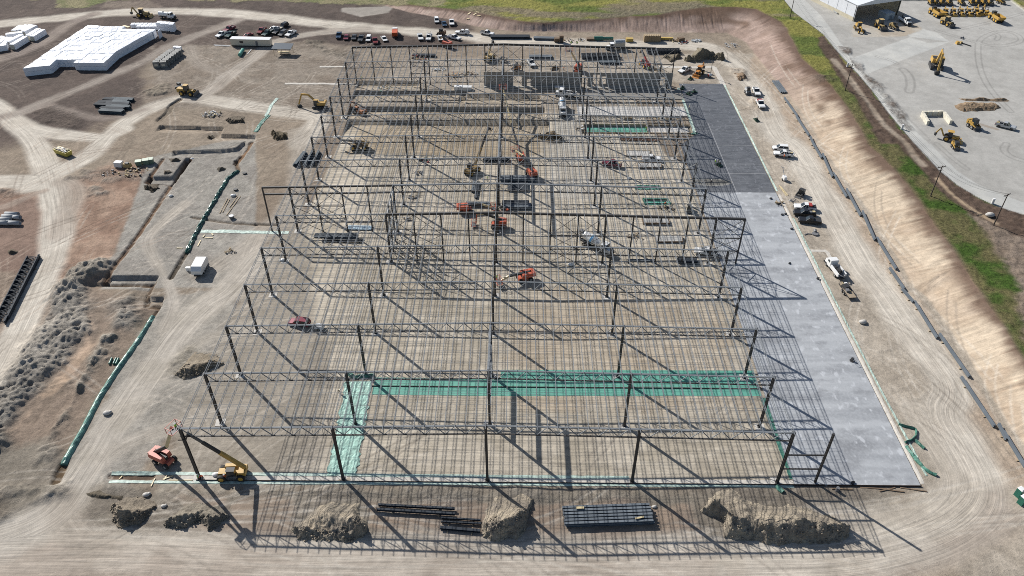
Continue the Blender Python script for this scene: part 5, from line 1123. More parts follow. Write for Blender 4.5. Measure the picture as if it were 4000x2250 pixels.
pile('20:1520,575 1560,535 1680,545 1700,592 1600,622', 2.4, 'low spoil heap beside the tall one at the far right', '958b79', '847a69', seed=16, rug=.5)
pile('02:1770,880 1850,780 1960,650 2160,670 2260,750 2000,870 1850,920', 1.1, 'low brown heap beside the left bays at the edge of the haul road', 'a79b8a', '958977', seed=18, rug=.4)
pile('01:1465,415 1600,400 1615,450 1540,485 1460,460', 1.3, 'small dark heap in front of the square cut pad', '766c5f', '5f574c', seed=20)
pile('01:2165,255 2220,215 2280,250 2200,292', 1.0, 'small grey heap on the pad near the crumpled green sheeting', '7e766a', '6a6359', seed=21)
pile('10:150,1350 230,1315 330,1330 300,1400 200,1425', 1.8, 'dark heap inside the bend of the haul road beside the frame', '7e7361', '6a604f', seed=22)
pile('00:2260,1205 2350,1165 2470,1180 2460,1240 2300,1245', 1.4, 'flat dark heap behind the stepped cut pads', '82786a', '6d6459', seed=23)
pile('01:70,1085 120,1050 195,1070 180,1110 80,1122', 1.1, 'small lone heap on the red earth at the left edge', '7e7263', '695f52', seed=24)
pile('01:1700,150 1800,135 1820,170 1720,190', 1.0, 'small heap on top of the square cut pad, rear one', '7d7467', '6a6257', seed=25)
pile('01:1640,270 1720,255 1740,290 1650,305', .8, 'small heap on top of the square cut pad, front one', '7d7467', '6a6257', seed=26)
pile('00:2070,1385 2130,1340 2160,1360 2110,1410', 1.2, 'dark narrow heap in front of the stepped cut pads', '665e52', '585046', seed=27)
pile('30:1925,995 2400,993 2435,1015 2380,1025 1980,1012', .9, 'single long windrow of tan gravel at the back of the yard', 'a58f76', '927e68', ZY, 28, 'gravel_windrow', .1, 1.2, 'gravel windrow')
pile('30:1860,1060 1930,1035 2270,1038 2340,1085 2280,1115 1960,1125 1900,1095', 1.5, 'wide heap of tan gravel windrows in front of the single one', 'ac967c', '927e68', ZY, 29, 'gravel_windrow', .5, 1.2, 'gravel windrow')
pile('11:2230,1220 2250,1200 2280,1215 2260,1240', .5, 'tiny heap') if False else None
pile('20:1240,640 1500,690 1490,720 1400,715', 1.0, 'low heap beside the workers under the back right bays', '9a8c76', '7f7361', seed=31)
pile('20:370,690 440,660 475,700 400,715', 1.2, 'small brown heap behind the tilt walls', '76654f', '665845', seed=32)
pile('20:220,1370 420,1320 500,1370 520,1420 380,1430', 1.6, 'brown heap at the end of the longest dock pit', '84745c', '6d5f4c', seed=33)
pile('20:2235,745 2330,725 2365,800 2290,815', 1.3, 'tan heap on the inside of the right haul road bend', 'a8917a', '95806a', seed=34)
# ------------------------------------------------------------------ steel lying about
BEAM = mat('blue_grey_steel', (.13, .15, .17), .75, 0, .15, .5, 0, .25); BEAMD = mat('blue_black_steel', (.035, .042, .052), .75, 0, .15, .5, 0, .2); DECK = mat('deck_metal', (.07, .09, .105), .7, 0, .12, .8, 0, .25)
def hbeam(m, p, q, w, h):
    p, q = Vector(p), Vector(q); t = h * .12
    for dz in (t / 2, h - t / 2): m.bar(p + Vector((0, 0, dz)), q + Vector((0, 0, dz)), w, t)
    m.bar(p + Vector((0, 0, h / 2)), q + Vector((0, 0, h / 2)), w * .16, h - 2 * t); return m
def beam_on(a, b, label, w=.5, h=.6, mt=BEAM, dz=.1, name='steel_beam', cat='steel beam', group=None, blocks=True):
    p, q = Vector((*a, 0)), Vector((*b, 0)); c = (p + q) / 2; g = min(.3, ground_at((c.x, c.y))); L_ = (q - p).length; rz = math.atan2((q - p).y, (q - p).x)
    z1, z2 = hz(p.x, p.y), hz(q.x, q.y); t = thing(name, label, cat, (c.x, c.y, (z1 + z2) / 2 + dz), rz, group); t.rotation_euler = (0, -math.atan2(z2 - z1, L_), rz)
    part('beam', hbeam(MB().use(mt), (-L_ / 2, 0, .12), (L_ / 2, 0, .12), w, h), t)
    if blocks:
        part('timber_blocks', MB().use(mat('timber', (.36, .28, .18), .85)).box((-L_ * .3, 0, .03), (.2, w * 2.6, .2)).box((L_ * .3, 0, .03), (.2, w * 2.6, .2)), t)
    return t
TB = [('30', 165, 980, '30', 295, 1165), ('30', 285, 1165, '30', 412, 1360), ('30', 425, 1372, '31', 470, 20), ('31', 465, 5, '31', 540, 135), ('31', 548, 95, '31', 650, 325), ('31', 655, 285, '31', 792, 530), ('31', 790, 450, '31', 932, 715),
      ('31', 950, 672, '31', 1075, 960), ('31', 1095, 937, '31', 1290, 1255), ('31', 1225, 1240, '31', 1370, 1449), ('32', 1348, 0, '32', 1462, 135), ('32', 1475, 130, '32', 1702, 497), ('32', 1725, 455, '32', 2025, 888), ('32', 1945, 888, '32', 2278, 1388), ('32', 2320, 1362, '33', 2400, 70), ('33', 2370, -10, '33', 2590, 350)]
ordn = ['farthest', 'second', 'third', 'fourth', 'fifth', 'sixth', 'seventh', 'eighth', 'ninth', 'tenth', 'eleventh', 'twelfth', 'thirteenth', 'fourteenth', 'fifteenth', 'nearest']
for i, (ta, xa, ya, tb, xb, yb_) in enumerate(TB): beam_on(T(ta, xa, ya, .6), T(tb, xb, yb_, .6), 'long grey steel beam at the foot of the slope, %s from the back of the broken line' % ordn[i] if i not in (0, 15) else 'long grey steel beam at the foot of the slope, %s the viewer' % ('farthest from' if i == 0 else 'nearest'), .6, .6, BEAM, .08, group='steel beams lying along the foot of the slope')
def bundle(tl, cx, cy, ln, rz, n, label, w=.3, h=.35, lay=1, mt=BEAMD, name='steel_bundle', cat='steel bundle', gap=1.25, group=None, z=0, top=None):
    t = thing(name, label, cat, at(tl, cx, cy, z, .4), rz, group); m = MB().use(mt)
    for l in range(lay):
        k = n - (l if lay > 2 else 0)
        for i in range(k):
            y = (i - (k - 1) / 2) * w * gap; s = random.uniform(-.25, .25); hbeam(m, (-ln / 2 + s, y, .15 + l * h * 1.08), (ln / 2 + s, y, .15 + l * h * 1.08), w, h)
    part('bars', m, t); part('timber_blocks', MB().use(mat('timber', (.36, .28, .18), .85)).box((-ln * .32, 0, .07), (.18, n * w * gap + .6, .14)).box((ln * .32, 0, .07), (.18, n * w * gap + .6, .14)), t); return t
def ang(tl, a, b): return head(tl, a, b)
beam_on(T('13', 1230, 738, .4), T('13', 2000, 778, .4), 'upper of two long dark beams lying in front of the frame', .42, .55, BEAMD, .2)
beam_on(T('13', 1215, 785, .4), T('13', 2000, 832, .4), 'lower of two long dark beams lying in front of the frame', .42, .6, BEAMD, .2)
beam_on(T('13', 1865, 868, .3), T('13', 2260, 890, .3), 'top one of three short dark beams in front of the frame', .3, .4, BEAMD, .1)
beam_on(T('13', 1860, 905, .3), T('13', 2262, 925, .3), 'middle one of three short dark beams in front of the frame', .3, .4, BEAMD, .1)
beam_on(T('13', 1850, 965, .3), T('13', 2255, 1000, .3), 'thickest and lowest of three short dark beams in front of the frame', .6, .5, BEAMD, .1)
t = bundle('23', 965, 845, 17.6, ang('23', (540, 860), (1390, 830)), 6, 'big layered stack of dark steel beams in front of the frame', .5, .55, 2, BEAM, gap=1.5); part('offcuts', MB().use(TAN).box((-5.5, 1.4, 1.5), (1.6, .5, .1)).box((6, -1.4, 1.5), (1.8, .35, .1), .2), t)
t = bundle('23', 960, 905, 17.0, ang('23', (540, 905), (1390, 860)), 1, 'single dark beam along the front of the big beam stack', .5, .5, 1, BEAMD)
bundle('11', 445, 155, 9, ang('11', (420, 215), (510, 95)), 4, 'leftmost stack of blue grey deck sheets outside the left bays', .6, .35, 3, DECK, 'deck_stack', 'deck sheets', 1.0, 'deck sheet stacks')
bundle('11', 535, 150, 9, ang('11', (520, 212), (590, 95)), 3, 'middle stack of blue grey deck sheets outside the left bays', .6, .35, 3, DECK, 'deck_stack', 'deck sheets', 1.0, 'deck sheet stacks')
bundle('11', 605, 150, 9, ang('11', (580, 215), (640, 92)), 3, 'right stack of blue grey deck sheets outside the left bays', .6, .35, 3, DECK, 'deck_stack', 'deck sheets', 1.0, 'deck sheet stacks')
J = 'steel bundles on the dark earth'
for i, (x, y, l) in enumerate(((1100, 1008, 4.5), (1230, 1005, 9), (1065, 1035, 6), (1215, 1022, 6), (1045, 1062, 7), (1215, 1042, 7), (1180, 1055, 9.5), (1190, 1080, 9.5), (1135, 1100, 9.5), (1125, 1125, 9.5))):
    bundle('00', x, y, l, R(-6 + i % 3), 3, ['short pale topped steel bundle at the back of the group on dark earth', 'long thin steel bundle at the back right of the group on dark earth', 'short steel bundle at the left of the group on dark earth', 'short steel bundle behind the middle of the group on dark earth', 'steel bundle at the left end of the group on dark earth', 'steel bundle in the centre of the group on dark earth', 'long steel bundle right of centre of the group on dark earth', 'long steel bundle, third from the front on the dark earth', 'long steel bundle, second from the front on the dark earth', 'long steel bundle nearest the front of the group on dark earth'][i], .55, .5, 2, DECK if i % 2 else BEAMD, group=J)
def truss_stack(tl, a, b, label, n=3, dp=1.9, w=.8, lat=True):
    p, q = T(tl, *a, .8), T(tl, *b, .8) if isinstance(b, tuple) else T(b[0], b[1], b[2], .8); c = ((p[0] + q[0]) / 2, (p[1] + q[1]) / 2); L_ = math.hypot(q[0] - p[0], q[1] - p[1]); rz = math.atan2(q[1] - p[1], q[0] - p[0])
    t = thing('truss_stack', label, 'steel trusses', (*c, max(-1, hz(*c))), rz)
    for k in range(n):
        m = MB().use(BEAMD); z = .25 + k * .42
        for y in (-dp / 2, dp / 2): m.bar((-L_ / 2, y, z), (L_ / 2, y, z), .26, .3)
        s = 12; st = L_ / s
        for i in range(s): m.bar((-L_ / 2 + i * st, -dp / 2, z), (-L_ / 2 + (i + .5) * st, dp / 2, z), .14).bar((-L_ / 2 + (i + .5) * st, dp / 2, z), (-L_ / 2 + (i + 1) * st, -dp / 2, z), .14)
        part('truss', m, t)
    return t
truss_stack('01', (335, 1130), ['02', 20, 300], 'black lattice trusses lying flat beside the left haul road', 3, 3.0)
beam_on(T('01', 400, 1125, .5), T('02', 45, 350, .5), 'long black beam lying beside the lattice trusses at the left', .6, .9, BEAMD, .1)
truss_stack('20', (1355, 515), (1690, 512), 'black trusses stacked behind the right end of the back wall', 4, 2.6); truss_stack('20', (700, 565), (1080, 560), 'black trusses stacked under the back bay, right of the ridge', 4, 3.2)
bundle('20', 290, 572, 10, 0, 6, 'grey steel bundle under the back bay, right of the low telehandler', .35, .4, 2, BEAM); bundle('20', 985, 628, 9, 0, 6, 'grey deck bundle in front of the black trusses under the back bay', .4, .4, 2, DECK)
bundle('10', 1690, 560, 10, 0, 5, 'teal grey steel bundle beside the rusty machine under the back bay', .35, .4, 2, BEAMD)
bundle('10', 2560, 375, 18, 0, 5, 'long dark steel stack along the back road', .5, .5, 2, BEAMD); bundle('20', 330, 388, 10, -.05, 4, 'grey steel bundle right of the long dark stack on the back road', .5, .4, 2, BEAM)
bundle('11', 2420, 158, 9, 0, 5, 'dark steel bundle left of the ridge columns, near the raised boom', .35, .35, 2, BEAMD)
bundle('21', 60, 362, 11.5, 0, 7, 'grey deck stack right of the ridge, below the orange lifts', .42, .42, 3, BEAM); 
solo('platform', MB().use(BEAMD).box((0, 0, .6), (6.6, 5.8, .15)).use(STEELD).box((0, -2.9, .45), (6.6, .3, .5)).box((-3, 0, .3), (.3, 5.6, .6)).box((3, 0, .3), (.3, 5.6, .6)), 'dark steel platform panel lying right of the ridge columns', 'platform', at('21', 60, 425, 0, .3))
bundle('21', 40, 600, 8.5, 0, 5, 'dark deck bundle beside the generator, rear one', .4, .4, 2, BEAMD); bundle('21', 60, 630, 8.5, 0, 5, 'dark deck bundle beside the generator, front one', .4, .4, 2, BEAM)
bundle('11', 2240, 610, 7.5, 0, 4, 'grey deck bundle behind the boom lift left of the ridge', .4, .4, 2, BEAM)
bundle('11', 2190, 425, 7, R(88), 2, 'pair of steel beams lying lengthwise left of the ridge columns', .45, .45, 1, BEAM); bundle('11', 2225, 460, 10, R(87), 2, 'longer pair of steel beams lying lengthwise left of the ridge', .45, .45, 1, BEAMD)
bundle('11', 800, 915, 13, 0, 5, 'long stack of thin steel members in front of the left wall columns', .2, .25, 1, BEAM, gap=2.2); bundle('11', 870, 965, 12, -.02, 3, 'loose dark steel members lying in front of the long stack', .3, .25, 1, BEAMD, gap=2.6)
bundle('11', 1045, 838, 7.5, -.02, 3, 'pale blue sheets bundled behind the left wall columns', .7, .2, 1, mat('pale_blue', (.36, .48, .56), .5), gap=1.0, name='sheet_bundle')
bundle('30', 115, 870, 11.5, head('30', (60, 800), (165, 945)), 4, 'bundle of four grey beams at the far foot of the slope', .5, .5, 1, BEAM, gap=1.4)
bundle('21', 1760, 1175, 5.5, -.05, 5, 'dark steel bundle on the floor near the right end wind columns', .35, .35, 2, BEAMD); bundle('21', 1300, 1165, 8, -.02, 2, 'thin pale steel members on the floor among the wind columns', .3, .2, 1, BEAM, gap=2)
bundle('20', 1290, 1400, 14, -.03, 3, 'rusty long members lying in front of the green lined trench', .35, .3, 1, mat('rusty_steel', (.16, .09, .06), .8), gap=2)
# ------------------------------------------------------------------ wrapped stacks at the far left
WRAP = mat('white_wrap', (.80, .82, .86), .32, 0, .07, 1.1, .12); WRAPS = mat('wrap_shade', (.62, .66, .72), .5)
FLD = PL('00:258,757 523,747 598,682 868,697 903,717 1068,712 1200,590 1340,510 1480,430 1602,362;00@3.5:1603,303 1420,290 1240,275 1080,265 885,248 790,310 700,370 460,530 228,690')
def wrap_mesh(sx, sy, sz, seed):
    rr = random.Random(seed); m = MB().use(WRAP)
    for l in range(2):
        z0, z1 = sz * l / 2 + .03, sz * (l + 1) / 2 - .03; b = .16; v = []
        for z, ins in ((z0, .03), (z0 + b, 0), (z1 - b, 0), (z1, .07)):
            for px, py in ((-1, -1), (0, -1), (1, -1), (1, 0), (1, 1), (0, 1), (-1, 1), (-1, 0)): v.append((px * (sx / 2 - ins) + rr.uniform(-.04, .04), py * (sy / 2 - ins) + rr.uniform(-.05, .05), z + rr.uniform(-.03, .03)))
        v.append((rr.uniform(-.3, .3), rr.uniform(-.5, .5), z1 + rr.uniform(.02, .16)))
        F = [(r * 8 + i, r * 8 + (i + 1) % 8, (r + 1) * 8 + (i + 1) % 8, (r + 1) * 8 + i) for r in range(3) for i in range(8)] + [(24 + i, 24 + (i + 1) % 8, 32) for i in range(8)]
        m.add(v, F)
    return m.mesh('wrapped_bundle')
WV = [wrap_mesh(2.12, 3.2, 3.5, s) for s in range(6)]
A = np.array(FLD); yv = A[:, 1].min() + .05; cnt = 0; rr = random.Random(5)
def spans(yq):
    xs = []
    for i in range(len(FLD)):
        (ax, ay), (bx, by) = FLD[i], FLD[(i + 1) % len(FLD)]
        if (ay > yq) != (by > yq): xs.append(ax + (bx - ax) * (yq - ay) / (by - ay))
    xs.sort(); return list(zip(xs[::2], xs[1::2]))
def wrap_block(c, sz):
    """two wrapped layers filling the four ground corners c, a little slack and domed on top"""
    m = MB().use(WRAP); cx = sum(p[0] for p in c) / 4; cy = sum(p[1] for p in c) / 4; ring = []
    for i in range(4):
        p, q = c[i], c[(i + 1) % 4]; ring += [p, ((p[0] + q[0]) / 2, (p[1] + q[1]) / 2)]
    for l in range(2):
        z0, z1 = sz * l / 2 + .03, sz * (l + 1) / 2 - .03; v = []
        for z, k in ((z0, .975), (z0 + .16, .995), (z1 - .16, .995), (z1, .95)):
            for (px, py) in ring: v.append(((px - cx) * k + rr.uniform(-.03, .03), (py - cy) * k + rr.uniform(-.03, .03), z + rr.uniform(-.03, .03)))
        v.append((rr.uniform(-.3, .3), rr.uniform(-.5, .5), z1 + rr.uniform(.03, .22)))
        m.add(v, [(r * 8 + i, r * 8 + (i + 1) % 8, (r + 1) * 8 + (i + 1) % 8, (r + 1) * 8 + i) for r in range(3) for i in range(8)] + [(24 + i, 24 + (i + 1) % 8, 32) for i in range(8)])
    return m.mesh('wrapped_bundle'), cx, cy
while yv < A[:, 1].max() - 1.5:
    y0, y1 = yv, min(yv + 3.3, A[:, 1].max() - .3); S0, S1 = spans(y0 + .02), spans(y1 - .02)
    if len(S0) != len(S1): S0 = S1 = spans((y0 + y1) / 2)
    for (a0, b0), (a1, b1) in zip(S0, S1):
        nn = max(1, int(round((b0 - a0 + b1 - a1) / 2 / 2.2)))
        for k in range(nn):
            L0, R0, L1, R1 = (a0 + (b0 - a0) * k / nn, a0 + (b0 - a0) * (k + 1) / nn, a1 + (b1 - a1) * k / nn, a1 + (b1 - a1) * (k + 1) / nn)
            me_, cx, cy = wrap_block([(L0, y0), (R0, y0), (R1, y1), (L1, y1)], 3.5 * rr.uniform(.97, 1.03))
            solo('wrapped_bundle', me_, 'white plastic wrapped bundle in the big block of stacked bundles', 'wrapped bundle', (cx, cy, max(-.3, hz(cx, cy)) - .05), 0, 'white wrapped bundles in the big block'); cnt += 1
    yv += 3.3
print('wrapped', cnt)
def ZP(x, y, z=0): return G(x / 3.68, 60 + y / 3.68, z)
LB = mat('cream_end', (.62, .58, .46), .6)
lm = lambda L_: MB().use(WRAP).box((0, 0, 1.2), (L_, 2.3, 2.4), taper=.93, tx=.985).use(LB).box((-L_ / 2, 0, 1.1), (.08, 2.0, 2.0)).use(mat('pallet_wood', (.35, .26, .16), .8)).box((0, 0, .06), (L_, 2.1, .12))
for (xa, ya, xb, yb_) in ((235, 275, 312, 192), (290, 262, 378, 190), (352, 265, 452, 182), (352, 300, 535, 178), (420, 360, 585, 225), (478, 372, 648, 238), (170, 330, 290, 285), (130, 450, 340, 315), (195, 495, 395, 345), (60, 495, 170, 350), (-10, 470, 110, 350), (-70, 440, 60, 345), (-70, 520, 60, 470)):
    p, q = ZP(xa, ya, 0), ZP(xb, yb_ + 30, 0); L_ = min(13, max(7, math.hypot(q[0] - p[0], q[1] - p[1]))); c = ((p[0] + q[0]) / 2, (p[1] + q[1]) / 2)
    solo('long_wrapped_bundle', lm(L_), 'long white wrapped bundle with a cream end, stacked at the far left edge', 'wrapped bundle', (*c, hz(*c)), math.atan2(q[1] - p[1], q[0] - p[0]), 'long white bundles at the far left')
for x, y in ((1620, 265), (1660, 270), (1700, 272), (1745, 278)):
    p = T('00', x, y + 25, .3); solo('wrapped_bundle', WV[rr.randrange(6)], 'white bundle in the short row right of the big block', 'wrapped bundle', (*p, hz(*p)), R(5), 'white bundles right of the big block')
for i in range(14):
    p = T('00', 1345 + (i % 7) * 42 + (i // 7) * 60, 268 + (i // 7) * 20, .3); o = solo('wrapped_bundle', WV[i % 6], 'low bluish white bundle behind the right corner of the big block', 'wrapped bundle', (*p, hz(*p)), R(8), 'low bundles behind the big block'); o.scale = (.85, .8, .5)
CR = mat('grey_crate', (.20, .20, .19), .7, 0, .2, 1)
p0, p1 = T('00', 1610, 660, .5), T('00', 1760, 545, .5)
for i in range(7):
    for j in range(2):
        f = i / 6; x = p0[0] + (p1[0] - p0[0]) * f + j * 3.0 - 1.2; y = p0[1] + (p1[1] - p0[1]) * f
        m = MB().use(CR).box((0, 0, 1.3), (2.7, 2.5, 2.5), taper=.96).use(BLACK).box((0, 0, 1.3), (2.74, .1, 2.5)).box((.7, 0, 2.57), (.08, 2.5, .04)).use(PAINT['cream']).box((0, -1.27, 1.2), (1.4, .05, .9))
        solo('strapped_crate', m, 'grey strapped crate in the double row beside the dirt track', 'crate', (x, y, hz(x, y)), R(10 + rr.uniform(-4, 4)), 'grey strapped crates')
for x, y, l in ((1770, 490, 'small white box at the back end of the grey crates'), (1803, 495, 'smaller white box right beside the grey crates')): solo('box', MB().use(WRAP).box((0, 0, .8), (2, 1.8, 1.6), taper=.95), l, 'box', at('00', x, y, 0, .6))
# ------------------------------------------------------------------ containers, tanks, bins
tr = thing('office_trailer', 'long cream office trailer at the far left behind the haul road', 'trailer', at('00', 2530, 428, 0, 1.4), R(-3)); ln = 18
part('body', MB().use(PAINT['cream']).box((0, 0, 1.9), (ln, 3.2, 2.8)), tr); part('roof', MB().use(WHITE_P).box((0, 0, 3.36), (ln + .2, 3.4, .12)), tr); part('window', MB().use(GLASS).box((-4, -1.62, 2.1), (1.6, .06, .9)), tr); part('door', MB().use(GREYP).box((3, -1.62, 1.6), (1.0, .06, 2.0)), tr); part('skids', MB().use(BLACK).box((0, 1.2, .25), (ln, .3, .5)).box((0, -1.2, .25), (ln, .3, .5)), tr)
cn = thing('shade_canopy', 'open shade canopy with a flat dark roof and thin legs', 'canopy', at('10', 280, 535, 0, .2), R(-4)); part('roof', MB().use(mat('dark_roof', (.10, .115, .13), .35, .3)).add([(-4.3, -2.6, 2.9), (4.3, -2.6, 2.9), (4.3, 2.6, 3.6), (-4.3, 2.6, 3.6), (-4.3, -2.6, 3.1), (4.3, -2.6, 3.1), (4.3, 2.6, 3.8), (-4.3, 2.6, 3.8)], BOXF), cn)
for x in (-3.6, 0, 3.6):
    for y in (-2.2, 2.2): part('post', MB().use(TAN).bar((x, y, 0), (x, y, 3.0), .12), cn)
part('table', MB().use(TAN).box((0, 0, .8), (5, 1.4, .1)).box((0, 1.2, .4), (5, .4, .1)), cn)
db = thing('dumpster', 'yellow open dumpster full of rubbish by the haul road fork', 'dumpster', at('01', 635, 85, 0, .7), head('01', (560, 60), (720, 115)))
part('bin', MB().use(mat('bin_yellow', (.42, .35, .07), .6, 0, .15, 1)).add([(-3, -1.1, .1), (3, -1.1, .1), (3, 1.1, .1), (-3, 1.1, .1), (-3.4, -1.25, 1.7), (3.4, -1.25, 1.7), (3.4, 1.25, 1.7), (-3.4, 1.25, 1.7)], BOXF).box((0, 1.27, 1.7), (6.9, .12, .15)).box((0, -1.27, 1.7), (6.9, .12, .15)), db)
g = MB(); rr = random.Random(9)
for i in range(60): g.use((GREYP, WHITE_P, TAN, BLACK)[i % 4]).bar((rr.uniform(-3, 3), rr.uniform(-1, 1), 1.6 + rr.uniform(0, .5)), (rr.uniform(-3, 3), rr.uniform(-1, 1), 1.7 + rr.uniform(0, .5)), rr.uniform(.1, .35), .1)
part('rubbish', g, db)
tk = thing('tank_trailer', 'white box shaped tank trailer with chamfered ends casting a shadow on the pad', 'tank trailer', at('01', 2010, 1240, 0, 1.4), head('01', (1975, 1290), (2060, 1130)))
part('tank', MB().use(WHITE_P).prism([(-2.9, 1.0), (-3.0, 2.2), (-2.0, 3.2), (2.6, 3.2), (3.1, 2.6), (3.1, 1.0)], -1.45, 1.45), tk); part('chassis', MB().use(BLACK).box((0, 0, .8), (6.6, 1.6, .3)).use(REDM).box((3.9, 0, .9), (1.2, .6, .4)).use(TAN).box((3.6, .6, .9), (.8, .7, .5)), tk); wheels(tk, [(-1.0, 1.2), (-1.0, -1.2), (.2, 1.2), (.2, -1.2)], .5, .35)
for x, y, l in ((1885, 1258, 'left one of two white drums behind the tank trailer'), (1905, 1258, 'right one of two white drums behind the tank trailer')): solo('drum', MB().use(WHITE_P).cyl((0, 0, 0), (0, 0, 1.1), .45, 12), l, 'drum', at('01', x, y, 0, .5))
gm = thing('compressor', 'white and yellow compressor standing on the red earth', 'compressor', at('01', 1240, 215, 0, .6), R(-8)); part('white_cowl', MB().use(WHITE_P).box((-1.5, 0, 1.1), (2.8, 1.9, 1.7), taper=.9), gm); part('yellow_unit', MB().use(YDUST).box((1.5, 0, .9), (2.6, 1.7, 1.2), taper=.8).use(BLACK).box((1.6, 0, 1.6), (1.2, 1.0, .4)), gm)
for x, y, l in ((1398, 195, 'sage green bin, left one of three beside the earth bank'), (1470, 182, 'sage green bin, middle one of three beside the earth bank'), (1512, 172, 'sage green bin, right one of three beside the earth bank')):
    t = thing('green_bin', l, 'bin', at('01', x, y, 0, .7), R(15), 'sage green bins'); part('bin', MB().use(mat('sage_green', (.15, .21, .15), .6)).box((0, 0, .8), (1.9, 1.7, 1.5), taper=1.1), t); part('lid', MB().use(mat('pale_sage', (.36, .42, .33), .5)).box((0, 0, 1.62), (2.1, 1.9, .14)), t)
PC = mat('pipe_concrete', (.36, .37, .38), .8, 0, .1, 1)
def pipe(t_, x, y, l, ln=3.4, r=.72, dz=0, rz=R(-2), m=PC, name='concrete_pipe'):
    p = at(t_, x, y, 0, .7); mb = MB().use(m); n = 16; V = []
    for X in (-ln / 2, ln / 2):
        for rad in (r, r * .8):
            for i in range(n): a_ = 2 * math.pi * i / n; V.append((X, rad * math.cos(a_), r + rad * math.sin(a_)))
    F = []
    for i in range(n):
        k = (i + 1) % n; F += [(i, k, 2 * n + k, 2 * n + i), (n + k, n + i, 3 * n + i, 3 * n + k), (k, i, n + i, n + k), (2 * n + i, 2 * n + k, 3 * n + k, 3 * n + i)]
    mb.add(V, F, True); return solo(name, mb, l, 'pipe', (p[0], p[1], p[2] + dz), rz, 'concrete pipes at the left edge' if m is PC else None)
for x, y, dz, l in ((120, 705, 0, 'concrete pipe at the back of the small heap of pipes'), (90, 732, 0, 'concrete pipe second from the back of the pipes'), (40, 760, 0, 'concrete pipe in the middle of the pipes, open end hidden'), (20, 795, 0, 'concrete pipe cut by the left picture edge'), (135, 795, 0, 'concrete pipe nearest the viewer with its open end showing'), (170, 738, 0, 'short dark ended pipe behind the nearest pipe')): pipe('01', x, y, l, 4.2 if x < 160 else 2, dz=dz)
solo('green_pipe', MB().use(mat('teal_pipe', (.10, .32, .25), .4)).cyl((-3, 0, .8), (3, 0, .8), .8, 14), 'teal green pipe section lying in front of the office trailer', 'pipe', at('00', 2428, 527, 0, .8), head('00', (2410, 555), (2445, 500)))
RL = mat('green_roll', (.03, .13, .10), .4, 0, .15, 2)
for x, l in ((1113, 'left one of three short green rolls beside the plastic covered ridge'), (1155, 'middle one of three short green rolls beside the plastic covered ridge'), (1180, 'right one of three short green rolls beside the plastic covered ridge')): solo('plastic_roll', MB().use(RL).cyl((-1.0, 0, .28), (1.0, 0, .28), .28, 12), l, 'plastic roll', at('02', x, 737, 0, .3), head('02', (1100, 770), (1130, 705)), 'short green rolls')
for x, l in ((870, 'thick green roll at the left of the laydown row on the back road'), (930, 'green roll second in the laydown row on the back road'), (975, 'green roll third in the laydown row on the back road')): solo('plastic_roll', MB().use(RL).cyl((-2.0, 0, .9), (2.0, 0, .9), .9 if x < 900 else .7, 12), l, 'plastic roll', at('20', x, 388, 0, .8), 0, 'green rolls on the back road')
TIM = mat('timber', (.36, .28, .18), .85); YTIM = mat('yellow_timber', (.48, .34, .10), .8); BRN = mat('brown_box', (.16, .11, .07), .8)
def lumber(t_, x, y, l, ln=4, w=1.6, h=1.0, m=TIM, rz=0, n=5, z=0):
    mb = MB().use(m)
    for k in range(n):
        for q in range(3): mb.box((random.uniform(-.1, .1), (q - 1) * w / 3, .15 + (k + .5) * h / n), (ln, w / 3 * .94, h / n * .86))
    mb.use(BLACK).box((-ln * .3, 0, .07), (.15, w, .14)).box((ln * .3, 0, .07), (.15, w, .14)); return solo('lumber_stack', mb, l, 'lumber stack', at(t_, x, y, z, h / 2), rz)
lumber('20', 1182, 402, 'yellow lumber stack standing between green rolls and the brown container', 3.2, 1.8, 1.5, YTIM); lumber('20', 1540, 392, 'long low yellow lumber stack right of the brown container', 7, 1.2, 1.0, YTIM, -.02); lumber('20', 795, 395, 'low brown lumber stack left of the green rolls', 4, 2, .8, BRN); lumber('20', 450, 402, 'square brown crate at the left of the laydown row', 2.2, 1.8, 1.7, BRN)
bx = thing('storage_container', 'tall dark brown storage box beside the square brown crate', 'container', at('20', 497, 395, 0, 1.4), 0); part('box', MB().use(BRN).box((0, 0, 1.6), (1.9, 1.9, 3.2)), bx); part('door', MB().use(BLACK).box((0, -.97, 1.3), (1.2, .06, 2.3)), bx)
bx = thing('storage_container', 'brown container with pallets piled on its roof along the back road', 'container', at('20', 1410, 385, 0, 1.4), 0); part('box', MB().use(mat('rust_box', (.26, .19, .11), .8, 0, .2, .6)).box((0, 0, 1.4), (7.6, 2.6, 2.6)), bx); m = MB().use(TIM)
for k in range(9): m.box((-3.3 + k * .8, 0, 2.85), (.5, 2.3, .25))
part('pallets', m, bx)
lumber('20', 1170, 1188, 'low lumber stack in front of the pale slab', 3, 1.6, .8, TIM); lumber('20', 1700, 398, 'low heap of brown boards right of the yellow lumber', 3, 2, 1.6, BRN, .3)
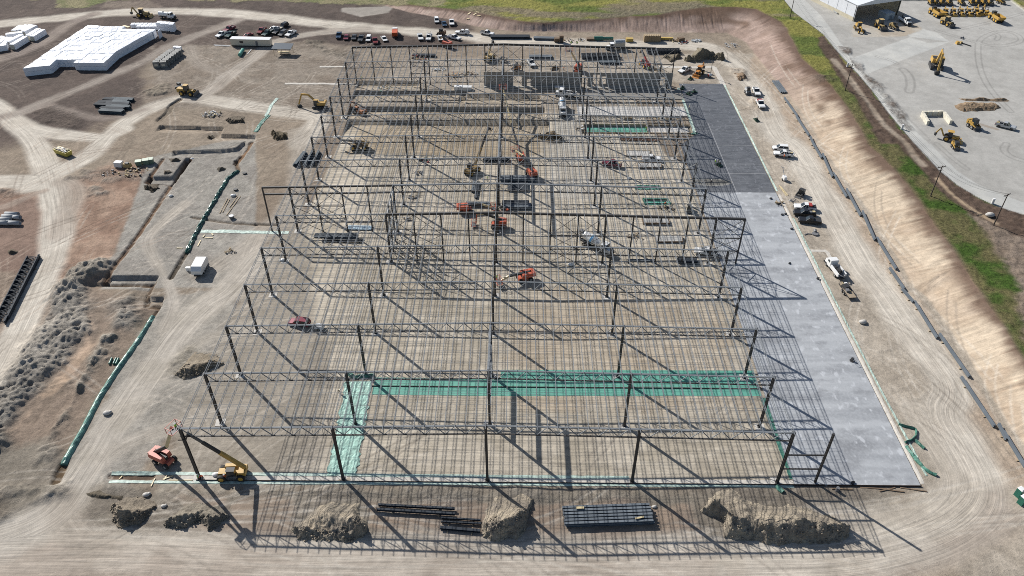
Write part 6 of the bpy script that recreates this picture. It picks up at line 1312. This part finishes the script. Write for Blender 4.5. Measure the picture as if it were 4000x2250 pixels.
def debris(t_, x, y, l, R_=2.5, n=24, mats=None, seed=1, name='debris_pile', cat='debris', flat=.5, sx=1.0, z=0):
    rr = random.Random(seed); mb = MB(); mats = mats or (TIM, GREYP, WHITE_P, BLACK, TAN)
    for i in range(n):
        a_ = rr.uniform(0, 6.28); r_ = R_ * rr.random() ** .6; px, py = r_ * math.cos(a_) * sx, r_ * math.sin(a_) * .7; b_ = rr.uniform(0, 6.28); ll = rr.uniform(.4, 1.5); hh = rr.uniform(.08, flat)
        mb.use(mats[rr.randrange(len(mats))])
        if rr.random() < .65: mb.bar((px, py, hh), (px + ll * math.cos(b_), py + ll * math.sin(b_), hh + rr.uniform(-.1, .3)), rr.uniform(.06, .2), .08)
        else: mb.box((px, py, hh), (rr.uniform(.3, .9), rr.uniform(.3, .8), rr.uniform(.2, .6)), b_, .8)
    return solo(name, mb, l, cat, at(t_, x, y, z, .1))
D = debris
D('00', 2130, 1152, 'scrap pile of white and grey pieces on the stepped pad', 3.6, 110, (WHITE_P, GREYP, MGREY, TAN), 2, sx=1.1); D('20', 570, 405, 'scattered brown scraps beside the dark storage box', 3.5, 30, (BRN, TIM, GREYP), 3); D('20', 685, 405, 'small rubbish heap in the laydown row, left of the low lumber', 2.6, 26, None, 4); D('20', 1640, 410, 'heap of boards and bags right of the brown container', 2.6, 26, (BRN, TIM, TAN), 5); D('20', 1720, 425, 'rust coloured scraps at the right of the laydown row', 3, 30, (BRN, REDM, WHITE_P), 6); D('20', 1850, 410, 'tangle of pale rebar at the right end of the laydown row', 2.2, 80, (GALV, WHITE_P), 7)
D('20', 2210, 455, 'white scraps on the bend of the back road', 3.5, 22, (WHITE_P, GALV), 8); D('20', 85, 655, 'dark heap of scraps between the skid steer and white pickup', 4, 40, (BLACK, GREYP, WHITE_P), 10, sx=1.4); D('10', 1960, 610, 'white scraps under the back left bays', 2.6, 20, (WHITE_P, GALV, BLACK), 11); D('10', 2000, 760, 'orange and dark scraps near the left tilt wall', 4, 44, (BLACK, GREYP, ORG2, TAN), 12); D('10', 2130, 745, 'rebar and boards near the left tilt wall', 4, 44, (BRN, TIM, GALV), 13, sx=1.4)
D('10', 1840, 700, 'pale tangle of wire mesh under the back left bays', 3, 40, (GALV, WHITE_P), 14); D('10', 1380, 880, 'green and white scraps in the rear dock pit', 5, 40, (PLD, GALV, TIM), 15, sx=1.8); D('10', 1640, 590, 'rusty red machine parts under the back bay', 3.6, 34, (REDM, BRN, TAN), 16, flat=1.3); D('10', 2470, 610, 'dark machine parts beside the tan telehandler', 2.8, 30, (MGREY, GREYP, BLACK), 17, flat=1.4)
D('11', 1680, 165, 'dark green and red tools beside two white boxes under the left bays', 2.6, 26, (PLD, REDM, BLACK), 18); D('11', 1790, 148, 'white boxes beside the dark tools under the left bays', 1.6, 8, (WHITE_P,), 19, flat=.9); D('11', 2470, 655, 'dark generator and tools beside the deck bundles', 2.4, 30, (MGREY, BLACK, ORG), 20, flat=1.0); D('11', 1620, 290, 'small tangle of wire on the floor, upper one', 1.8, 20, (GREYP, TIM), 21); D('11', 1560, 540, 'small tangle of wire on the floor, middle one', 1.8, 20, (GREYP, TIM), 22); D('11', 1530, 755, 'small tangle of wire on the floor, lower one', 1.6, 16, (GREYP, TIM), 23)
D('01', 1350, 290, 'yellow and dark rubbish heap on the red earth', 4, 50, (YDUST, BLACK, TIM), 24, sx=1.3); D('01', 1080, 295, 'grey boards on the red earth left of the rubbish heap', 2.6, 26, (GREYP, BRN), 25); D('01', 2320, 1080, 'small dark rubbish heap beside the tank trailer', 1.6, 18, (GREYP, BLACK, TIM), 26); D('21', 820, 165, 'brown boards near the maroon pickup', 2, 10, (TIM, BRN), 27) if False else None
D('21', 1560, 650, 'dark scraps beside the green lined pit', 3, 26, (BRN, BLACK, TIM), 28); D('21', 1250, 930, 'dark scraps beside the front form', 3, 26, (BRN, BLACK, TIM), 29); D('21', 1430, 1010, 'brown boards along the front form', 3, 20, (BRN, TIM), 30) if False else None
D('20', 1500, 1200, 'pale boards in front of the pale slab', 3.5, 30, (TAN, TIM, BRN), 31, sx=1.8, flat=.3); D('20', 900, 1380, 'white bags in front of the green lined trench', 3, 22, (WHITE_P, GREYP), 32); D('20', 690, 1300, 'upright timber and buckets at the left end of the trench', 1.8, 26, (TIM, WHITE_P, BLACK), 33, flat=1.0); D('31', 260, 570, 'white powder bags beside the dark skid steer', 1.4, 12, (WHITE_P, GREYP), 34); D('31', 120, 600, 'boards and tools on the corner of the pale slab', 1.4, 14, (TIM, BLACK), 35)
D('33', 800, 565, 'thin boards lying along the front of the pale slab', 9, 14, (BRN, TIM), 36, flat=.15, sx=1.6) if False else None
def planks(t_, lst, lab, m=TIM, w=.22):
    o = T(t_, lst[0][0], lst[0][1]); z0 = max(-1, hz(*o)); mbs = []
    for (xa, ya, xb, yb_) in lst:
        p, q = T(t_, xa, ya), T(t_, xb, yb_); mbs.append(MB().use(m).bar((p[0] - o[0], p[1] - o[1], max(-1, hz(*p)) - z0 + .12), (q[0] - o[0], q[1] - o[1], max(-1, hz(*q)) - z0 + .12), w, .1))
    if len(mbs) == 1: return solo('plank', mbs[0], lab, 'plank', (o[0], o[1], z0))
    t = thing('planks', lab, 'planks', (o[0], o[1], z0))
    for k in mbs: part('plank', k, t)
    return t
planks('33', [(1100, 570, 1370, 605), (1120, 600, 1280, 560), (1330, 560, 1600, 600), (640, 575, 850, 582), (930, 560, 1200, 575)], 'rusty planks lying along the front edge of the pale slab', BRN); planks('03', [(1700, 490, 1940, 487), (1640, 480, 1740, 445), (1680, 440, 1650, 485), (1520, 550, 1560, 470), (1200, 475, 1225, 435)], 'loose pale planks around the near end of the grade beam', TAN); planks('01', [(2040, 940, 2060, 915), (2060, 940, 2140, 945), (1990, 1030, 2020, 970), (1780, 1052, 1840, 1055), (2130, 900, 2145, 920)], 'pale planks scattered beside the crumpled green sheeting', TAN, .3); planks('01', [(2210, 700, 2290, 550), (2280, 720, 2420, 530), (2240, 690, 2310, 560), (2310, 640, 2390, 530)], 'long thin boards lying fanned out on the pad', TIM, .2); planks('31', [(112, 420, 185, 525), (125, 430, 200, 520)], 'pair of pale planks beside the corner of the slab', TAN, .25); planks('00', [(2150, 452, 2320, 460), (2160, 460, 2310, 466), (2490, 550, 2530, 500)], 'pale pipes lying in front of the office trailer', WHITE_P, .3); planks('21', [(2430, 515, 2576, 515)], 'dark red beam lying at the joint of the two slabs', mat('rusty_steel', (.16, .09, .06), .8), .4); planks('10', [(2130, 190, 2160, 182), (2190, 200, 2220, 190), (2225, 205, 2260, 212), (2120, 212, 2150, 215), (2215, 178, 2250, 186)], 'pale boards scattered under the grass bank', TAN, .8); planks('00', [(1240, 258, 1300, 275)], 'pale board behind the big block of white bundles', TAN, 1.2)
for tl, x, y, l, s in (('01', 1715, 522, 'small white bag on the pad left of the crumpled sheeting', .8), ('01', 2343, 520, 'white sack on the pad right of the crumpled sheeting', 1.0), ('01', 1930, 142, 'white block at the back of the pad', .7), ('02', 1075, 1262, 'pale boulder beside the left haul road', 1.1), ('32', 952, 345, 'pale grey boulder right of the slab', 1.2), ('23', 1430, 752, 'pale round stone beside the big beam stack', .6), ('21', 590, 1215, 'white sack among the wind columns', 1.0), ('21', 1175, 345, 'white sack on the floor right of the ridge', .9), ('03', 1470, 630, 'pale boulder behind the leftmost front heap', .9), ('03', 1645, 745, 'pale stone between the two left front heaps', .7), ('03', 2170, 430, 'white sack in front of the telehandler', .9), ('11', 265, 1170, 'white sacks at the foot of a left column', 1.0), ('31', 2230, 720, 'pale flat slab near the nearest utility pole', 1.6)):
    z = ZY if tl == '31' and x > 2000 else 0; mb = MB().use(WHITE_P if 'white' in l else mat('pale_stone', (.45, .43, .40), .9)); mb.ball((0, 0, .3 * s), .9 * s, 9, .7, .45).ball((.5 * s, .3 * s, .25 * s), .5 * s, 7, 1, .6); solo('boulder' if 'white' not in l else 'sack', mb, l, 'stone' if 'white' not in l else 'sack', at(tl, x, y, z, .2))
bk = thing('bucket', 'grey round bucket standing on the pad', 'bucket', at('01', 2330, 735, 0, .4)); part('tub', MB().use(GREYP).cyl((0, 0, 0), (0, 0, .9), .7, 14, .85), bk); part('contents', MB().use(WHITE_P).cyl((0, 0, .9), (0, 0, .92), .7, 12), bk)
for x, y, l in ((2462, 295, 'dark round hole cover near the top of the crumpled sheeting'), (2370, 457, 'dark rubber tub above the white sack on the pad')): solo('rubber_tub', MB().use(BLACK).cyl((0, 0, 0), (0, 0, .5), .7, 12), l, 'tub', at('01', x, y, 0, .2))
# portable toilets at the right edge
PTG = mat('toilet_green', (.02, .14, .10), .4)
for (x, y, l) in ((2530, 610, 'dark green portable toilet with a white roof at the right picture edge'), (2562, 690, 'bright green portable toilet cut by the right picture edge')):
    t = thing('portable_toilet', l, 'portable toilet', at('33', x, y, 0, 1.0), R(25), 'portable toilets'); part('booth', MB().use(PTG).box((0, 0, 1.1), (1.15, 1.15, 2.2)), t); part('door', MB().use(mat('toilet_door', (.03, .19, .14), .4)).box((0, -.59, 1.1), (.8, .05, 1.9)).use(WHITE_P).box((0, -.62, 1.5), (.3, .02, .3)), t); part('roof', MB().use(WHITE_P).box((0, 0, 2.28), (1.2, 1.2, .22), taper=.7), t)
lt = thing('light_tower', 'white wheeled light tower with a folded mast right of the dark slab', 'light tower', at('31', 165, 345, 0, .7), R(100)); part('cabinet', MB().use(WHITE_P).box((0, 0, 1.0), (1.9, 1.1, 1.1), taper=.85), lt); part('mast', MB().use(GALV).bar((.5, 0, 1.5), (2.6, 0, 3.4), .14).bar((2.3, -.5, 3.2), (2.9, .5, 3.6), .12), lt); wheels(lt, [(0, .65), (0, -.65)], .35, .2)
lt = thing('light_tower', 'tall light tower with a red and white cabinet behind the dark slab', 'light tower', at('20', 1990, 765, 0, .5), R(200)); part('cabinet', MB().use(WHITE_P).cyl((-.6, 0, .9), (.6, 0, .9), .6, 12).use(REDM).box((.7, 0, .9), (.3, .9, .8)), lt); part('mast', MB().use(STEELD).bar((-.2, 0, 1), (-.2, 0, 6.5), .15).box((-.2, 0, 6.6), (.3, 2.2, .35)), lt); wheels(lt, [(0, .65), (0, -.65)], .35, .2)
hr = thing('hose_reel', 'grey coil of hose on the ground beside the black pickups', 'hose', at('31', 475, 905, 0, .2)); part('coil', MB().use(GREYP).cyl((0, 0, 0), (0, 0, .4), .95, 16).cyl((.2, .7, .3), (.3, 1.6, .5), .5, 12), hr); part('tail', MB().use(GREYP).bar((-.5, 0, .1), (-2.2, .3, .1), .18).bar((-2.2, .3, .1), (-3.3, -.4, .1), .18), hr)
tt = thing('towed_tank', 'small white trailer hitched behind the maroon suv', 'trailer', at('12', 640, 395, 0, .5), head('12', (690, 400), (590, 390))); part('body', MB().use(WHITE_P).box((0, 0, .85), (2.4, 1.5, .9), taper=.8), tt); part('hitch', MB().use(BLACK).bar((1.1, 0, .5), (2.8, 0, .5), .12), tt); wheels(tt, [(0, .85), (0, -.85)], .35, .22)
# crumpled sheeting
crinkle('plastic_ridge', PL('02:1535,285 1400,520 1200,800 1000,1100 850,1400;03:640,325'), 1.5, mat('dark_green_wrap', (.11, .23, .19), .35, 0, .35, .8, .1), .05, .07, 'long straight ridge wrapped in shiny green plastic along the left haul road', 'plastic ridge', 21, arch=.6, nx=6, jit=.3)
crinkle('plastic_ridge', PL('01:1885,1090 1960,920 2060,740 2180,540 2290,350 2400,270'), 1.35, mat('dark_teal_wrap', (.014, .075, .06), .35, 0, .4, 1, .1), .05, .35, 'crumpled dark green sheeting thrown over a ridge on the pad', 'plastic ridge', 22, arch=.5, nx=5)
crinkle('plastic_strip', PL('01:2020,878 2576,888;11:330,895'), 1.5, PLG, .04, .08, 'pale green strip leading from the crumpled sheeting to the left bays', 'plastic strip', 23)
crinkle('plastic_strip', PL('00:2570,1330;10:60,1230 130,1160'), 1.4, PLD, .05, .2, 'dark green sheeting in the corner of the haul road bend', 'plastic strip', 24); crinkle('plastic_strip', PL('10:100,1170 160,1050 215,985'), 1.2, PLG, .05, .1, 'pale crumpled plastic continuing across the haul road', 'plastic strip', 25)
crinkle('footing_strip', PL('10:290,840 640,842 1020,850'), 1.5, CONC, .05, .02, 'pale concrete footing strip left of the rear dock pit', 'footing strip', 26); crinkle('footing_strip', PL('10:640,672 910,672'), 1.3, CONC, .05, .02, 'short pale footing strip behind the rear left bays', 'footing strip', 27); crinkle('footing_strip', PL('20:1480,672 1840,680 2030,672 2130,860'), 2.0, CONC, .06, .03, 'pale concrete footing strip bending round the far end of the dark slab', 'footing strip', 28)
crinkle('plastic_strip', [(151.6, 100), (151.7, 70), (152.0, 30), (152.6, 2)], .45, PLG, .05, .1, 'broken pale green strip along the right edge of the pale slab', 'plastic strip', 29); crinkle('footing_strip', [(150.9, 114), (150.9, 60), (151.0, 0)], .8, CONC, .03, .02, 'thin pale footing strip along the right edge of the pale slab', 'footing strip', 31); crinkle('plastic_strip', [(150.7, 199), (150.8, 150), (150.8, 116)], .5, PLG, .05, .1, 'pale green strip along the right edge of the dark slab', 'plastic strip', 32); crinkle('plastic_strip', [(131.3, 196), (131.4, 175), (131.2, 157)], 1.0, PLG, .06, .1, 'pale green strip along the left edge of the dark slab', 'plastic strip', 33)
crinkle('footing_strip', PL('31:430,1075 585,1075 650,1180'), 1.1, CONC, .04, .02, 'pale L shaped footing beside the white truck', 'footing strip', 34)
for i, (s, w_, l) in enumerate((('32:1310,1380 1380,1400 1480,1420;33:1490,0 1490,40 1440,90 1375,110', .4, 'dark green crumpled sheeting curling beside the pale slab corner'), ('33:1480,90 1570,170', .7, 'small twist of green sheeting right of the slab corner'), ('33:1390,150 1500,300 1600,400 1690,440', .7, 'thin green sheeting trailing along the slab corner'), ('33:85,545 110,575 150,610', 1.0, 'small heap of green sheeting at the foot of the last front column'), ('12:915,862 1000,900 1190,880', 1.0, 'crumpled dark green sheeting at the end of the teal strip'), ('20:1790,1340 1870,1350', 1.3, 'dark green sheeting at the right end of the lined trench'))): crinkle('plastic_heap', PL(s), w_, PLD, .08, .4, l, 'plastic heap', 40 + i, arch=.3)
# ------------------------------------------------------------------ tilt walls and pits at the back of the frame
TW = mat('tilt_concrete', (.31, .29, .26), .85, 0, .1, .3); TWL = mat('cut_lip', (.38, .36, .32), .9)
def tiltwall(x0, x1, y, h, openings, label):
    t = thing('tilt_wall', label, 'concrete wall', (x0, y, 0)); m = MB().use(TW); W_ = x1 - x0; cur = 0
    for (a_, b_, z0, z1) in openings + [(W_, W_, 0, 0)]:
        if a_ > cur: m.box(((cur + a_) / 2, 0, h / 2 - .1), (a_ - cur, .3, h + .2))
        if b_ > a_:
            m.box(((a_ + b_) / 2, 0, (z1 + h) / 2), (b_ - a_, .3, h - z1))
            if z0 > 0: m.box(((a_ + b_) / 2, 0, z0 / 2 - .1), (b_ - a_, .3, z0 + .2))
        cur = b_
    part('wall', m, t); f = MB().use(TWL).box((W_ / 2, -.9, .15), (W_, 1.4, .3)); part('footing', f, t); j = MB().use(GREYP)
    for k in range(1, int(W_ / 7.6)): j.box((k * 7.6, -.16, h / 2), (.07, .03, h))
    part('joint', j, t); return t
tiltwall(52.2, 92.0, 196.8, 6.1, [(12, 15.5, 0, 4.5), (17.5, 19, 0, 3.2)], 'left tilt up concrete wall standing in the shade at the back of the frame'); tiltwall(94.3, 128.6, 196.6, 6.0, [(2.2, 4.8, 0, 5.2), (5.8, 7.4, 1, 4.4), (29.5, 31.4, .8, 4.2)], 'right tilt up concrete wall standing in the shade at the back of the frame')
for x, y, l in ((2040, 885, 'white box container left of the tilt walls, left part'), (2125, 888, 'white box container left of the tilt walls, right part')): solo('white_box', MB().use(WHITE_P).box((0, 0, .7), (3.6, 2.0, 1.4)).use(GREYP).box((0, -1.02, .7), (.1, .04, 1.2)), l, 'box', at('10', x, y, 0, .6), 0, 'white boxes by the tilt walls')
solo('white_box', MB().use(WALLC).box((0, 0, .7), (3.8, 1.8, 1.4)).use(WHITE_P).box((0, 0, 1.43), (3.9, 1.9, .08)), 'cream box behind the white truck by the tilt walls', 'box', at('20', 478, 893, 0, .6))
# lined trench
a, b = T('20', 725, 1300), T('20', 1785, 1300); x0, x1, y0, y1 = a[0] + .4, b[0] - .2, 156.3, 162.4; xm = x0 + (x1 - x0) * .60
solo('membrane_strip', MB().use(PLT).slab([(x0, y0), (xm, y0), (xm, y1), (x0, y1)], -1.1, -.75).use(TIM).box(((x0 + xm) / 2, 159.2, -.72), (xm - x0 - 1, .12, .06)), 'teal membrane lining the left part of the long trench', 'membrane'); solo('trench_slab', MB().use(WHITE).slab([(xm + .4, y0), (x1, y0), (x1, y1), (xm + .4, y1)], -1.1, -.7), 'pale concrete poured in the right part of the long trench', 'slab')
solo('trench_form', MB().use(TIM).box(((x0 + x1) / 2, y0 - .3, .1), (x1 - x0 + 1, .18, .5)).box(((x0 + x1) / 2, y1 + .35, .1), (x1 - x0 + 1, .18, .4)).box((x0 - .4, (y0 + y1) / 2, .1), (.18, y1 - y0 + 1, .5)).box((xm + .2, (y0 + y1) / 2, -.3), (.15, y1 - y0, .9)).use(BRN).box(((x0 + x1) / 2, y0 - .6, .02), (x1 - x0 + 3, .3, .2)), 'timber formwork around the long lined trench', 'formwork')
def form(s, h, l, top, side=BRN, lip=True):
    P = PL(s); c = (sum(p[0] for p in P) / 4, sum(p[1] for p in P) / 4); Q = [(p[0] - c[0], p[1] - c[1]) for p in P]; t = thing('footing_form', l, 'footing form', (*c, 0)); part('concrete_top', MB().use(top).slab([(x * .96, y * .9) for x, y in Q], -.2, h - .08), t); m = MB().use(side)
    for i in range(4): m.bar((*Q[i], h / 2), (*Q[(i + 1) % 4], h / 2), .14, h)
    part('boards', m, t); return t
GC = mat('form_concrete', (.37, .36, .34), .85, 0, .1, .6)
form('21:1145,68 1392,72 1382,125 1150,125', .3, 'pale framed slab beside the white pickup under the frame', WHITE, TIM); form('21:1262,205 1500,208 1505,250 1268,248', .7, 'footing form in front of the white pickup, first of the row', GC); form('21:1310,765 1570,768 1585,815 1322,812', .8, 'footing form behind the front one, right of the concrete mixer', GC); form('21:1440,932 1708,935 1718,995 1450,995', .6, 'front footing form in the row right of the concrete mixer', GC)
for s, l in (('21:1250,418 1482,420 1490,458 1243,455', 'green lined pit frame, upper one right of the ridge'), ('21:1320,550 1562,552 1602,610 1342,608', 'green lined pit frame with a yellow tool, lower one')):
    P = PL(s); m = MB().use(PLD)
    for i in range(4): m.bar((*P[i], .05), (*P[(i + 1) % 4], .05), .5, .12)
    m.use(PLT).bar((P[0][0] * .5 + P[3][0] * .5, P[0][1] * .5 + P[3][1] * .5, -.3), (P[1][0] * .5 + P[2][0] * .5, P[1][1] * .5 + P[2][1] * .5, -.3), .8, .1); solo('pit_lining', m, l, 'pit lining')
# ------------------------------------------------------------------ people and power trowels
SKIN = mat('skin', (.35, .20, .13), .6); DENIM = mat('dark_trousers', (.03, .035, .05), .8); LIME = mat('lime_vest', (.35, .62, .05), .6); ORV = mat('orange_vest', (.75, .14, .03), .6); HAT = mat('white_hat', (.75, .75, .72), .4); GRN_T = mat('trowel_green', (.02, .055, .035), .5)
def body_mesh(kind, vest):
    J = dict(pel=(0, 0, .95), sp=(.02, 0, 1.2), ch=(.03, 0, 1.42), nk=(.05, 0, 1.53), hd=(.07, 0, 1.66), sl=(.02, .2, 1.42), el=(.12, .27, 1.16), wl=(.34, .2, 1.05), sr=(.02, -.2, 1.42), er=(.12, -.27, 1.16), wr=(.36, -.18, 1.1), hl=(0, .1, .92), kl=(.06, .13, .5), al=(-.04, .14, .08), tl=(.14, .15, .05), hr=(0, -.1, .92), kr=(-.02, -.13, .5), ar=(-.12, -.14, .08), tr=(.06, -.15, .05))
    if kind == 'sit':
        for k in ('pel', 'sp', 'ch', 'nk', 'hd', 'sl', 'el', 'wl', 'sr', 'er', 'wr', 'hl', 'hr'): J[k] = (J[k][0], J[k][1], J[k][2] - .35)
        J.update(kl=(.42, .16, .6), al=(.45, .16, .12), tl=(.62, .16, .1), kr=(.42, -.16, .6), ar=(.45, -.16, .12), tr=(.62, -.16, .1))
    if kind == 'bend':
        J.update(sp=(.18, 0, 1.12), ch=(.38, 0, 1.22), nk=(.5, 0, 1.25), hd=(.62, 0, 1.27), sl=(.38, .2, 1.2), sr=(.38, -.2, 1.2), el=(.5, .24, .95), er=(.5, -.24, .95), wl=(.68, .15, .75), wr=(.68, -.15, .75))
    E = [('pel', 'sp'), ('sp', 'ch'), ('ch', 'nk'), ('nk', 'hd'), ('ch', 'sl'), ('sl', 'el'), ('el', 'wl'), ('ch', 'sr'), ('sr', 'er'), ('er', 'wr'), ('pel', 'hl'), ('hl', 'kl'), ('kl', 'al'), ('al', 'tl'), ('pel', 'hr'), ('hr', 'kr'), ('kr', 'ar'), ('ar', 'tr')]
    K = list(J); rad = dict(pel=.15, sp=.14, ch=.16, nk=.065, hd=.115, sl=.075, sr=.075, el=.055, er=.055, wl=.045, wr=.045, hl=.1, hr=.1, kl=.07, kr=.07, al=.055, ar=.055, tl=.05, tr=.05)
    me = bpy.data.meshes.new('tmp'); me.from_pydata([J[k] for k in K], [(K.index(a), K.index(b)) for a, b in E], []); o = bpy.data.objects.new('tmp', me); COL.objects.link(o)
    o.modifiers.new('s', 'SKIN')
    for i, k in enumerate(K): me.skin_vertices[0].data[i].radius = (rad[k], rad[k])
    me.skin_vertices[0].data[0].use_root = True; sb = o.modifiers.new('b', 'SUBSURF'); sb.levels = 1
    dg = bpy.context.evaluated_depsgraph_get(); nm = bpy.data.meshes.new_from_object(o.evaluated_get(dg)); nm.name = 'person'; bpy.data.objects.remove(o)
    nm.materials.clear()
    for m in (DENIM, vest, SKIN): nm.materials.append(m)
    pz = J['pel'][2]; hd = Vector(J['hd'])
    for p in nm.polygons:
        c = p.center; p.use_smooth = True
        nearw = min((c - Vector(J['wl'])).length, (c - Vector(J['wr'])).length)
        p.material_index = 2 if (c - hd).length < .17 or nearw < .16 else (1 if (c.z > pz + .02 and (c.x > -.3)) and not (kind == 'sit' and c.x > .3) else 0)
    return nm, J['hd']
def person(loc, rz, label, vest=LIME, kind='stand', hat=HAT):
    me, hd = cached(('body', kind, vest.name), lambda: body_mesh(kind, vest)); o = solo('person', me, label, 'person', loc, rz); o.scale = (1.12,) * 3
    h = part('hard_hat', cached(('hat', hat.name), lambda: MB().use(hat).ball((0, 0, .03), .15, 10, 1, .75).cyl((0, 0, -.02), (0, 0, .0), .19, 12).mesh('hard_hat')), o); h.location = (hd[0], hd[1], hd[2] + .06); return o
person(at('03', 1998, 470, 0, .5), 0, 'person in a lime green vest at the foot of the near left column', LIME); person(at('03', 2042, 462, 0, .5), R(200), 'person in an orange top bending beside the near left column', ORV, 'bend'); person(at('03', 2268, 475, 0, .5), R(120), 'person in an orange top standing in front of the telehandler', ORV)
person((-1.0, .6, 14.4), R(-20), 'person in a lime vest standing in the raised basket of the red boom lift', LIME)
person((87.0, 198.1, 16.85), R(90), 'person in a lime vest on the back wall beam, left one', LIME, 'sit'); person((89.4, 198.1, 16.8), R(90), 'person in a lime vest on the back wall beam, right one', LIME, 'sit')
person(at('20', 1350, 665, 0, .8), 1, 'person in a lime vest beside the red telehandler, upper one', LIME); person(at('20', 1372, 695, 0, .8), 2, 'person in a lime vest beside the red telehandler, lower one', LIME); person(at('20', 1352, 1275, 0, .8), 1, 'person in a lime vest at the divide of the lined trench', LIME); person(at('20', 1375, 1300, 0, .8), 4, 'person in dark clothes bending at the divide of the lined trench', mat('dark_shirt', (.03, .03, .04), .8), 'bend')
person(at('21', 2042, 190, 0, .8), 0, 'person in a lime vest beside the trowel crew on the dark slab', LIME); person(at('21', 2080, 175, 0, .8), R(200), 'person in a tan shirt bending on the dark slab', TAN, 'bend'); person(at('20', 1788, 1085, 0, .8), R(180), 'person in a dusty shirt at the left edge of the dark slab', TAN); person(at('20', 1586, 842, 0, .8), R(90), 'person in a lime vest at the foot of the far right column', LIME); person(at('11', 2325, 352, 0, .8), R(30), 'person in a lime vest beside the dark yellow telehandler', LIME); person(at('12', 832, 1035, 0, .6), R(-40), 'person in a tan shirt kneeling beside the pale plastic sheet', TAN, 'bend'); person(at('11', 2420, 1345, 0, .8), R(10), 'person in a lime vest beside the ridge column with a boom lift', LIME); person(at('21', 1530, 605, 0, .8), R(10), 'person in an orange vest bending at the green lined pit', ORV, 'bend'); person(at('10', 1065, 790, 0, .8), 0, 'person in a lime vest at the back left corner of the frame', LIME); person(at('10', 1985, 740, 0, .8), 0, 'person in an orange vest among the scraps by the left tilt wall', ORV); person(at('20', 520, 690, 0, .8), 0, 'person in an orange vest behind the left tilt wall', ORV); person(at('20', 645, 1255, 0, .8), 0, 'person in a white shirt at the left end of the lined trench', WHITE_P); person(at('21', 2000, 395, 0, .8), R(60), 'person in dark clothes standing in the oval patch on the dark slab', mat('dark_shirt', (.03, .03, .04), .8)); person(at('31', 160, 130, 0, .8), 0, 'person in orange beside the open door of the white pickup', ORV)
def trowel(tl, x, y, rz, label, rider):
    p = at(tl, x, y, 0, .5); t = thing('power_trowel', label, 'power trowel', p, rz); m = MB().use(BLACK)
    for s in (-1, 1): m.cyl((0, s * .62, .04), (0, s * .62, .10), .72, 16)
    part('rotor', m, t); part('guard_frame', MB().use(GRN_T).box((0, 0, .32), (1.5, 2.6, .12)).bar((-.75, -1.3, .2), (.75, -1.3, .2), .08).bar((-.75, 1.3, .2), (.75, 1.3, .2), .08), t); part('engine', MB().use(GRN_T).box((-.35, 0, .62), (.7, 1.1, .5), taper=.8).use(BLACK).box((-.5, .2, .9), (.3, .3, .2)), t); part('seat', MB().use(BLACK).box((.1, 0, .6), (.45, .5, .12)).box((-.12, 0, .85), (.1, .5, .45)), t)
    for s in (-1, 1): part('lever', MB().use(STEELD).bar((.5, s * .3, .4), (.35, s * .25, 1.0), .05), t)
    person((p[0] + .05 * math.cos(rz), p[1] + .05 * math.sin(rz), p[2] + .05), rz, rider, mat('dark_green_shirt', (.02, .045, .03), .8), 'sit')
trowel('20', 1795, 785, 2.5, 'dark green ride on power trowel on bare ground below the backhoe', 'rider in dark green on the trowel below the backhoe'); trowel('20', 1715, 880, 2.8, 'dark green ride on power trowel at the far left corner of the dark slab', 'rider in dark green at the far left corner of the dark slab'); trowel('20', 1778, 940, .6, 'dark green ride on power trowel, left one of a pair on the dark slab', 'rider in dark green on the left trowel of the pair'); trowel('20', 1830, 920, 2.0, 'dark green ride on power trowel, right one of a pair on the dark slab', 'rider in dark green on the right trowel of the pair'); trowel('20', 2460, 1200, 0.2, 'dark green ride on power trowel parked on the right haul road', 'rider in dark green on the trowel parked on the right road'); trowel('21', 2085, 205, 0.4, 'dark ride on power trowel in the middle of the dark slab', 'rider in dark green in the middle of the dark slab')
wt = thing('walk_behind_trowel', 'small black walk behind trowel standing on the pale slab', 'power trowel', at('32', 855, 735, 0, .3), R(-70)); part('rotor', MB().use(BLACK).cyl((-.3, 0, .06), (-.3, 0, .14), .6, 14).cyl((-.3, 0, .14), (-.3, 0, .5), .25, 10), wt); part('engine', MB().use(BLACK).box((-.3, 0, .7), (.6, .5, .4)).use(WHITE_P).box((.1, 0, .6), (.2, .3, .12)), wt); part('handle', MB().use(STEELD).bar((0, .3, .5), (1.4, .35, .7), .05).bar((0, -.3, .5), (1.4, -.35, .7), .05).bar((1.4, -.45, .7), (1.4, .45, .7), .06), wt)
for tl, x, y, l in (('31', 235, 855, 'black machine on the right edge of the pale slab, lower one'), ('31', 175, 705, 'small black tool on the right edge of the pale slab'), ('31', 140, 712, 'black bucket on the pale slab near its right edge'), ('31', 25, 550, 'small black lump on the pale slab by the dark joint'), ('33', 850, 515, 'black drain fitting at the front edge of the pale slab'), ('31', 500, 1355, 'black tool at the right edge of the pale slab near the truck'), ('31', 212, 1203, 'tiny black object alone on the pale slab'), ('33', 695, 590, 'grey barrel standing in front of the pale slab')):
    solo('tool' if 'barrel' not in l else 'barrel', MB().use(BLACK if 'barrel' not in l else GREYP).cyl((0, 0, 0), (0, 0, .35 if 'barrel' not in l else 1.1), .35 if 'tiny' not in l else .2, 10).box((.3, .2, .2), (.5, .3, .3)), l, 'tool' if 'barrel' not in l else 'barrel', at(tl, x, y, 0, .2))
bpy.context.view_layer.update()
